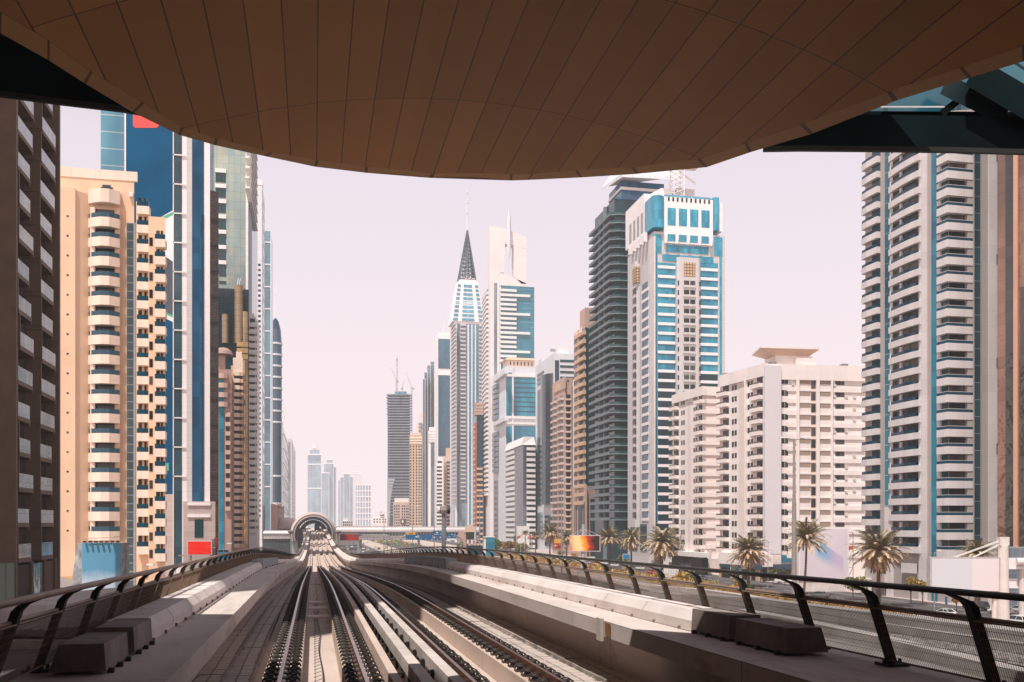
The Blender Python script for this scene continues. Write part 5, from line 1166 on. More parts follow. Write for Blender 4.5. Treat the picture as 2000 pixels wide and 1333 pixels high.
# R13 spire tower
pale_gl = glass('pale_blue_balcony_glass', (.24, .32, .38), 1.6, 3.7, .06, c2=(.30, .38, .44))
slate_gl = glass('slate_blue_glass', (.11, .22, .30), 1.6, 3.7, .06, c2=(.14, .27, .35))
B = Bld('apartment_tower', 'tall pale tower tapering to a dark lattice pyramid and needle spire', 915, 880)
D = 880; zb = Z(628, D); s, f = B.block([(879, para(889, D, 879)), (889, D), (945, perp(889, D, 945))], zb, whitep, 28, bdir=(.1, 1))
fl = 7.9*D/F; zs = [zb-4-fl*k for k in range(44)]
for a, b, m in ((893, 898, slate_gl), (911, 912.5, slate_gl), (916, 920, light_gl), (923, 927, light_gl), (930, 935, slate_gl)): B.slab('glass_strip', m, f, a, b, 0, zb-2, -.1, .4)
for a, b in ((899, 910), (936, 944)): B.bands('balcony', greyp, f, a, b, zs, 1.5, -.1, 1.4); 
B.slab('balcony_glass', pale_gl, f, 899, 910, 0, zb-3, -.1, .25); B.slab('balcony_glass', pale_gl, f, 936, 944, 0, zb-3, -.1, .25); B.bands('side_balcony', greyp, s, 880, 888, zs, 1.5, -.1, 1.6); B.slab('side_glass', pale_gl, s, 880, 888, 0, zb-3, -.1, .3)
zt = Z(547, D); ctr = f.pt(f.L*.5, -13)
P0 = [f.pt(-3, 1), f.pt(f.L, 1), f.pt(f.L, -27), f.pt(-3, -27)]; P1 = [tuple(ctr[i]+(p[i]-ctr[i])*.62 for i in (0, 1)) for p in P0]
MB().taper(P0, P1, zb, zt).build('taper', whitep, B.root)
# windows on the tapering front and left
fr = lambda t, d=.35: [tuple(P0[0][i]+(P1[0][i]-P0[0][i])*t for i in (0, 1)), tuple(P0[1][i]+(P1[1][i]-P0[1][i])*t for i in (0, 1))]
for k in range(9):
    t0, t1 = .02+k*.105, .02+k*.105+.062; A, Bq = fr(t0); A2, B2 = fr(t1)
    for q0, q1 in ((.30, .70), (.02, .17), (.84, .98)):
        pts = []
        for (a, b), tt in (((A, Bq), t0), ((A2, B2), t1)):
            for q in ((q0, q1) if tt == t0 else (q1, q0)): pts.append((a[0]+(b[0]-a[0])*q+f.n[0]*.4, a[1]+(b[1]-a[1])*q+f.n[1]*.4, zb+(zt-zb)*tt))
        MB().face(pts).build('taper_window', light_gl, B.root)
pk = [tuple(ctr[i]+(p[i]-ctr[i])*.50 for i in (0, 1)) for p in P0]; MB().prism(pk, zt, zt+4).build('collar', whitep, B.root)
za = Z(434, D); lat = MB(); nn = 9
for i in range(4):
    a, b = pk[i], pk[(i+1) % 4]
    for q in range(4): w_ = q/4; p = (a[0]+(b[0]-a[0])*w_, a[1]+(b[1]-a[1])*w_); lat.tube((*p, zt+3), (*ctr, za), .75 if q == 0 else .5, .25, 5)
    for k in range(14):
        t = k/14.; w0 = 1-t
        lat.tube((ctr[0]+(a[0]-ctr[0])*w0, ctr[1]+(a[1]-ctr[1])*w0, zt+3+(za-zt-3)*t), (ctr[0]+(b[0]-ctr[0])*w0, ctr[1]+(b[1]-ctr[1])*w0, zt+3+(za-zt-3)*t), .38, n=4)
        t2 = (k+1)/14.; w2 = 1-t2
        lat.tube((ctr[0]+(a[0]-ctr[0])*w0, ctr[1]+(a[1]-ctr[1])*w0, zt+3+(za-zt-3)*t), (ctr[0]+(b[0]-ctr[0])*w2, ctr[1]+(b[1]-ctr[1])*w2, zt+3+(za-zt-3)*t2), .3, n=4)
lat.build('lattice_pyramid', plain('lattice_steel', (.085, .12, .135), .5, .1, .3), B.root); sp = MB().tube((*ctr, za-3), (*ctr, Z(400, D)), .9, .6, 7).tube((*ctr, Z(400, D)), (*ctr, Z(366, D)), .5, .35, 6).tube((*ctr, Z(366, D)), (*ctr, Z(340, D)), .25, .1, 5)
for py in (407, 386, 366): sp.tube((*ctr, Z(py, D)), (*ctr, Z(py-1.5, D)), 1.1, n=7)
sp.build('needle', silver, B.root); B.done()
# R14 red brown slim tower
B = Bld('apartment_tower', 'slim dark blue glass tower with a rust red edge and stepped brown crown', 932, 770)
D = 770; zt = Z(806, D); s, f = B.block([(924, para(931, D, 924)), (931, D), (943, perp(931, D, 943))], zt, navy_gl, 14, bdir=(.1, 1))
for k in range(4): B.prism('crown', pinkb, f, [(f.u(929-1.5*(k < 2)), 1.6-k*.5), (f.u(944), 1.6-k*.5), (f.u(944), -10+k), (f.u(929), -10+k)], zt+k*2.6-2, zt+k*2.6+.2)
B.slab('rust_edge', plain('rust_red', (.40, .12, .06), .7, .1, .5), s, 926, 930, 0, Z(826, D), -.1, .6); zs = [Z(918, D)-4.4*k for k in range(15)]; B.bands('balcony', tan, f, 931, 943, zs, 1.7, -.1, 1.2); B.bands('balcony', tan, s, 924, 927, [Z(835, D)-4.4*k for k in range(40)], 1.6, -.1, 1.); B.done()
# R15 dark glass with beige side
B = Bld('office_tower', 'boxy dark green glass tower with a beige flank and beige roof', 905, 900)
D = 900; zt = Z(888, D); s, f = B.block([(891, para(900, D, 891)), (900, D), (923, perp(900, D, 923))], zt, dark_gl, 20, bdir=(.1, 1)); B.prism('roof_block', tan, f, [(f.u(894), -1), (f.u(923), -1), (f.u(923), -16), (f.u(894), -16)], zt, Z(875, D)); B.slab('beige_flank', pinkb, s, 890.5, 899, 0, zt, -.1, .5); B.bands('ledge', tan, s, 891, 894, rl(22, zt-6, 4.4), 1.8, -.1, 1.0); B.done()
# R16, R17, R18..
B = Bld('apartment_tower', 'beige tower with rows of tiny windows beside the dark blue slab tower', 870, 1010)
D = 1010; zt = Z(892, D); s, f = B.block([(866, para(871, D, 866)), (871, D), (882, perp(871, D, 882))], zt, plain('peach', (.66, .50, .42), .8, .05, .2), 14, bdir=(.1, 1)); B.prism('roof_house', tan, f, [(1, -2), (f.L, -2), (f.L, -10), (1, -10)], zt, Z(875, D)); B.wins('window', win_d, f, (873, 876.5, 880), [zt-7-3.9*k for k in range(26)], 2.0, 1.8, .3); B.bands('balcony', tan, s, 866, 870, [zt-7-3.9*k for k in range(26)], 1.6, -.1, 1.); B.done()
B = Bld('office_tower', 'white framed slab tower with a tall dark blue glass front cut by one white beam', 865, 1060)
D = 1060; zt = Z(652, D); s, f = B.block([(848, para(855, D, 848)), (855, D), (879.5, perp(855, D, 879.5))], zt, whitep, 20, bdir=(.1, 1)); B.slab('blue_glass', glass('deep_blue_glass', (.012, .10, .16), 3, 4, .05, c2=(.015, .12, .19)), f, 856, 879, Z(720, D), Z(662, D), -.1, .4); B.slab('blue_glass', bpy.data.materials['deep_blue_glass'], f, 856, 879, Z(891, D), Z(733, D), -.1, .4); B.slab('parapet', white, f, 855, 879.5, zt, zt+2, -6, -.3); B.wins('window', win_d, f, (859,), [Z(905+9*k, D) for k in range(3)], 5, 2.4, .2); MB().tube((*f.pt(f.u(868), -5), zt), (*f.pt(f.u(868), -5), zt+14), .3, n=5).build('roof_mast', white, B.root); B.done()
B = Bld('apartment_tower', 'small white building with dotted windows at the foot of the dark blue slab tower', 858, 1015)
D = 1000; zt = Z(905, D); f = B.block([(853, D), (866, D)], zt, whitep, 14)[0]; B.wins('window', win_d, f, (855, 858.5, 862), [zt-5-4*k for k in range(26)], 2.0, 1.8, .3); B.slab('stair', white, f, 863.5, 866, 0, zt+2, -5, .6); B.done()
B = Bld('office_tower', 'stepped blue glass tower with grey edges left of the dark blue slab tower', 838, 1180)
D = 1180; st = glass('stepped_glass', (.07, .17, .24), 2.5, 8, .1, c2=(.09, .2, .27), cm=(.3, .36, .4)); f = None
for a, b, top, dd in ((841, 849.5, 707, 0), (834.5, 842, 716, -6), (829, 836, 731, -12), (826, 831, 745, -16)): f = B.block([(a, D+dd), (b, D+dd)], Z(top, D), st, 16, name='step')[0]; B.slab('edge_strip', greyp, f, b-1.2, b, 0, Z(top-2, D), -.1, .6)
for a, b in ((838, 840.5), (845.5, 848)): B.slab('dark_strip', dark_gl, f, a, b, 0, Z(762, D), -.1, 18)
B.done()
B = Bld('apartment_tower', 'slender white tower with a grey glass stripe in front of the stepped blue tower', 843, 1090)
D = 1090; zt = Z(842, D); f = B.block([(836.5, D), (848.5, D)], zt, whitep, 14)[0]; B.slab('glass_stripe', glass('stripe_glass', (.15, .22, .26), 2, 4, .1), f, 841.5, 848, 0, Z(865, D), -.1, .6); B.prism('top', white, f, [(f.u(838), .8), (f.u(848.5), .8), (f.u(848.5), -10), (f.u(838), -10)], zt, Z(835, D)); B.bands('ledge', white, f, 836.5, 848.5, [Z(848+5*k, D) for k in range(4)], 1.3, -.1, 1.2); B.done()
B = Bld('apartment_tower', 'orange tan tower with a grid of dark windows right of the tower under construction', 810, 1330)
D = 1330; zt = Z(851, D); f = B.block([(800, D), (824, D)], zt, plain('orange_tan', (.64, .46, .31), .8, .04, .1), 20)[0]; B.prism('step_top', f.B and plain('peach_top', (.72, .56, .48), .8, .04, .1), f, [(f.u(801), .3), (f.u(822), .3), (f.u(822), -14), (f.u(801), -14)], zt, Z(846, D))
for a in (802, 807.5, 813.5, 818.5, 822.5): B.wins('window', win_d, f, (a,), [Z(874+5.6*k, D) for k in range(28)], 1.9, 2.2, .3)
B.bands('top_band', beige_l, f, 800, 824, [Z(857+5*k, D) for k in range(3)], 1.6, -.1, 1.0); B.slab('rib', tan, f, 810, 812, 0, Z(868, D), -.1, 1.); B.slab('rib', tan, f, 804.2, 806, 0, Z(868, D), -.1, .9); B.done()
B = Bld('apartment_tower', 'pale hazy tower with stepped shoulders behind the orange tan tower', 816, 1500)
D = 1480; pale = plain('pale_peach', (.74, .60, .55), .8, .04, .1)
for a, b, top in ((805, 828, 848), (812, 828, 828), (818, 826, 806)): f = B.block([(a, D), (b, D)], Z(top, D), pale, 22, name='shoulder')[0]
B.wins('window', grey_gl, f, (819, 822.5), [Z(830+7*k, D) for k in range(4)], 2.4, 3, .3); B.done()
# R21 tower under construction
B = Bld('construction_tower', 'dark bare tower under construction with open concrete floors', 778, 1600)
D = 1600; zt = Z(768, D); core = plain('bare_core', (.06, .09, .12), .9, .3, .05)
f = B.block([(757, D+12), (801, D+12)], zt, panel('open_floors', (.045, .075, .095), 5.2, 3.9, .5, 1.9, .9, .5), 30, name='core')[0]
sl = plain('bare_slab', (.22, .27, .32), .9, .15, .1)
k = 0; py = 772.0
while py < 1010:
    t = (py-768)/250; a = 755+2*t+2*sin(t*2); b = 803.5-4*t*t-1.5*t
    if py < 812: a -= 1.2 if k % 2 else .3
    B.slab('floor_slab', sl, f, a, b, Z(py, D), Z(py, D)+1.5, -1, 11-t*4); py += 5.3 if py < 900 else 6; k += 1
gl_ = plain('pale_cladding', (.34, .37, .39), .6, .1, .05)
mb = MB(); n = 12; A = [(757, 935), (760, 935), (762.5, 960), (762, 1005), (759, 1034), (755.5, 1034)]
pts = [(772.5, 934), (768, 950), (764, 975), (761, 1034)]
for (x0, y0_), (x1, y1_) in zip(pts, pts[1:]):
    q = [(*f.pt(f.u(x), 8), Z(y, D)) for x, y in ((757.5, y0_), (x0, y0_), (x1, y1_), (757.5, y1_))]; mb.face(q[::-1])
mb.build('curved_cladding', gl_, B.root); B.slab('top_formwork', plain('blue_netting', (.10, .30, .40), .8, .1, .1), f, 771, 793, zt-1, Z(764, D), -4, 6); B.done()
def crane(lb, px, pyb, pyt, D, jib, jy):
    x, y = xy(px, D); T = thing('tower_crane', lb, 'crane', (x, y, Z(pyb, D)), 0); h = Z(pyt, D)-Z(pyb, D); mb = MB(); r = .95
    for sx in (-1, 1):
        for sy in (-1, 1): mb.tube((sx*r, sy*r, 0), (sx*r, sy*r, h), .28, n=4)
    n = int(h/5)
    for k in range(n):
        for sx in (-1, 1): mb.tube((-r*sx, -r, k*h/n), (r*sx, -r, (k+1)*h/n), .18, n=4)
    m_ = plain('crane_steel', (.50, .46, .48), .6, .1, .3); mb.build('mast', m_, T); q = ((jib-px)/F*D, 0, Z(jy, D)-Z(pyt, D)); mb = MB().tube((0, 0, h-3), (q[0], q[1], h+q[2]), .5, .3, 5).tube((0, 0, h-3), (-q[0]*.28, 0, h-2), .6, n=5); mb.build('jib', m_, T); MB().box(-.28*q[0]-1.5, -.28*q[0]+1.5, -1, 1, h-5, h-1.5).build('counterweight', conc_g, T); MB().tube((0, 0, h-3), (0, 0, h+5), .35, .2, 5).tube((0, 0, h+5), (q[0]*.7, 0, h+q[2]*.7), .14, n=4).build('tie', m_, T)
crane('thin tower crane with a steep jib on the left of the construction tower', 774, 766, 742, 1590, 764, 718); crane('tall thin crane mast rising above the middle of the construction tower', 775.5, 766, 700, 1600, 776, 694); crane('short crane on the roof of the construction tower', 786, 765, 756, 1600, 789, 744); crane('crane standing along the right side of the construction tower', 804, 850, 756, 1610, 793, 727)
B = Bld('apartment_block', 'low peach block with a dark poster below the construction tower', 784, 1200)
D = 1200; zt = Z(981, D); f = B.block([(768, D), (799, D)], zt, plain('peach_wall', (.64, .47, .38), .8, .05, .1), 18)[0]; B.prism('roof_house', cream, f, [(f.u(770), -2), (f.u(798), -2), (f.u(798), -12), (f.u(770), -12)], zt, Z(973, D)); B.wins('window', win_d, f, (771, 775, 779, 786, 790, 794, 797), [Z(990+5.5*k, D) for k in range(8)], 1.5, 1.8, .3); B.slab('poster', steel_d, f, 782, 792, Z(1024, D), Z(1014, D), -.1, .8); B.slab('poster_face', whitep, f, 785, 788, Z(1022, D), Z(1016, D), .6, .9); B.done()
# far hazy towers straight ahead
def far(lb, D, blocks, spire=None, mat=None):
    B = Bld('office_tower', lb, blocks[0][0], D); m = mat or glass('far_glass', (.085, .22, .30), 3.2, 8, .14, c2=(.11, .27, .35), cm=(.36, .42, .46)); f = None
    for a, b, top, bk in blocks: f = B.block([(a, D+bk), (b, D+bk)], Z(top, D), m, 30, name='wall')[0]; B.slab('edge', greyp, f, a, a+1.1, 0, Z(top, D), -.2, 1); B.slab('edge', greyp, f, b-1.1, b, 0, Z(top, D), -.2, 1); B.slab('roof_band', whitep, f, a-.3, b+.3, Z(top, D)-2, Z(top, D)+2, -8, 1.2)
    for px, p0, p1, r in (spire or []): q = f.pt(f.u(px), -8); MB().tube((*q, Z(p0, D)), (*q, Z(p1, D)), r, r*.3, 6).build('spire', greyp, B.root)
    return B, f
B, f = far('hazy far tower with a crown and twin masts above the arched station', 4300, [(600, 628, 888, 0), (604, 625, 878, 3)], [(613, 872, 846, 1.6), (620, 872, 850, 1.6)])
q = f.pt(f.u(614.5), -8); MB().lathe([(10, Z(880, 4300)), (15, Z(876, 4300)), (8, Z(871, 4300)), (5, Z(868, 4300)), (0, Z(866, 4300))], q, 10).build('crown', greyp, B.root); B.slab('glass_band', blue_gl, f, 603, 626, Z(900, 4300), Z(890, 4300), -.1, 4); B.bands('band', whitep, f, 600, 628, [Z(908, 4300), Z(955, 4300)], 4, -.1, 5)
far('hazy stepped far tower just right of the crowned far tower', 4600, [(626, 643, 924, 0), (632, 652, 905, 20), (637, 651, 897, 25), (650, 657, 912, 30)], [(641, 897, 892, 2)])
far('wide hazy far slab with a dark top right of the stepped far tower', 4900, [(664, 690, 932, 0), (671, 684, 926, -5), (660, 672, 938, 10)], [(668, 930, 918, 1.2)])
far('palest hazy far tower with a little dome behind the grid fronted block', 5400, [(680, 706, 926, 0), (690, 700, 922, 6)], [(701, 942, 934, 8)], greyp)
B, f = far('hazy far block with a white grid front left of the construction tower', 4700, [(694, 726, 948, 0)]); B.bands('band', whitep, f, 694, 728, [Z(960+11*k, 4700) for k in range(6)], 4, -.1, 4)
for k in range(6): B.slab('rib', whitep, f, 697+5.4*k, 698.4+5.4*k, 0, Z(950, 4700), -.1, 4.4)
for i, (a, b, top, D, lb) in enumerate(((728, 756, 1012, 1500, 'low pale building row right of the grid fronted far block'), (668, 690, 1018, 1300, 'low white building seen over the footbridge beside the station'), (738, 752, 1004, 1700, 'small stepped white house block below the pale sky gap'))):
    B = Bld('low_building', lb, a, D); f = B.block([(a, D), (b, D)], Z(top, D), cream, 20)[0]; B.slab('upper', whitep, f, a+2, (a+b)/2, Z(top, D), Z(top-6, D), -8, -1); B.wins('window', win_d, f, [a+3+(b-a-6)*k/4 for k in range(5)], [Z(top+4, D), Z(top+9, D)], 2, 2, .3); B.done()
# ------------------------------------------------------------------ vegetation
def leafmat(name, c, var=.5):
    m, nt, p = newmat(name); p.inputs['Roughness'].default_value = .75; p.inputs['Specular IOR Level'].default_value = .2
    g = N(nt, 'ShaderNodeNewGeometry'); c0 = tuple(x*(1-var) for x in c); c1 = tuple(min(1, x*(1+var)) for x in c)
    nt.links.new(ramp(nt, g.outputs['Random Per Island'], .0, 1., c0, c1), p.inputs['Base Color']); return m
lf_green = leafmat('leaf_green', (.12, .16, .04)); lf_yel = leafmat('leaf_yellow', (.48, .29, .06), .4); lf_or = leafmat('leaf_rust', (.36, .17, .05), .4); lf_ol = leafmat('leaf_olive', (.24, .21, .07)); lf_dk = leafmat('leaf_dark', (.06, .09, .03))
fr_g = leafmat('frond_green', (.27, .225, .13), .45); fr_t = leafmat('frond_tan', (.47, .345, .215), .4); fr_d = leafmat('frond_dry', (.55, .35, .19), .4)
trunkm = plain('palm_trunk', (.17, .115, .075), .95, .4, 3, bmp=.6); barkm = plain('bark', (.15, .10, .07), .9, .3, 3)
def frond(mb, az, el, L, seed, m, droop):
    R = random.Random(seed); n = 11; p = [0, 0, 0]; pts = []; e = el
    for k in range(n+1):
        pts.append(tuple(p)); st = L/n; p = [p[0]+cos(az)*cos(e)*st, p[1]+sin(az)*cos(e)*st, p[2]+sin(e)*st]; e -= droop/n*(.5+k/n)
    sx, sy = -sin(az), cos(az)
    for k in range(n):
        a, b = pts[k], pts[k+1]
        for j in range(3):
            t = (k+j/3.)/n; q = [a[i]+(b[i]-a[i])*j/3. for i in range(3)]
            if t < .1: continue
            ll = L*.20*sin(pi*min(1, .12+t*.92))**.6*R.uniform(.8, 1.2); wv = L*.013
            for s in (-1, 1):
                fx = .55+.2*R.random(); tip = [q[0]+s*sx*ll*.75+cos(az)*ll*fx*cos(e), q[1]+s*sy*ll*.75+sin(az)*ll*fx*cos(e), q[2]-ll*R.uniform(.15, .5)+ll*fx*.2]
                d = [(b[i]-a[i])*(wv/(L/n)) for i in range(3)]
                mb.face([(q[0]-d[0], q[1]-d[1], q[2]-d[2]), (q[0]+d[0], q[1]+d[1], q[2]+d[2]), (tip[0]+d[0]*.4, tip[1]+d[1]*.4, tip[2])], None, m)
        mb.face([(a[0]+sx*.04, a[1]+sy*.04, a[2]), (a[0]-sx*.04, a[1]-sy*.04, a[2]), (b[0]-sx*.03, b[1]-sy*.03, b[2]), (b[0]+sx*.03, b[1]+sy*.03, b[2])], None, m)
def crown(seed, skirt):
    R = random.Random(seed); mb = MB(); k = 0
    for ring, n in ((1.3, 8), (1.0, 11), (.68, 14), (.36, 15), (.05, 15))+(((-.3, 15), (-.65, 14), (-1.0, 13), (-1.25, 9)) if skirt else ((-.3, 12),)):
        for j in range(n):
            az = 2*pi*(j+R.uniform(-.35, .35))/n+ring*3; el = ring+R.uniform(-.16, .16)
            frond(mb, az, el, (1.0 if ring > -.5 else .85)*R.uniform(.85, 1.12), seed*991+k, 0 if ring > .5 else (1 if ring > -.3 else (2 if R.random() < .6 else 1)), R.uniform(.9, 1.5) if ring > -.2 else R.uniform(.3, .7)); k += 1
    return mb.mesh('crown', [fr_g, fr_t, fr_d])
CR = [crown(3, True), crown(8, False), crown(14, True)]
def palm(px, py, hy, cw, tw, var, lb, lean=0):
    D = EYE*F/(py-HZ); x, y, _ = at(px, py, D); h = (py-hy)/F*D; r = cw/2/F*D
    T = thing('palm_tree', lb, 'palm tree', (x, y, 0), R_.uniform(0, 6), 'date palms along the service road'); w_ = tw/2/F*D
    mb = MB(); n = 22; pv = None; rr = random.Random(int(px))
    for k in range(n):
        z0, z1 = h*k/n, h*(k+1)/n; a = w_*(1.15-.35*k/n); o0 = lean*(1-k/n)**2; o1 = lean*(1-(k+1)/n)**2
        mb.tube((o0, 0, z0), (o1, 0, z1), a*.86, a*1.08, 9)
    mb.tube((0, 0, h-.3), (0, 0, h+r*.22), w_*1.15, w_*.5, 9)
    fix(mb.build('trunk', trunkm, T)); o = link('crown', CR[var], T, (0, 0, h+r*.05)); q_ = rr.uniform(.85, 1.12); o.scale = (r*1.38, r*1.38*rr.uniform(.9, 1.1), r*1.38*q_); o.rotation_euler = (rr.uniform(-.12, .12), rr.uniform(-.12, .12), rr.uniform(0, 6))
palm(1716, 1187, 1077, 94, 8, 0, 'big shaggy date palm in front of the curved balconies of the grey tower'); palm(1575, 1164, 1055, 72, 4.5, 1, 'thin leaning date palm in front of the white advertising wall', .9); palm(1462, 1147, 1078, 64, 5, 2, 'date palm in front of the left half of the large cream block')
palm(1293, 1118, 1062, 66, 4.5, 0, 'widest date palm just left of the smaller cream block'); palm(1233, 1108, 1054, 44, 3.5, 2, 'date palm at the foot of the white and blue tower'); palm(1190, 1102, 1053, 44, 3, 1, 'date palm right of the orange screen'); palm(1074, 1093, 1042, 34, 2.8, 2, 'date palm at the foot of the pinkish brown tower')
palm(1107, 1092, 1050, 26, 2.5, 0, 'date palm half hidden behind the left edge of the orange screen'); palm(1026, 1088, 1043, 16, 2, 1, 'small palm by the flagpoles'); palm(1046, 1088, 1047, 18, 2, 2, 'small palm right of the flagpoles'); palm(1908, 1216, 1086, 66, 6, 1, 'date palm rising behind the blank white billboard')
def clump(mb, c, r, n, s, R, m=0):
    for k in range(n):
        a, b = R.uniform(0, 6.28), math.acos(R.uniform(-1, 1)); q = R.uniform(.55, 1)**.6
        p = (c[0]+r[0]*q*sin(b)*cos(a), c[1]+r[1]*q*sin(b)*sin(a), c[2]+r[2]*q*cos(b)); v = [R.uniform(-1, 1) for _ in range(3)]; w_ = [R.uniform(-1, 1) for _ in range(3)]
        l = s*R.uniform(.6, 1.3)
        mb.face([tuple(p[i]+l*v[i] for i in range(3)), tuple(p[i]+l*w_[i] for i in range(3)), tuple(p[i]-l*v[i]*.7 for i in range(3)), tuple(p[i]-l*w_[i]*.7 for i in range(3))], None, m)
def tree(px, py, ty, wpx, mats, lb, name='tree', trunk=True, n=900, lobes=9):
    D = EYE*F/(py-HZ); x, y, _ = at(px, py, D); h = (py-ty)/F*D; r = wpx/2/F*D; T = thing(name, lb, 'tree' if name == 'tree' else 'shrub', (x, y, 0)); R = random.Random(int(px*7+py)); mb = MB(); z0 = h*.38 if trunk else h*.05
    for k in range(lobes):
        a = R.uniform(0, 6.28); q = R.uniform(.1, .7); lz = R.uniform(z0+(h-z0)*.25, h-(h-z0)*.22); rr = r*R.uniform(.38, .6)
        clump(mb, (r*q*cos(a), r*q*sin(a), lz), (rr, rr, rr*.75), int(n*1.5)//lobes, max(.2, r*.105), R, R.randrange(len(mats)))
    mb.build('crown', mats, T)
    tb = MB()
    if trunk:
        tb.tube((0, 0, 0), (0, 0, h*.5), .05*h*.5, .03*h*.5, 7)
        for k in range(5): a = k*1.26; tb.tube((0, 0, h*.35), (r*.5*cos(a), r*.5*sin(a), h*.75), .02*h*.6, .008*h, 5)
        tb.build('trunk', barkm, T)
tree(972, 1083, 1054, 34, [lf_green, lf_dk], 'dark green round tree left of the rust tinged trees'); tree(997, 1084, 1058, 32, [lf_green, lf_or], 'tree with rusty orange blossom in the middle of the clump'); tree(1020, 1086, 1061, 30, [lf_or, lf_green, lf_ol], 'brownish tree at the right end of the clump'); tree(955, 1082, 1066, 16, [lf_dk, lf_green], 'small dark bush below the teal kiosk', trunk=False, n=300)
tree(1285, 1112, 1090, 30, [lf_ol, lf_green], 'low olive tree beneath the widest date palm', n=500); tree(1215, 1106, 1085, 30, [lf_ol, lf_green], 'round olive tree left of the blue site board', n=500); tree(1372, 1118, 1095, 28, [lf_green, lf_dk], 'dark green trees in front of the shop windows', n=500); tree(1666, 1172, 1127, 44, [lf_ol, lf_green], 'loose light green tree at the corner of the white advertising wall', n=900); tree(1690, 1176, 1135, 18, [lf_ol], 'slim young tree beside the pale hut', n=350)
tree(1779, 1180, 1122, 30, [lf_yel, lf_ol], 'yellow orange flowering tree by the parking shade', n=800); tree(1802, 1182, 1128, 26, [lf_ol, lf_green, lf_yel], 'yellowish green tree touching the blank white billboard', n=700); tree(1868, 1196, 1160, 22, [lf_ol, lf_or], 'small tree below the blank white billboard', n=400); tree(1438, 1153, 1130, 10, [lf_yel], 'tiny staked yellow sapling by the service road', n=120); tree(1510, 1142, 1108, 20, [lf_ol, lf_dk], 'thin sapling in front of the navy shop fascia', n=260); tree(1533, 1143, 1110, 22, [lf_ol, lf_dk], 'thin sapling beside the tall lamp post', n=260); tree(1095, 1094, 1074, 20, [lf_dk, lf_green], 'dark bush below the red and yellow sign', n=300, trunk=False); tree(1123, 1096, 1078, 20, [lf_or, lf_yel], 'rusty bush below the orange screen', n=300, trunk=False); tree(902, 1092, 1052, 12, [lf_green, lf_dk], 'narrow green tree left of the domed kiosk', n=300)
tree(894, 1092, 1056, 9, [lf_green, lf_ol], 'narrow green tree under the right end of the blue road signs', n=250)
# shrub beds: yellow ground cover, and a few clipped mounds one can count
mb = MB(); R = random.Random(5)
for k in range(760):
    y = R.uniform(140, 620)
    x = R.uniform(96, 108); r = R.uniform(.8, 2.2); clump(mb, (x, y, .35), (r, r*1.4, R.uniform(.6, 1.6)), 46 if y < 300 else 26, .30 if y < 300 else .42, R, R.choice((0, 0, 1, 1, 2)))
tag(mb.build('shrub_bed', [lf_yel, lf_or, lf_ol]), kind='stuff')
tag(MB().prism([(95.5, 130), (108.7, 130), (108.7, 640), (95.5, 640)], 0, .12).build('planting_soil', plain('soil', (.36, .27, .17), .95, .3, .8)), kind='structure')
for px, py, ty, w_, mt, lb in ((1338, 1136, 1119, 46, [lf_yel, lf_ol], 'large clipped yellow mound of shrubs beside the service road'), (1280, 1134, 1124, 40, [lf_or, lf_yel], 'brownish clipped mound left of the large yellow mound'), (1187, 1116, 1106, 22, [lf_green, lf_dk], 'small bright green shrub by the fence below the palms'), (1465, 1152, 1143, 24, [lf_dk], 'dark low shrub at the foot of the date palm'), (1735, 1192, 1184, 22, [lf_dk, lf_green], 'dark green shrub at the foot of the big shaggy palm')): tree(px, py, ty, w_, mt, lb, 'shrub', False, 700, 12)
mb = MB()
for k in range(200): y = R.uniform(420, 900); clump(mb, (R.uniform(57, 84), y+300, .6), (2.6, 4, 1.3), 22, .6, R, R.choice((0, 1)))
tag(mb.build('verge_bushes', [lf_ol, lf_yel]), kind='stuff')
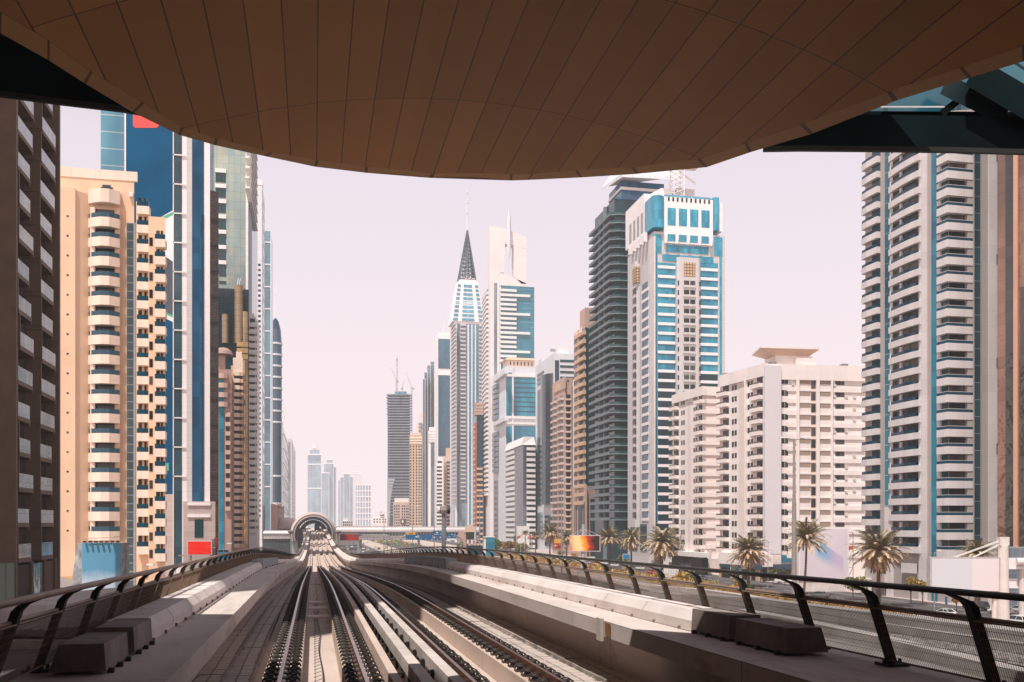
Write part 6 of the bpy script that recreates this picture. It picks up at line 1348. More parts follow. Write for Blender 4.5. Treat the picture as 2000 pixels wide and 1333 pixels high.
# ------------------------------------------------------------------ cars
tyre = plain('tyre', (.015, .015, .015), .8, .1, 4); cgl = glass('car_glass', (.02, .03, .035), 9, 9, .0, rough=.05); lampw = plain('headlamp', (.7, .7, .68), .2, .05, 4); lampr = plain('tail_lamp', (.45, .02, .02), .3, .05, 4); chrome = plain('wheel_alloy', (.4, .4, .41), .3, .1, 4, metal=.8)
CARS = {}
def carproto(kind, cn, c):
    if (kind, cn) in CARS: return CARS[kind, cn]
    paint = bpy.data.materials.get('car_'+cn)
    if not paint:
        paint, nt, p = newmat('car_'+cn); p.inputs['Base Color'].default_value = (*c, 1); p.inputs['Roughness'].default_value = .3; p.inputs['Coat Weight'].default_value = .6; nt.links.new(ramp(nt, noise(nt, 2), .3, .7, tuple(x*.9 for x in c), c), p.inputs['Base Color'])
    T = thing('parked_car', 'car', 'car', (0, 0, -50))
    P = {'sedan': dict(L=4.7, w=.9, b=[(-2.35, .45, .78), (-2.25, .3, 1.0), (-1.5, .28, 1.04), (1.0, .28, .98), (2.0, .28, .86), (2.3, .35, .70)], c=[(-1.75, 1.02), (-1.0, 1.43), (.25, 1.45), (1.15, .97)]),
         'suv': dict(L=4.8, w=.96, b=[(-2.38, .5, 1.0), (-2.3, .38, 1.16), (-1.5, .35, 1.18), (1.0, .35, 1.14), (2.1, .35, 1.05), (2.38, .42, .85)], c=[(-2.25, 1.16), (-1.95, 1.75), (.25, 1.80), (1.15, 1.12)]),
         'van': dict(L=5.2, w=1.0, b=[(-2.6, .4, 1.1), (-2.55, .35, 1.2), (0, .35, 1.2), (1.9, .35, 1.15), (2.5, .38, 1.0), (2.6, .42, .8)], c=[(-2.55, 1.18), (-2.5, 2.05), (1.2, 2.1), (2.1, 1.13)])}[kind]
    w_ = P['w']; fr = []
    for k, (y, z0, z1) in enumerate(P['b']):
        q = w_*(.86 if k in (0, len(P['b'])-1) else .97); fr.append([(-q, y, z0+.1), (-q*1.02, y, (z0+z1)/2), (-q*.93, y, z1), (q*.93, y, z1), (q*1.02, y, (z0+z1)/2), (q, y, z0+.1), (q*.8, y, z0), (-q*.8, y, z0)])
    fix(MB().sweep(fr).build('body', paint, T))
    c_ = P['c']; zb = c_[0][1]
    def ring(y, z, k): q = w_*(.90 if k == 0 else .74); return [(-q, y, z), (q, y, z)]
    A, B_2, C, D_ = c_; rf = [(-w_*.74, B_2[0], B_2[1]), (w_*.74, B_2[0], B_2[1]), (w_*.74, C[0], C[1]), (-w_*.74, C[0], C[1])]; lo_ = [(-w_*.9, A[0], A[1]), (w_*.9, A[0], A[1]), (w_*.9, D_[0], D_[1]), (-w_*.9, D_[0], D_[1])]
    m = MB(); m.face(rf); up = [(p[0]*.97, p[1], p[2]+.05) for p in rf]
    for k in range(4): m.face([rf[k], rf[(k+1) % 4], up[(k+1) % 4], up[k]])
    m.face(up); fix(m.build('roof', paint, T))
    for k, nm in ((0, 'rear_window'), (1, 'side_window'), (2, 'windscreen'), (3, 'side_window')): bodyless(lo_, rf, k).build(nm, cgl, T)
    pl = MB()
    for s in (-1, 1):
        for a, b in ((lo_, rf),):
            for t in (0, .46, 1):
                i0, i1 = (0, 3) if s < 0 else (1, 2); p = [lo_[i0][j]+(lo_[i1][j]-lo_[i0][j])*t for j in range(3)]; q = [rf[i0][j]+(rf[i1][j]-rf[i0][j])*t for j in range(3)]; pl.tube(p, q, .05, n=4)
    pl.build('pillars', paint, T)
    wm = MB().tube((-.11, 0, 0), (.11, 0, 0), .33, n=14).mesh('wheel', tyre); hm_ = MB().tube((-.12, 0, 0), (.12, 0, 0), .19, n=10).mesh('rim', chrome)
    for sx in (-1, 1):
        for y in (-1.45, 1.4): o = link('wheel', wm, T, (sx*(w_-.1), y, .33)); link('rim', hm_, o)
        MB().box(sx*w_*.7-.17, sx*w_*.7+.17, P['L']/2-.16, P['L']/2-.03, .66, .80).build('headlight', lampw, T); MB().box(sx*w_*.72-.15, sx*w_*.72+.15, -P['L']/2-.01, -P['L']/2+.1, P['b'][1][2]-.24, P['b'][1][2]-.06).build('tail_light', lampr, T)
        MB().box(sx*w_-.02, sx*w_+.16 if sx > 0 else sx*w_-.14, .75, .9, 1.0, 1.12).build('mirror', paint, T)
    MB().box(-.27, .27, -P['L']/2-.02, -P['L']/2+.03, .55, .66).build('number_plate', lampw, T)
    CARS[kind, cn] = [T, False]; return CARS[kind, cn]
def bodyless(lo_, rf, k):
    m = MB(); m.face([lo_[k], lo_[(k+1) % 4], rf[(k+1) % 4], rf[k]]); return m
CC = {'white': (.78, .76, .75), 'silver': (.42, .43, .44), 'black': (.015, .017, .02), 'grey': (.10, .105, .11), 'red': (.40, .03, .025), 'blue': (.04, .09, .17), 'taxi': (.66, .52, .33), 'orange': (.60, .16, .06)}
def car(px, py, kind, cn, rot, lb, group=None, x=None):
    D = EYE*F/(py-HZ); p = at(px, py, D); e = carproto(kind, cn, CC[cn]); T = e[0]
    if e[1]: T = dup(T, (0, 0, 0), 0, lb)
    e[1] = True; T.location = (p[0], p[1], .015 if True else 0); T.rotation_euler = (0, 0, rot); T['label'] = lb; T.name = 'car'
    if group: T['group'] = group
    return T
ROWS_ = 'cars on the highway and service road'
CL = [(1238, 1160, 'sedan', 'white', 0, 'white sedan driving away on the highway just beyond the right fence'), (1051, 1120, 'suv', 'silver', 0, 'silver car seen through the fence behind the taxi with a yellow roof'), (999, 1113, 'sedan', 'taxi', 0, 'cream taxi with a yellow roof on the highway beyond the fence'), (945, 1098, 'sedan', 'silver', 0, 'small silver car furthest left behind the fence posts'), (1120, 1137, 'suv', 'black', 0, 'dark car hidden behind the fence mesh by the grey bin'),
 (1600, 1168, 'sedan', 'grey', .5, 'dark grey sedan turning at the foot of the thin leaning palm'), (1567, 1148, 'suv', 'white', .9, 'white off roader parked in front of the white advertising wall'), (1531, 1140, 'van', 'white', 1.2, 'white van parked left of the tall lamp post'), (1592, 1149, 'suv', 'blue', .9, 'blue grey car parked right of the white off roader'), (1626, 1153, 'suv', 'grey', .1, 'dark car parked by the corner of the white advertising wall'),
 (1271, 1121, 'sedan', 'red', .1, 'red car on the service road below the widest palm'), (1297, 1123, 'sedan', 'white', .1, 'white car behind the clipped yellow mound'), (1369, 1134, 'sedan', 'blue', .1, 'dark blue car on the service road right of the yellow mound'), (1845, 1205, 'sedan', 'white', .15, 'white car below the middle of the blank white billboard'), (1906, 1192, 'suv', 'black', .4, 'black off roader parked below the right part of the blank billboard'), (1984, 1223, 'suv', 'white', .1, 'white car right of the thick billboard pylon'), (1990, 1198, 'sedan', 'silver', .3, 'pale car at the right edge above the white car'), (1741, 1156, 'suv', 'silver', 1.3, 'silver car parked under the red edged shade right of the big palm'), (1709, 1156, 'suv', 'black', 1.3, 'black car parked under the shade left of the big palm trunk'), (1955, 1200, 'sedan', 'white', .2, 'white car half hidden behind the thick pylon'), (1840, 1176, 'suv', 'black', .3, 'black car behind the small tree below the blank billboard'),
 (1082, 1092, 'sedan', 'orange', .1, 'orange car on the service road left of the orange screen'), (1043, 1091, 'sedan', 'orange', .1, 'orange car below the flagpoles'), (1163, 1105, 'sedan', 'orange', .1, 'orange car right of the orange screen mast'), (1062, 1093, 'sedan', 'white', .1, 'white car between the two orange cars on the service road'), (1017, 1090, 'suv', 'white', .1, 'white car below the rusty tree'), (1030, 1089, 'sedan', 'black', .1, 'black car right of the white car below the rusty tree'), (1180, 1104, 'suv', 'white', .1, 'white car below the palm right of the orange screen'), (1099, 1097, 'sedan', 'white', .1, 'white car left of the orange screen mast'), (975, 1086, 'sedan', 'orange', .1, 'orange car below the dark green round tree')]
for a in CL: car(*a, group=ROWS_)
QU = [(952, 1084, 'white'), (962, 1086, 'white'), (985, 1087, 'silver'), (994, 1088, 'orange'), (1006, 1089, 'white'), (1052, 1092, 'white'), (1072, 1094, 'silver'), (1092, 1096, 'white'), (1110, 1098, 'black'), (1130, 1100, 'white'), (1147, 1102, 'silver'), (1200, 1108, 'white'), (1224, 1111, 'black'), (1250, 1114, 'white'), (1325, 1126, 'silver')]
for k, (px, py, cn) in enumerate(QU): car(px, py, ('sedan', 'suv')[k % 2], cn, .08, '%s car in the queue along the service road below the palms' % cn, 'queue of cars along the service road')
FAR = [(678, 1070, 'van', 'silver'), (687, 1070, 'sedan', 'white'), (679, 1075, 'sedan', 'white'), (706, 1070, 'sedan', 'blue'), (709, 1074, 'suv', 'white'), (708, 1080, 'sedan', 'white'), (718, 1077, 'suv', 'white'), (733, 1072, 'sedan', 'white'), (740, 1074, 'sedan', 'black'), (697, 1063, 'sedan', 'white'), (717, 1063, 'sedan', 'white'), (734, 1059, 'suv', 'white'), (733, 1056, 'sedan', 'black'), (755, 1072, 'sedan', 'silver'), (780, 1066, 'suv', 'white'), (792, 1064, 'sedan', 'white'), (798, 1066, 'sedan', 'blue'), (710, 1064, 'sedan', 'silver'), (722, 1058, 'sedan', 'white'), (744, 1057, 'sedan', 'white'), (760, 1058, 'suv', 'white'), (785, 1060, 'sedan', 'white'), (812, 1064, 'sedan', 'orange'), (770, 1062, 'sedan', 'red')]
for k, (px, py, kd, cn) in enumerate(FAR): car(px, py, kd, cn, pi if k % 3 else 0, 'tiny %s car far down the highway by the footbridge' % cn, 'tiny cars far down the highway')
for k, (px, py, kd, cn, lb) in enumerate(((577, 1085, 'suv', 'silver', 'silver car on the road under the left footbridge'), (572, 1078, 'sedan', 'white', 'white car furthest up the road left of the viaduct ramp'), (566, 1081, 'sedan', 'black', 'black car beside the left lamp post near the station'), (580, 1091, 'sedan', 'black', 'dark car nearest the left side of the viaduct ramp'))): car(px, py, kd, cn, 1.4, lb, ROWS_)
# ------------------------------------------------------------------ lamps, signs, screens
def basepx(px, D): p = xy(px, D); return (p[0], p[1])
pole_m = plain('pole_grey', (.36, .33, .31), .45, .1, .5, metal=.4)
def lamp(px, D, ty, r, arm, lb, dbl=True, base=0.):
    x, y = xy(px, D); h = Z(ty, D)-base; T = thing('street_lamp', lb, 'street lamp', (x, y, base), -TH, 'street lamps'); MB().tube((0, 0, 0), (0, 0, h*.62), r*1.25, r, 10).tube((0, 0, h*.62), (0, 0, h), r*.8, r*.55, 10).build('pole', pole_m, T)
    for s in ((-1, 1) if dbl else (1,)):
        MB().tube((0, 0, h-.3), (s*arm, 0, h+.2), r*.4, r*.35, 6).build('arm', pole_m, T); MB().box(s*arm-arm*.42, s*arm+arm*.42, -.25, .25, h+.1, h+.35).build('lamp_head', white, T)
lamp(1551, 198, 857, .42, 2.2, 'tall double headed lamp post in front of the large cream block'); lamp(1097, 300, 935, .22, 2.1, 'tall double headed lamp post beside the pinkish brown tower'); lamp(937, 476, 963, .24, 3.2, 'double headed lamp post beside the slim rust edged tower'); lamp(848, 470, 978, .2, 2.5, 'thin double headed lamp post between the blue road signs'); lamp(806, 470, 990, .2, 2.5, 'thin lamp post by the left end of the blue road signs'); lamp(750, 470, 1002, .2, 2.2, 'thin lamp post over the highway footbridge')
lamp(1715-1, 240, 1068, .08, 1, 'small lamp beside the white advertising wall', False); lamp(1825, 175, 1078, .1, .8, 'small lamp over the top of the blank billboard', False); lamp(1500, 250, 1060, .09, .6, 'thin pole left of the navy shop fascia', False); lamp(278, 140, 1106, .08, 1.2, 'small white headed lamp in front of the beige tower', False, 3); lamp(437, 200, 1064, .08, 1.2, 'small white headed lamp in front of the cyan board', False); lamp(343, 180, 1088, .08, 1.0, 'small white headed lamp by the striped tower podium', False)
def camera_mast(px, D, ty, lb, ball):
    x, y = xy(px, D); h = Z(ty, D); T = thing('camera_mast', lb, 'mast', (x, y, 0), -TH); MB().tube((0, 0, 0), (0, 0, h), .30 if ball else .22, .24 if ball else .16, 12).build('pole', plain('mast_grey', (.22, .24, .25), .5, .1, .5), T)
    if ball:
        MB().lathe([(.0, h-.55), (.42, h-.42), (.52, h), (.42, h+.42), (0, h+.55)], n=14).build('round_head', plain('round_head', (.30, .27, .25), .5, .15, 2), T, smooth=True)
        for s in (-1, 1): MB().tube((s*.45, 0, h), (s*.72, 0, h), .38, n=12).build('dish', conc_l if s < 0 else steel_d, T)
        MB().path([(.3, 0, h-.6), (.55, 0, h-1.1), (.5, 0, h-1.6), (.2, 0, h-2)], .03, 5).build('cable', black, T)
    else: MB().lathe([(0, h-.55), (1.1, h+.2), (.8, h+.7), (0, h+.8)], n=8).build('lamp_head', plain('hood_grey', (.16, .15, .14), .5, .1, 2), T)
camera_mast(867, 108, 997, 'thick grey mast with a round head standing beyond the right fence', True); camera_mast(660, 300, 1041, 'dark lamp with a diamond head right of the station ramp', False); camera_mast(568, 300, 1041, 'dark lamp with a diamond head left of the station ramp', False)
def board(name, lb, a, b, top, bot, D, mat, frame=white, fw=.35, poles=(), base=0., cat='billboard', depth_=.6):
    P, Q = xy(a, D), xy(b, perp(a, D, b) if False else D); ang = math.atan2(Q[1]-P[1], Q[0]-P[0]); W = hypot(Q[0]-P[0], Q[1]-P[1]); z0, z1 = Z(bot, D), Z(top, D)
    T = thing(name, lb, cat, (P[0], P[1], base), ang); z0 -= base; z1 -= base
    if frame: MB().box(-fw, W+fw, .05, depth_, z0-fw, z1+fw).build('frame', frame, T)
    mb = MB(); mb.face([(0, 0, z0), (W, 0, z0), (W, 0, z1), (0, 0, z1)], [(0, 0), (1, 0), (1, 1), (0, 1)]); mb.face([(0, .1, z0), (0, .1, z1), (W, .1, z1), (W, .1, z0)]); mb.face([(0, 0, z1), (W, 0, z1), (W, .1, z1), (0, .1, z1)])
    mb.build('face', mat, T)
    for px in poles: x = (px-a)/(b-a)*W; MB().tube((x, depth_*.6, 0), (x, depth_*.6, z0), .35, n=10).build('post', pole_m, T)
    return T, W, z0, z1
def uvx(nt, i=0): tc = N(nt, 'ShaderNodeTexCoord'); s = N(nt, 'ShaderNodeSeparateXYZ'); nt.links.new(tc.outputs['UV'], s.inputs[0]); return s.outputs[i]
def fire(nt):
    n = ramp(nt, noise(nt, 1.2, 2, 'UV'), .2, .8); m = N(nt, 'ShaderNodeMath', operation='MULTIPLY_ADD'); nt.links.new(n, m.inputs[0]); m.inputs[1].default_value = .35; nt.links.new(uvx(nt), m.inputs[2])
    r = N(nt, 'ShaderNodeValToRGB'); e = r.color_ramp.elements; e[0].position = .12; e[0].color = (.25, .05, .02, 1); e[1].position = 1.05; e[1].color = (.03, .008, .006, 1)
    for p, c in ((.28, (1, .38, .17, 1)), (.48, (1, .42, .2, 1)), (.62, (1, .22, .015, 1)), (.78, (.28, .03, .01, 1))): x = e.new(p); x.color = c
    nt.links.new(m.outputs[0], r.inputs[0]); return r.outputs[0]
T, W, z0, z1 = board('led_screen', 'glowing orange and dark brown advertising screen on a grey mast by the palms', 1114, 1171, 1047, 1076, 330, emis('fire_screen', fire, .75), plain('screen_frame', (.5, .52, .54), .4, .1, 1), .3)
MB().tube((W*.45, 1.2, 0), (W*.45, 1.2, z1+4.0), 1.0, .5, 12).build('mast', plain('mast_pale', (.42, .43, .45), .5, .1, 1), T)
for s in (.05, .25, .7, .95): MB().tube((W*.45, 1.2, z1+2.6), (W*s, .3, z1+.3), .04, n=5).build('stay', white, T)
def wash(nt): return ramp(nt, uvx(nt), .599, .601, (.62, .62, .66), (.74, .66, .68))
T, W, z0, z1 = board('billboard', 'big blank white billboard hung from a thick pale pylon at the right', 1820, 1951, 1092, 1155, 156, emis('blank_print', wash, 0), plain('board_frame', (.47, .43, .42), .5, .1, 1), .28, depth_=1.4)
py_ = W+.95; MB().tube((py_, .5, 0), (py_, .5, z1+2.2), 1.0, .78, 16).build('pylon', conc_l, T); MB().box(py_-.8, py_+.75, -.1, 1.1, z1+2.2, z1+3.6).build('pylon_head', conc_l, T); MB().tube((py_-1.15, 1.0, 0), (py_-1.15, 1.0, z0), .42, n=10).build('post', conc_l, T)
for a, b in ((.33, 3.0), (.36, 2.8), (.62, 2.4), (.64, 2.2)): MB().tube((W*a, .4, z1+.2), (py_-.7, .4, z1+b), .07, n=5).build('stay', white, T)
def swoosh(nt):
    x, y = uvx(nt), uvx(nt, 1)
    a = N(nt, 'ShaderNodeMath', operation='MULTIPLY_ADD'); nt.links.new(x, a.inputs[0]); a.inputs[1].default_value = .62; nt.links.new(y, a.inputs[2])
    up = ramp(nt, a.outputs[0], .99, 1.02, (1, 1, 1), (0, 0, 0)); lo2 = ramp(nt, a.outputs[0], .60, .80); k = N(nt, 'ShaderNodeMath', operation='MULTIPLY'); nt.links.new(up, k.inputs[0]); nt.links.new(lo2, k.inputs[1])
    k2 = N(nt, 'ShaderNodeMath', operation='MULTIPLY'); nt.links.new(k.outputs[0], k2.inputs[0]); nt.links.new(ramp(nt, x, .28, .40), k2.inputs[1]); k3 = N(nt, 'ShaderNodeMath', operation='MULTIPLY'); nt.links.new(k2.outputs[0], k3.inputs[0]); nt.links.new(ramp(nt, x, .90, .93, (1, 1, 1), (0, 0, 0)), k3.inputs[1])
    blue = ramp(nt, x, .38, .78, (.07, .42, .68), (.62, .50, .66)); return mixc(nt, k3.outputs[0], (.74, .66, .71), blue)
T, W, z0, z1 = board('advert_wall', 'large white advertising wall with a blue brush sweep behind the thin palm', 1563, 1655, 1033, 1131, 238, emis('swoosh_print', swoosh, 0), whitep, .4, depth_=2.2)
MB().box(-.6, W+.8, .3, 2.2, 0, z0-.4).build('base_wall', conc_l, T)
mb = MB(); xo = W+1.0
for q in (0, 1.5): mb.tube((xo+q, 3, 0), (xo+q, 3, z1-1), .09, n=5)
for k in range(5): h = (z1-1)/5; mb.tube((xo, 3, k*h), (xo+1.5, 3, (k+1)*h), .06, n=4); mb.tube((xo, 3, k*h+h), (xo+1.5, 3, k*h+h), .06, n=4)
mb.build('lattice_support', plain('rust_frame', (.30, .20, .16), .7, .2, 2), T); MB().box(xo+.1, xo+1.4, 2.8, 3.2, z1-5.4, z1-4.5).build('orange_cloth', plain('orange_cloth', (.70, .10, .03), .7, .1, 3), T)
def seapaint(nt):
    n = noise(nt, 3.0, 5, 'UV'); m = N(nt, 'ShaderNodeMath', operation='MULTIPLY_ADD'); nt.links.new(n, m.inputs[0]); m.inputs[1].default_value = .3; nt.links.new(uvx(nt, 1), m.inputs[2]); return ramp(nt, m.outputs[0], .38, .62, (.52, .62, .70), (.13, .35, .52))
T, W, z0, z1 = board('billboard', 'faded blue billboard block with a grey side in front of the beige tower', 160, 237, 1061, 1160, 112, emis('faded_blue_print', seapaint, 0), None)
sb = MB(); sb.face([(0, .02, z0), (0, .02, z1), (-1.0, 1.0, z1), (-1.9, 1.0, z0)]); sb.face([(0, .02, z1), (W, .02, z1), (W, 3, z1), (-1, 1, z1)]); sb.face([(W, .12, z0), (W-.3, 3, z0), (W-.3, 3, z1), (W, .12, z1)])
fix(sb.build('grey_side', plain('grey_tarp', (.33, .34, .35), .8, .35, .9, bmp=.8), T))
for k in range(7): MB().box(W*(.1+.14*k)-.12, W*(.1+.14*k)+.12, -.5, -.1, z1+.05, z1+.25).build('flood_lamp', steel_d, T)
MB().tube((.6, -.3, z1+.5), (W, -.3, z1+.75), .04, n=5).build('lamp_rail', pinkb, T)
def redwave(nt): return ramp(nt, noise(nt, 2.4, 3, 'UV', (.6, 2, 1)), .5, .72, (.80, .022, .012), (.85, .08, .05))
board('billboard', 'bright red billboard left of the dark pole behind the left fence', 367, 412, 1058, 1083, 196, emis('red_print', redwave, .05), greyp, .15, (370, 409)); board('vertical_sign', 'narrow tall red sign standing beside the bright red billboard', 419, 424.5, 1050, 1090, 198, plain('deep_red', (.30, .03, .02), .5, .1, 1), None, cat='sign')
board('billboard', 'cyan and navy board in a white frame behind the left fence crest', 426, 446, 1075, 1092, 225, emis('cyan_print', lambda nt: ramp(nt, uvx(nt, 1), .78, .8, (.10, .48, .70), (.03, .07, .12)), .1), white, .15); board('site_board', 'small blue site board at the foot of the date palm near the dark tower', 1217, 1230, 1083, 1092, 352, plain('site_blue', (.02, .22, .42), .5, .1, 1), white, .1, (1218, 1229), cat='board')
x, y = xy(416, 197); T = thing('dark_post', 'thick dark grey post between the red billboard and the narrow red sign', 'post', (x, y, 0), -TH); MB().tube((0, 0, 0), (0, 0, Z(1070, 197)), .45, n=10).tube((0, 0, Z(1070, 197)), (0, 0, Z(1053, 197)), .42, n=10).build('pole', conc_d, T); MB().tube((0, 0, Z(1071, 197)), (0, 0, Z(1069, 197)), .5, n=10).build('band', white, T)
def redsea(nt):
    n = noise(nt, 2.2, 4, 'UV', (1, 3, 1)); m = N(nt, 'ShaderNodeMath', operation='MULTIPLY_ADD'); nt.links.new(n, m.inputs[0]); m.inputs[1].default_value = .7; nt.links.new(uvx(nt), m.inputs[2]); return ramp(nt, m.outputs[0], .55, .85, (.14, .02, .02), (.85, .07, .03))
T, W, z0, z1 = board('led_screen', 'red and black advertising screen in a pale frame right of the arched station', 664, 700.5, 1043.5, 1056, 470, emis('red_screen', redsea, .1), whitep, .25); MB().box(-.3, W+.3, .05, .6, z0-1.4, z0-.3).build('lower_panel', whitep, T); MB().box(-2.0, -.8, 0, 1.2, 0, z1+1).build('pillar', conc_l, T)
# road sign gantries
rs_blue = plain('sign_blue', (.005, .11, .27), .5, .08, 1); rs_yel = plain('sign_yellow', (.75, .42, .06), .5, .05, 1); rs_green = plain('sign_green', (.0, .22, .20), .5, .05, 1); rs_red = plain('sign_brown', (.30, .08, .06), .5, .05, 1)
def gantry(lb, D, a, b, ty, cw, left=True, right=True, foot=1072):
    P, Q = xy(a, D), xy(b, D); ang = math.atan2(Q[1]-P[1], Q[0]-P[0]); W = hypot(Q[0]-P[0], Q[1]-P[1]); T = thing('sign_gantry', lb, 'sign gantry', (P[0], P[1], 0), ang); h = Z(ty, D); r = cw/F*D; pts = []
    if left: pts += [(0, 0, 0), (0, 0, h-r)]+[(r-r*cos(t), 0, h-r+r*sin(t)) for t in (.4, .8, 1.2, 1.57)]
    else: pts += [(0, 0, h)]
    if right: pts += [(W-r+r*sin(t), 0, h-r+r*cos(t)) for t in (0, .4, .8, 1.2, 1.57)]+[(W, 0, 0)]
    else: pts += [(W, 0, h)]
    MB().path(pts, .38, 8).build('arch', pole_m, T)
    def sign(x0, x1, t, bt, mat, marks=(), nm='sign_panel'):
        f = lambda px: (px-a)/F*D; z = lambda py: Z(py, D); o = MB().box(f(x0), f(x1), -.9, -.5, z(bt), z(t)).build(nm, mat, T)
        for (m0, m1, t0, t1, mm) in marks: MB().box(f(m0), f(m1), -.94, -.9, z(t1), z(t0)).build('marking', mm, o)
    return T, sign
T, sg = gantry('curved gantry carrying wide blue road signs and one yellow sign over the highway', 440, 781.5, 901, 1047, 11)
w2 = white
def arrow(x, y): return [(x-.3, x+.3, y-1.0, y+.6, w2), (x-.8, x+.8, y-1.0, y-.4, w2)]
sg(793, 844.6, 1045, 1055, rs_blue, [(812, 815, 1047.5, 1050, w2), (816, 819, 1046.5, 1048.2, w2), (816, 819.5, 1049, 1050, w2)]+sum([arrow(x, 1053.8) for x in (795.5, 799.5, 805, 811, 819, 823, 831, 843)], [])); sg(793, 811.5, 1040, 1044.6, rs_yel, [(794.5, 795.2, 1041.5, 1043.5, black), (798, 809, 1041.6, 1042.2, black), (799, 808, 1043, 1043.5, black)]); sg(845.6, 872.4, 1037, 1055.4, rs_blue, [(852, 856, 1039.5, 1041.5, w2), (858.5, 861, 1038.5, 1041.5, rs_green), (862, 866, 1039, 1040, w2), (848, 857, 1043.5, 1044.2, w2), (860, 868, 1043.5, 1044.2, w2), (847, 850, 1048.8, 1050.8, w2), (850.5, 856, 1048.5, 1051, rs_red), (859, 861.5, 1048.8, 1050.8, w2), (862, 868, 1048.5, 1051, rs_red)]+sum([arrow(x, 1054) for x in (849, 855, 862, 868)], [])); sg(873.4, 891.3, 1042.5, 1052, rs_blue, [(876, 879, 1043.5, 1046.2, rs_green), (881, 885, 1044, 1044.7, w2), (887, 890, 1044, 1044.7, w2), (876, 880, 1048.2, 1048.9, w2), (886, 890, 1047.2, 1047.9, w2)]); sg(873.4, 891.3, 1052.3, 1055, white)
gantry('bare curved gantry over the highway right of the red screen', 465, 690, 764.5, 1046, 10, left=False); gantry('bare curved gantry over the road left of the station', 420, 536, 562, 1056.5, 6, right=False)
def pane(px, D, a, b, t, bt, lb, mat, mk=True, name='road_sign'):
    x, y = xy(px, D); T = thing(name, lb, 'sign', (x, y, 0), -TH); MB().tube((0, .1, 0), (0, .1, Z(t, D)), .09, n=6).build('post', pole_m, T); s = lambda q: (q-px)/F*D
    o = MB().box(s(a), s(b), -.1, .0, Z(bt, D), Z(t, D)).build('sign_panel', mat, T)
    if mk:
        w_ = s(b)-s(a); h = Z(t, D)-Z(bt, D); z0 = Z(bt, D)
        for (p, q, r, u) in ((.1, .45, .58, .72), (.55, .68, .58, .72), (.08, .52, .25, .36), (.78, .92, .3, .75)): MB().box(s(a)+w_*p, s(a)+w_*q, -.12, -.1, z0+h*r, z0+h*u).build('marking', white, o)
pane(750, 468, 748, 752, 1053, 1062, 'upright teal sign board on a lamp post right of the bare gantry', rs_green, True); pane(774, 455, 772, 776.5, 1056.5, 1066, 'upright teal sign board left of the blue sign gantry', rs_green); pane(806, 430, 803.5, 808.8, 1062, 1067, 'small teal sign just above the fence below the yellow sign', rs_green, False); pane(757, 460, 755.5, 759.5, 1061, 1065, 'small round blue sign right of the far cars', rs_blue, False)
pane(1437, 258, 1428, 1446, 1107.5, 1114, 'green road sign with white lettering in front of the cream block shops', rs_green); pane(1089, 420, 1082, 1095.5, 1053, 1072, 'red shop sign with a yellow top beside the date palm', plain('sign_red', (.62, .06, .04), .5, .05, 1)); 
D = 419; x, y = xy(1089, D); tag(MB().box(-1.5, 1.5, -.2, 0, Z(1061, D), Z(1053, D)).build('yellow_sign', rs_yel, None, (x, y, 0)), 'plain yellow panel above the red shop sign', 'sign'); pane(1105, 410, 1102, 1109, 1069, 1073, 'small red sign left of the orange screen', rs_red, False); pane(1848, 200, 1846, 1850, 1166, 1180, 'blue parking sign post by the white car', rs_blue, False); pane(1893, 170, 1890.5, 1895.5, 1158, 1163, 'small yellow sign under the blank billboard', rs_yel, False)
# kiosks, flags, shelters
D = 470; x, y = xy(907, D); T = thing('domed_kiosk', 'peach domed kiosk with a black screen right of the blue road signs', 'kiosk', (x, y, 0), -TH); k_ = D/F; pch = plain('peach_shell', (.72, .50, .38), .7, .05, .4)
fix(MB().sweep([[(11*k_+11*k_*cos(t), d, Z(1040, D)+15*k_*sin(t)) for t in [pi*j/14 for j in range(15)]] for d in (0, 4)]).build('dome', pch, T)); MB().box(2*k_, 20*k_, .3, 3.6, Z(1054, D), Z(1040, D)).build('screen_wall', pch, T); MB().box(3*k_, 18.5*k_, 0, .3, Z(1053, D), Z(1039.5, D)).build('screen', black, T); MB().box(-12*k_, 3*k_, 1, 8, 0, Z(1038, D)).build('rear_block', pinkb, T); MB().box(8*k_, 12*k_, 1, 3, 0, Z(1054, D)).build('stem', pch, T); MB().tube((21.5*k_, -.5, 0), (21.5*k_, -.5, Z(1030, D)), .45, n=10).build('side_post', greyp, T)
x, y = xy(927, 440); T = thing('arched_shelter', 'low glass arched shelter below the domed kiosk', 'shelter', (x, y, 0), -TH); fix(MB().sweep([[(3.4*cos(t)*1.1, d, Z(1072, 440)+3.6*sin(t)) for t in [pi*j/12 for j in range(13)]] for d in (0, 6)], closed=False).build('roof_arch', greyp, T)); MB().box(-3.5, 3.5, .4, 5.6, 0, Z(1066, 440)).build('glass', dark_gl, T)
x, y = xy(949, 500); T = thing('glass_kiosk', 'teal glass kiosk at the foot of the silver framed tower', 'kiosk', (x, y, 0), -TH); MB().box(0, 4.7, 0, 4, 0, Z(1050, 500)).build('wall', teal_gl, T); MB().box(-1.4, 4.9, -.2, 4.2, Z(1050, 500), Z(1048.5, 500)).build('roof', white, T); MB().box(-1.2, 0, .2, 3, 0, Z(1050, 500)).build('side_panel', white, T)
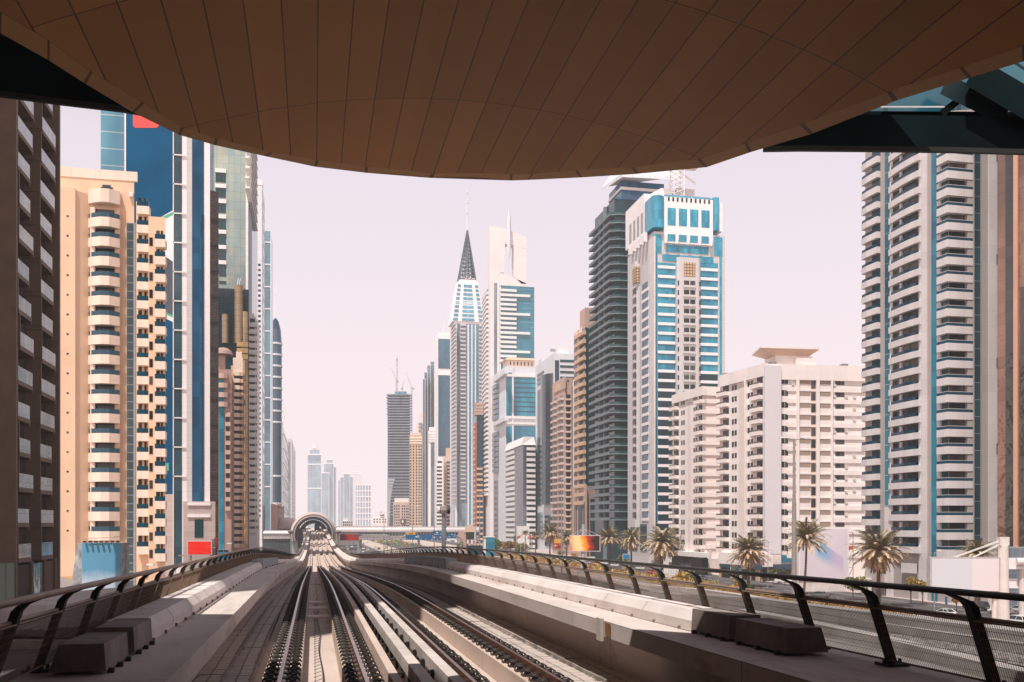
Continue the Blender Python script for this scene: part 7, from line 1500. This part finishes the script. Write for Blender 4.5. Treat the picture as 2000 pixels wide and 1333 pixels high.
for k, (px, c, lb) in enumerate(((1017, (.55, .08, .07), 'red flag on the leftmost of three flagpoles'), (1025, (.75, .70, .70), 'white flag on the middle flagpole'), (1038, (.60, .14, .12), 'red and white flag on the right flagpole'))):
    D = 480; x, y = xy(px, D); T = thing('flagpole', lb, 'flag', (x, y, 0), -TH); MB().tube((0, 0, 0), (0, 0, Z(1044, D)), .07, n=6).build('pole', white, T); z = Z(1045, D); mb = MB()
    for j in range(4): mb.face([(-.5*j, .12*sin(j), z-.3*j), (-.5*j-.5, .12*sin(j+1), z-.3*j-.3), (-.5*j-.5, .12*sin(j+1), z-.3*j-1.5), (-.5*j, .12*sin(j), z-.3*j-1.2)])
    mb.build('flag_cloth', plain('flag_%d' % k, c, .7, .1, 2), T)
D = 300; x, y = xy(1296, D); T = thing('site_hoarding', 'white panelled hoarding in front of the smaller cream block', 'hoarding', (x, y, 0), -TH); MB().box(0, 4.8, 0, .2, .2, 2.9).build('panel', panel('hoarding', (.72, .70, .70), .8, .7, .06, .5, .6, .1), T); [MB().box(q, q+.12, .2, .4, 0, 3.1).build('post', steel_d, T) for q in (0, 2.4, 4.6)]
D = 222; x, y = xy(1702, D); T = thing('parking_shade', 'long low parking shade with a reddish roof edge right of the big palm', 'shelter', (x, y, 0), -.35); MB().box(0, 9.5, 0, 5, 3.0, 3.2).build('roof', plain('shade_roof', (.30, .14, .10), .8, .2, 1), T); [MB().tube((q, .3, 0), (q, .3, 3), .1, n=6).build('post', teal_m, T) for q in (.3, 3.2, 6.2, 9.2)]
x, y = xy(1690, 228); T = thing('hut', 'small pale hut with a crenellated roof left of the big palm', 'hut', (x, y, 0), -TH); MB().box(0, 3.4, 0, 3, 0, 3.6).build('wall', cream, T); MB().box(-2, 3.6, -.2, 3.2, 3.6, 3.9).build('roof', white, T)
x, y = xy(1966, 172); T = thing('footbridge', 'white footbridge deck with a glass rail at the right edge behind the pylon', 'footbridge', (x, y, 0), -TH-.1); D = 172; MB().box(-.2, 14, 0, 4, Z(1112, D), Z(1090, D)).build('deck', whitep, T); MB().box(-.2, 14, .1, .2, Z(1090, D), Z(1071, D)).build('glass_rail', grey_gl, T); MB().tube((3.0, .8, 0), (3.0, .8, Z(1106, D)), .55, n=12).build('column', conc_l, T); MB().tube((1.6, -.2, Z(1098, D)), (14, -.4, Z(1098, D)), .75, n=12).build('pipe_beam', conc_l, T); MB().box(0, 12, 1, 1.3, Z(1150, D), Z(1131, D)).build('lower_panel', whitep, T)
x, y = xy(1812, 212); T = thing('boundary_wall', 'long grey wall with dark base behind the blank white billboard', 'wall', (x, y, 0), -TH); MB().box(-2, 20, 0, .3, 0, 1.1).build('base', conc_d, T); MB().box(-2, 20, .05, .25, 1.1, 3.4).build('panels', panel('wall_panels', (.48, .44, .42), 2, 3, .05, .7), T); MB().box(14, 16, -.1, .0, .3, 3.2).build('red_door', plain('door_red', (.35, .07, .05), .6, .1, 1), T)
x, y = xy(1097, 150); T = thing('grey_bin', 'grey flared drum beyond the right fence mesh', 'bin', (x, y, 0)); T.location.z = 0; MB().lathe([(0, 0), (.75, 0), (.9, 4.3), (1.2, 4.5), (1.2, 7.1), (0, 7.2)], n=14).build('drum', plain('drum_grey', (.30, .31, .32), .6, .15, 1), T)
# pale parapet wall of the lower ramp beyond the right fence
RW = thing('ramp_wall', 'low pale curved concrete wall beyond the right fence below the yellow shrubs', 'wall', (20, 60, 0))
curb(RW, (20, 60), [(1268, 1143), (1310, 1147), (1380, 1153), (1450, 1163), (1560, 1181), (1660, 1197)], 11.2, .8, 2.4, conc_l, 'parapet'); MB().box(-6, 4, -18, -2, 0, 9.0).build('ramp_base', conc, RW)
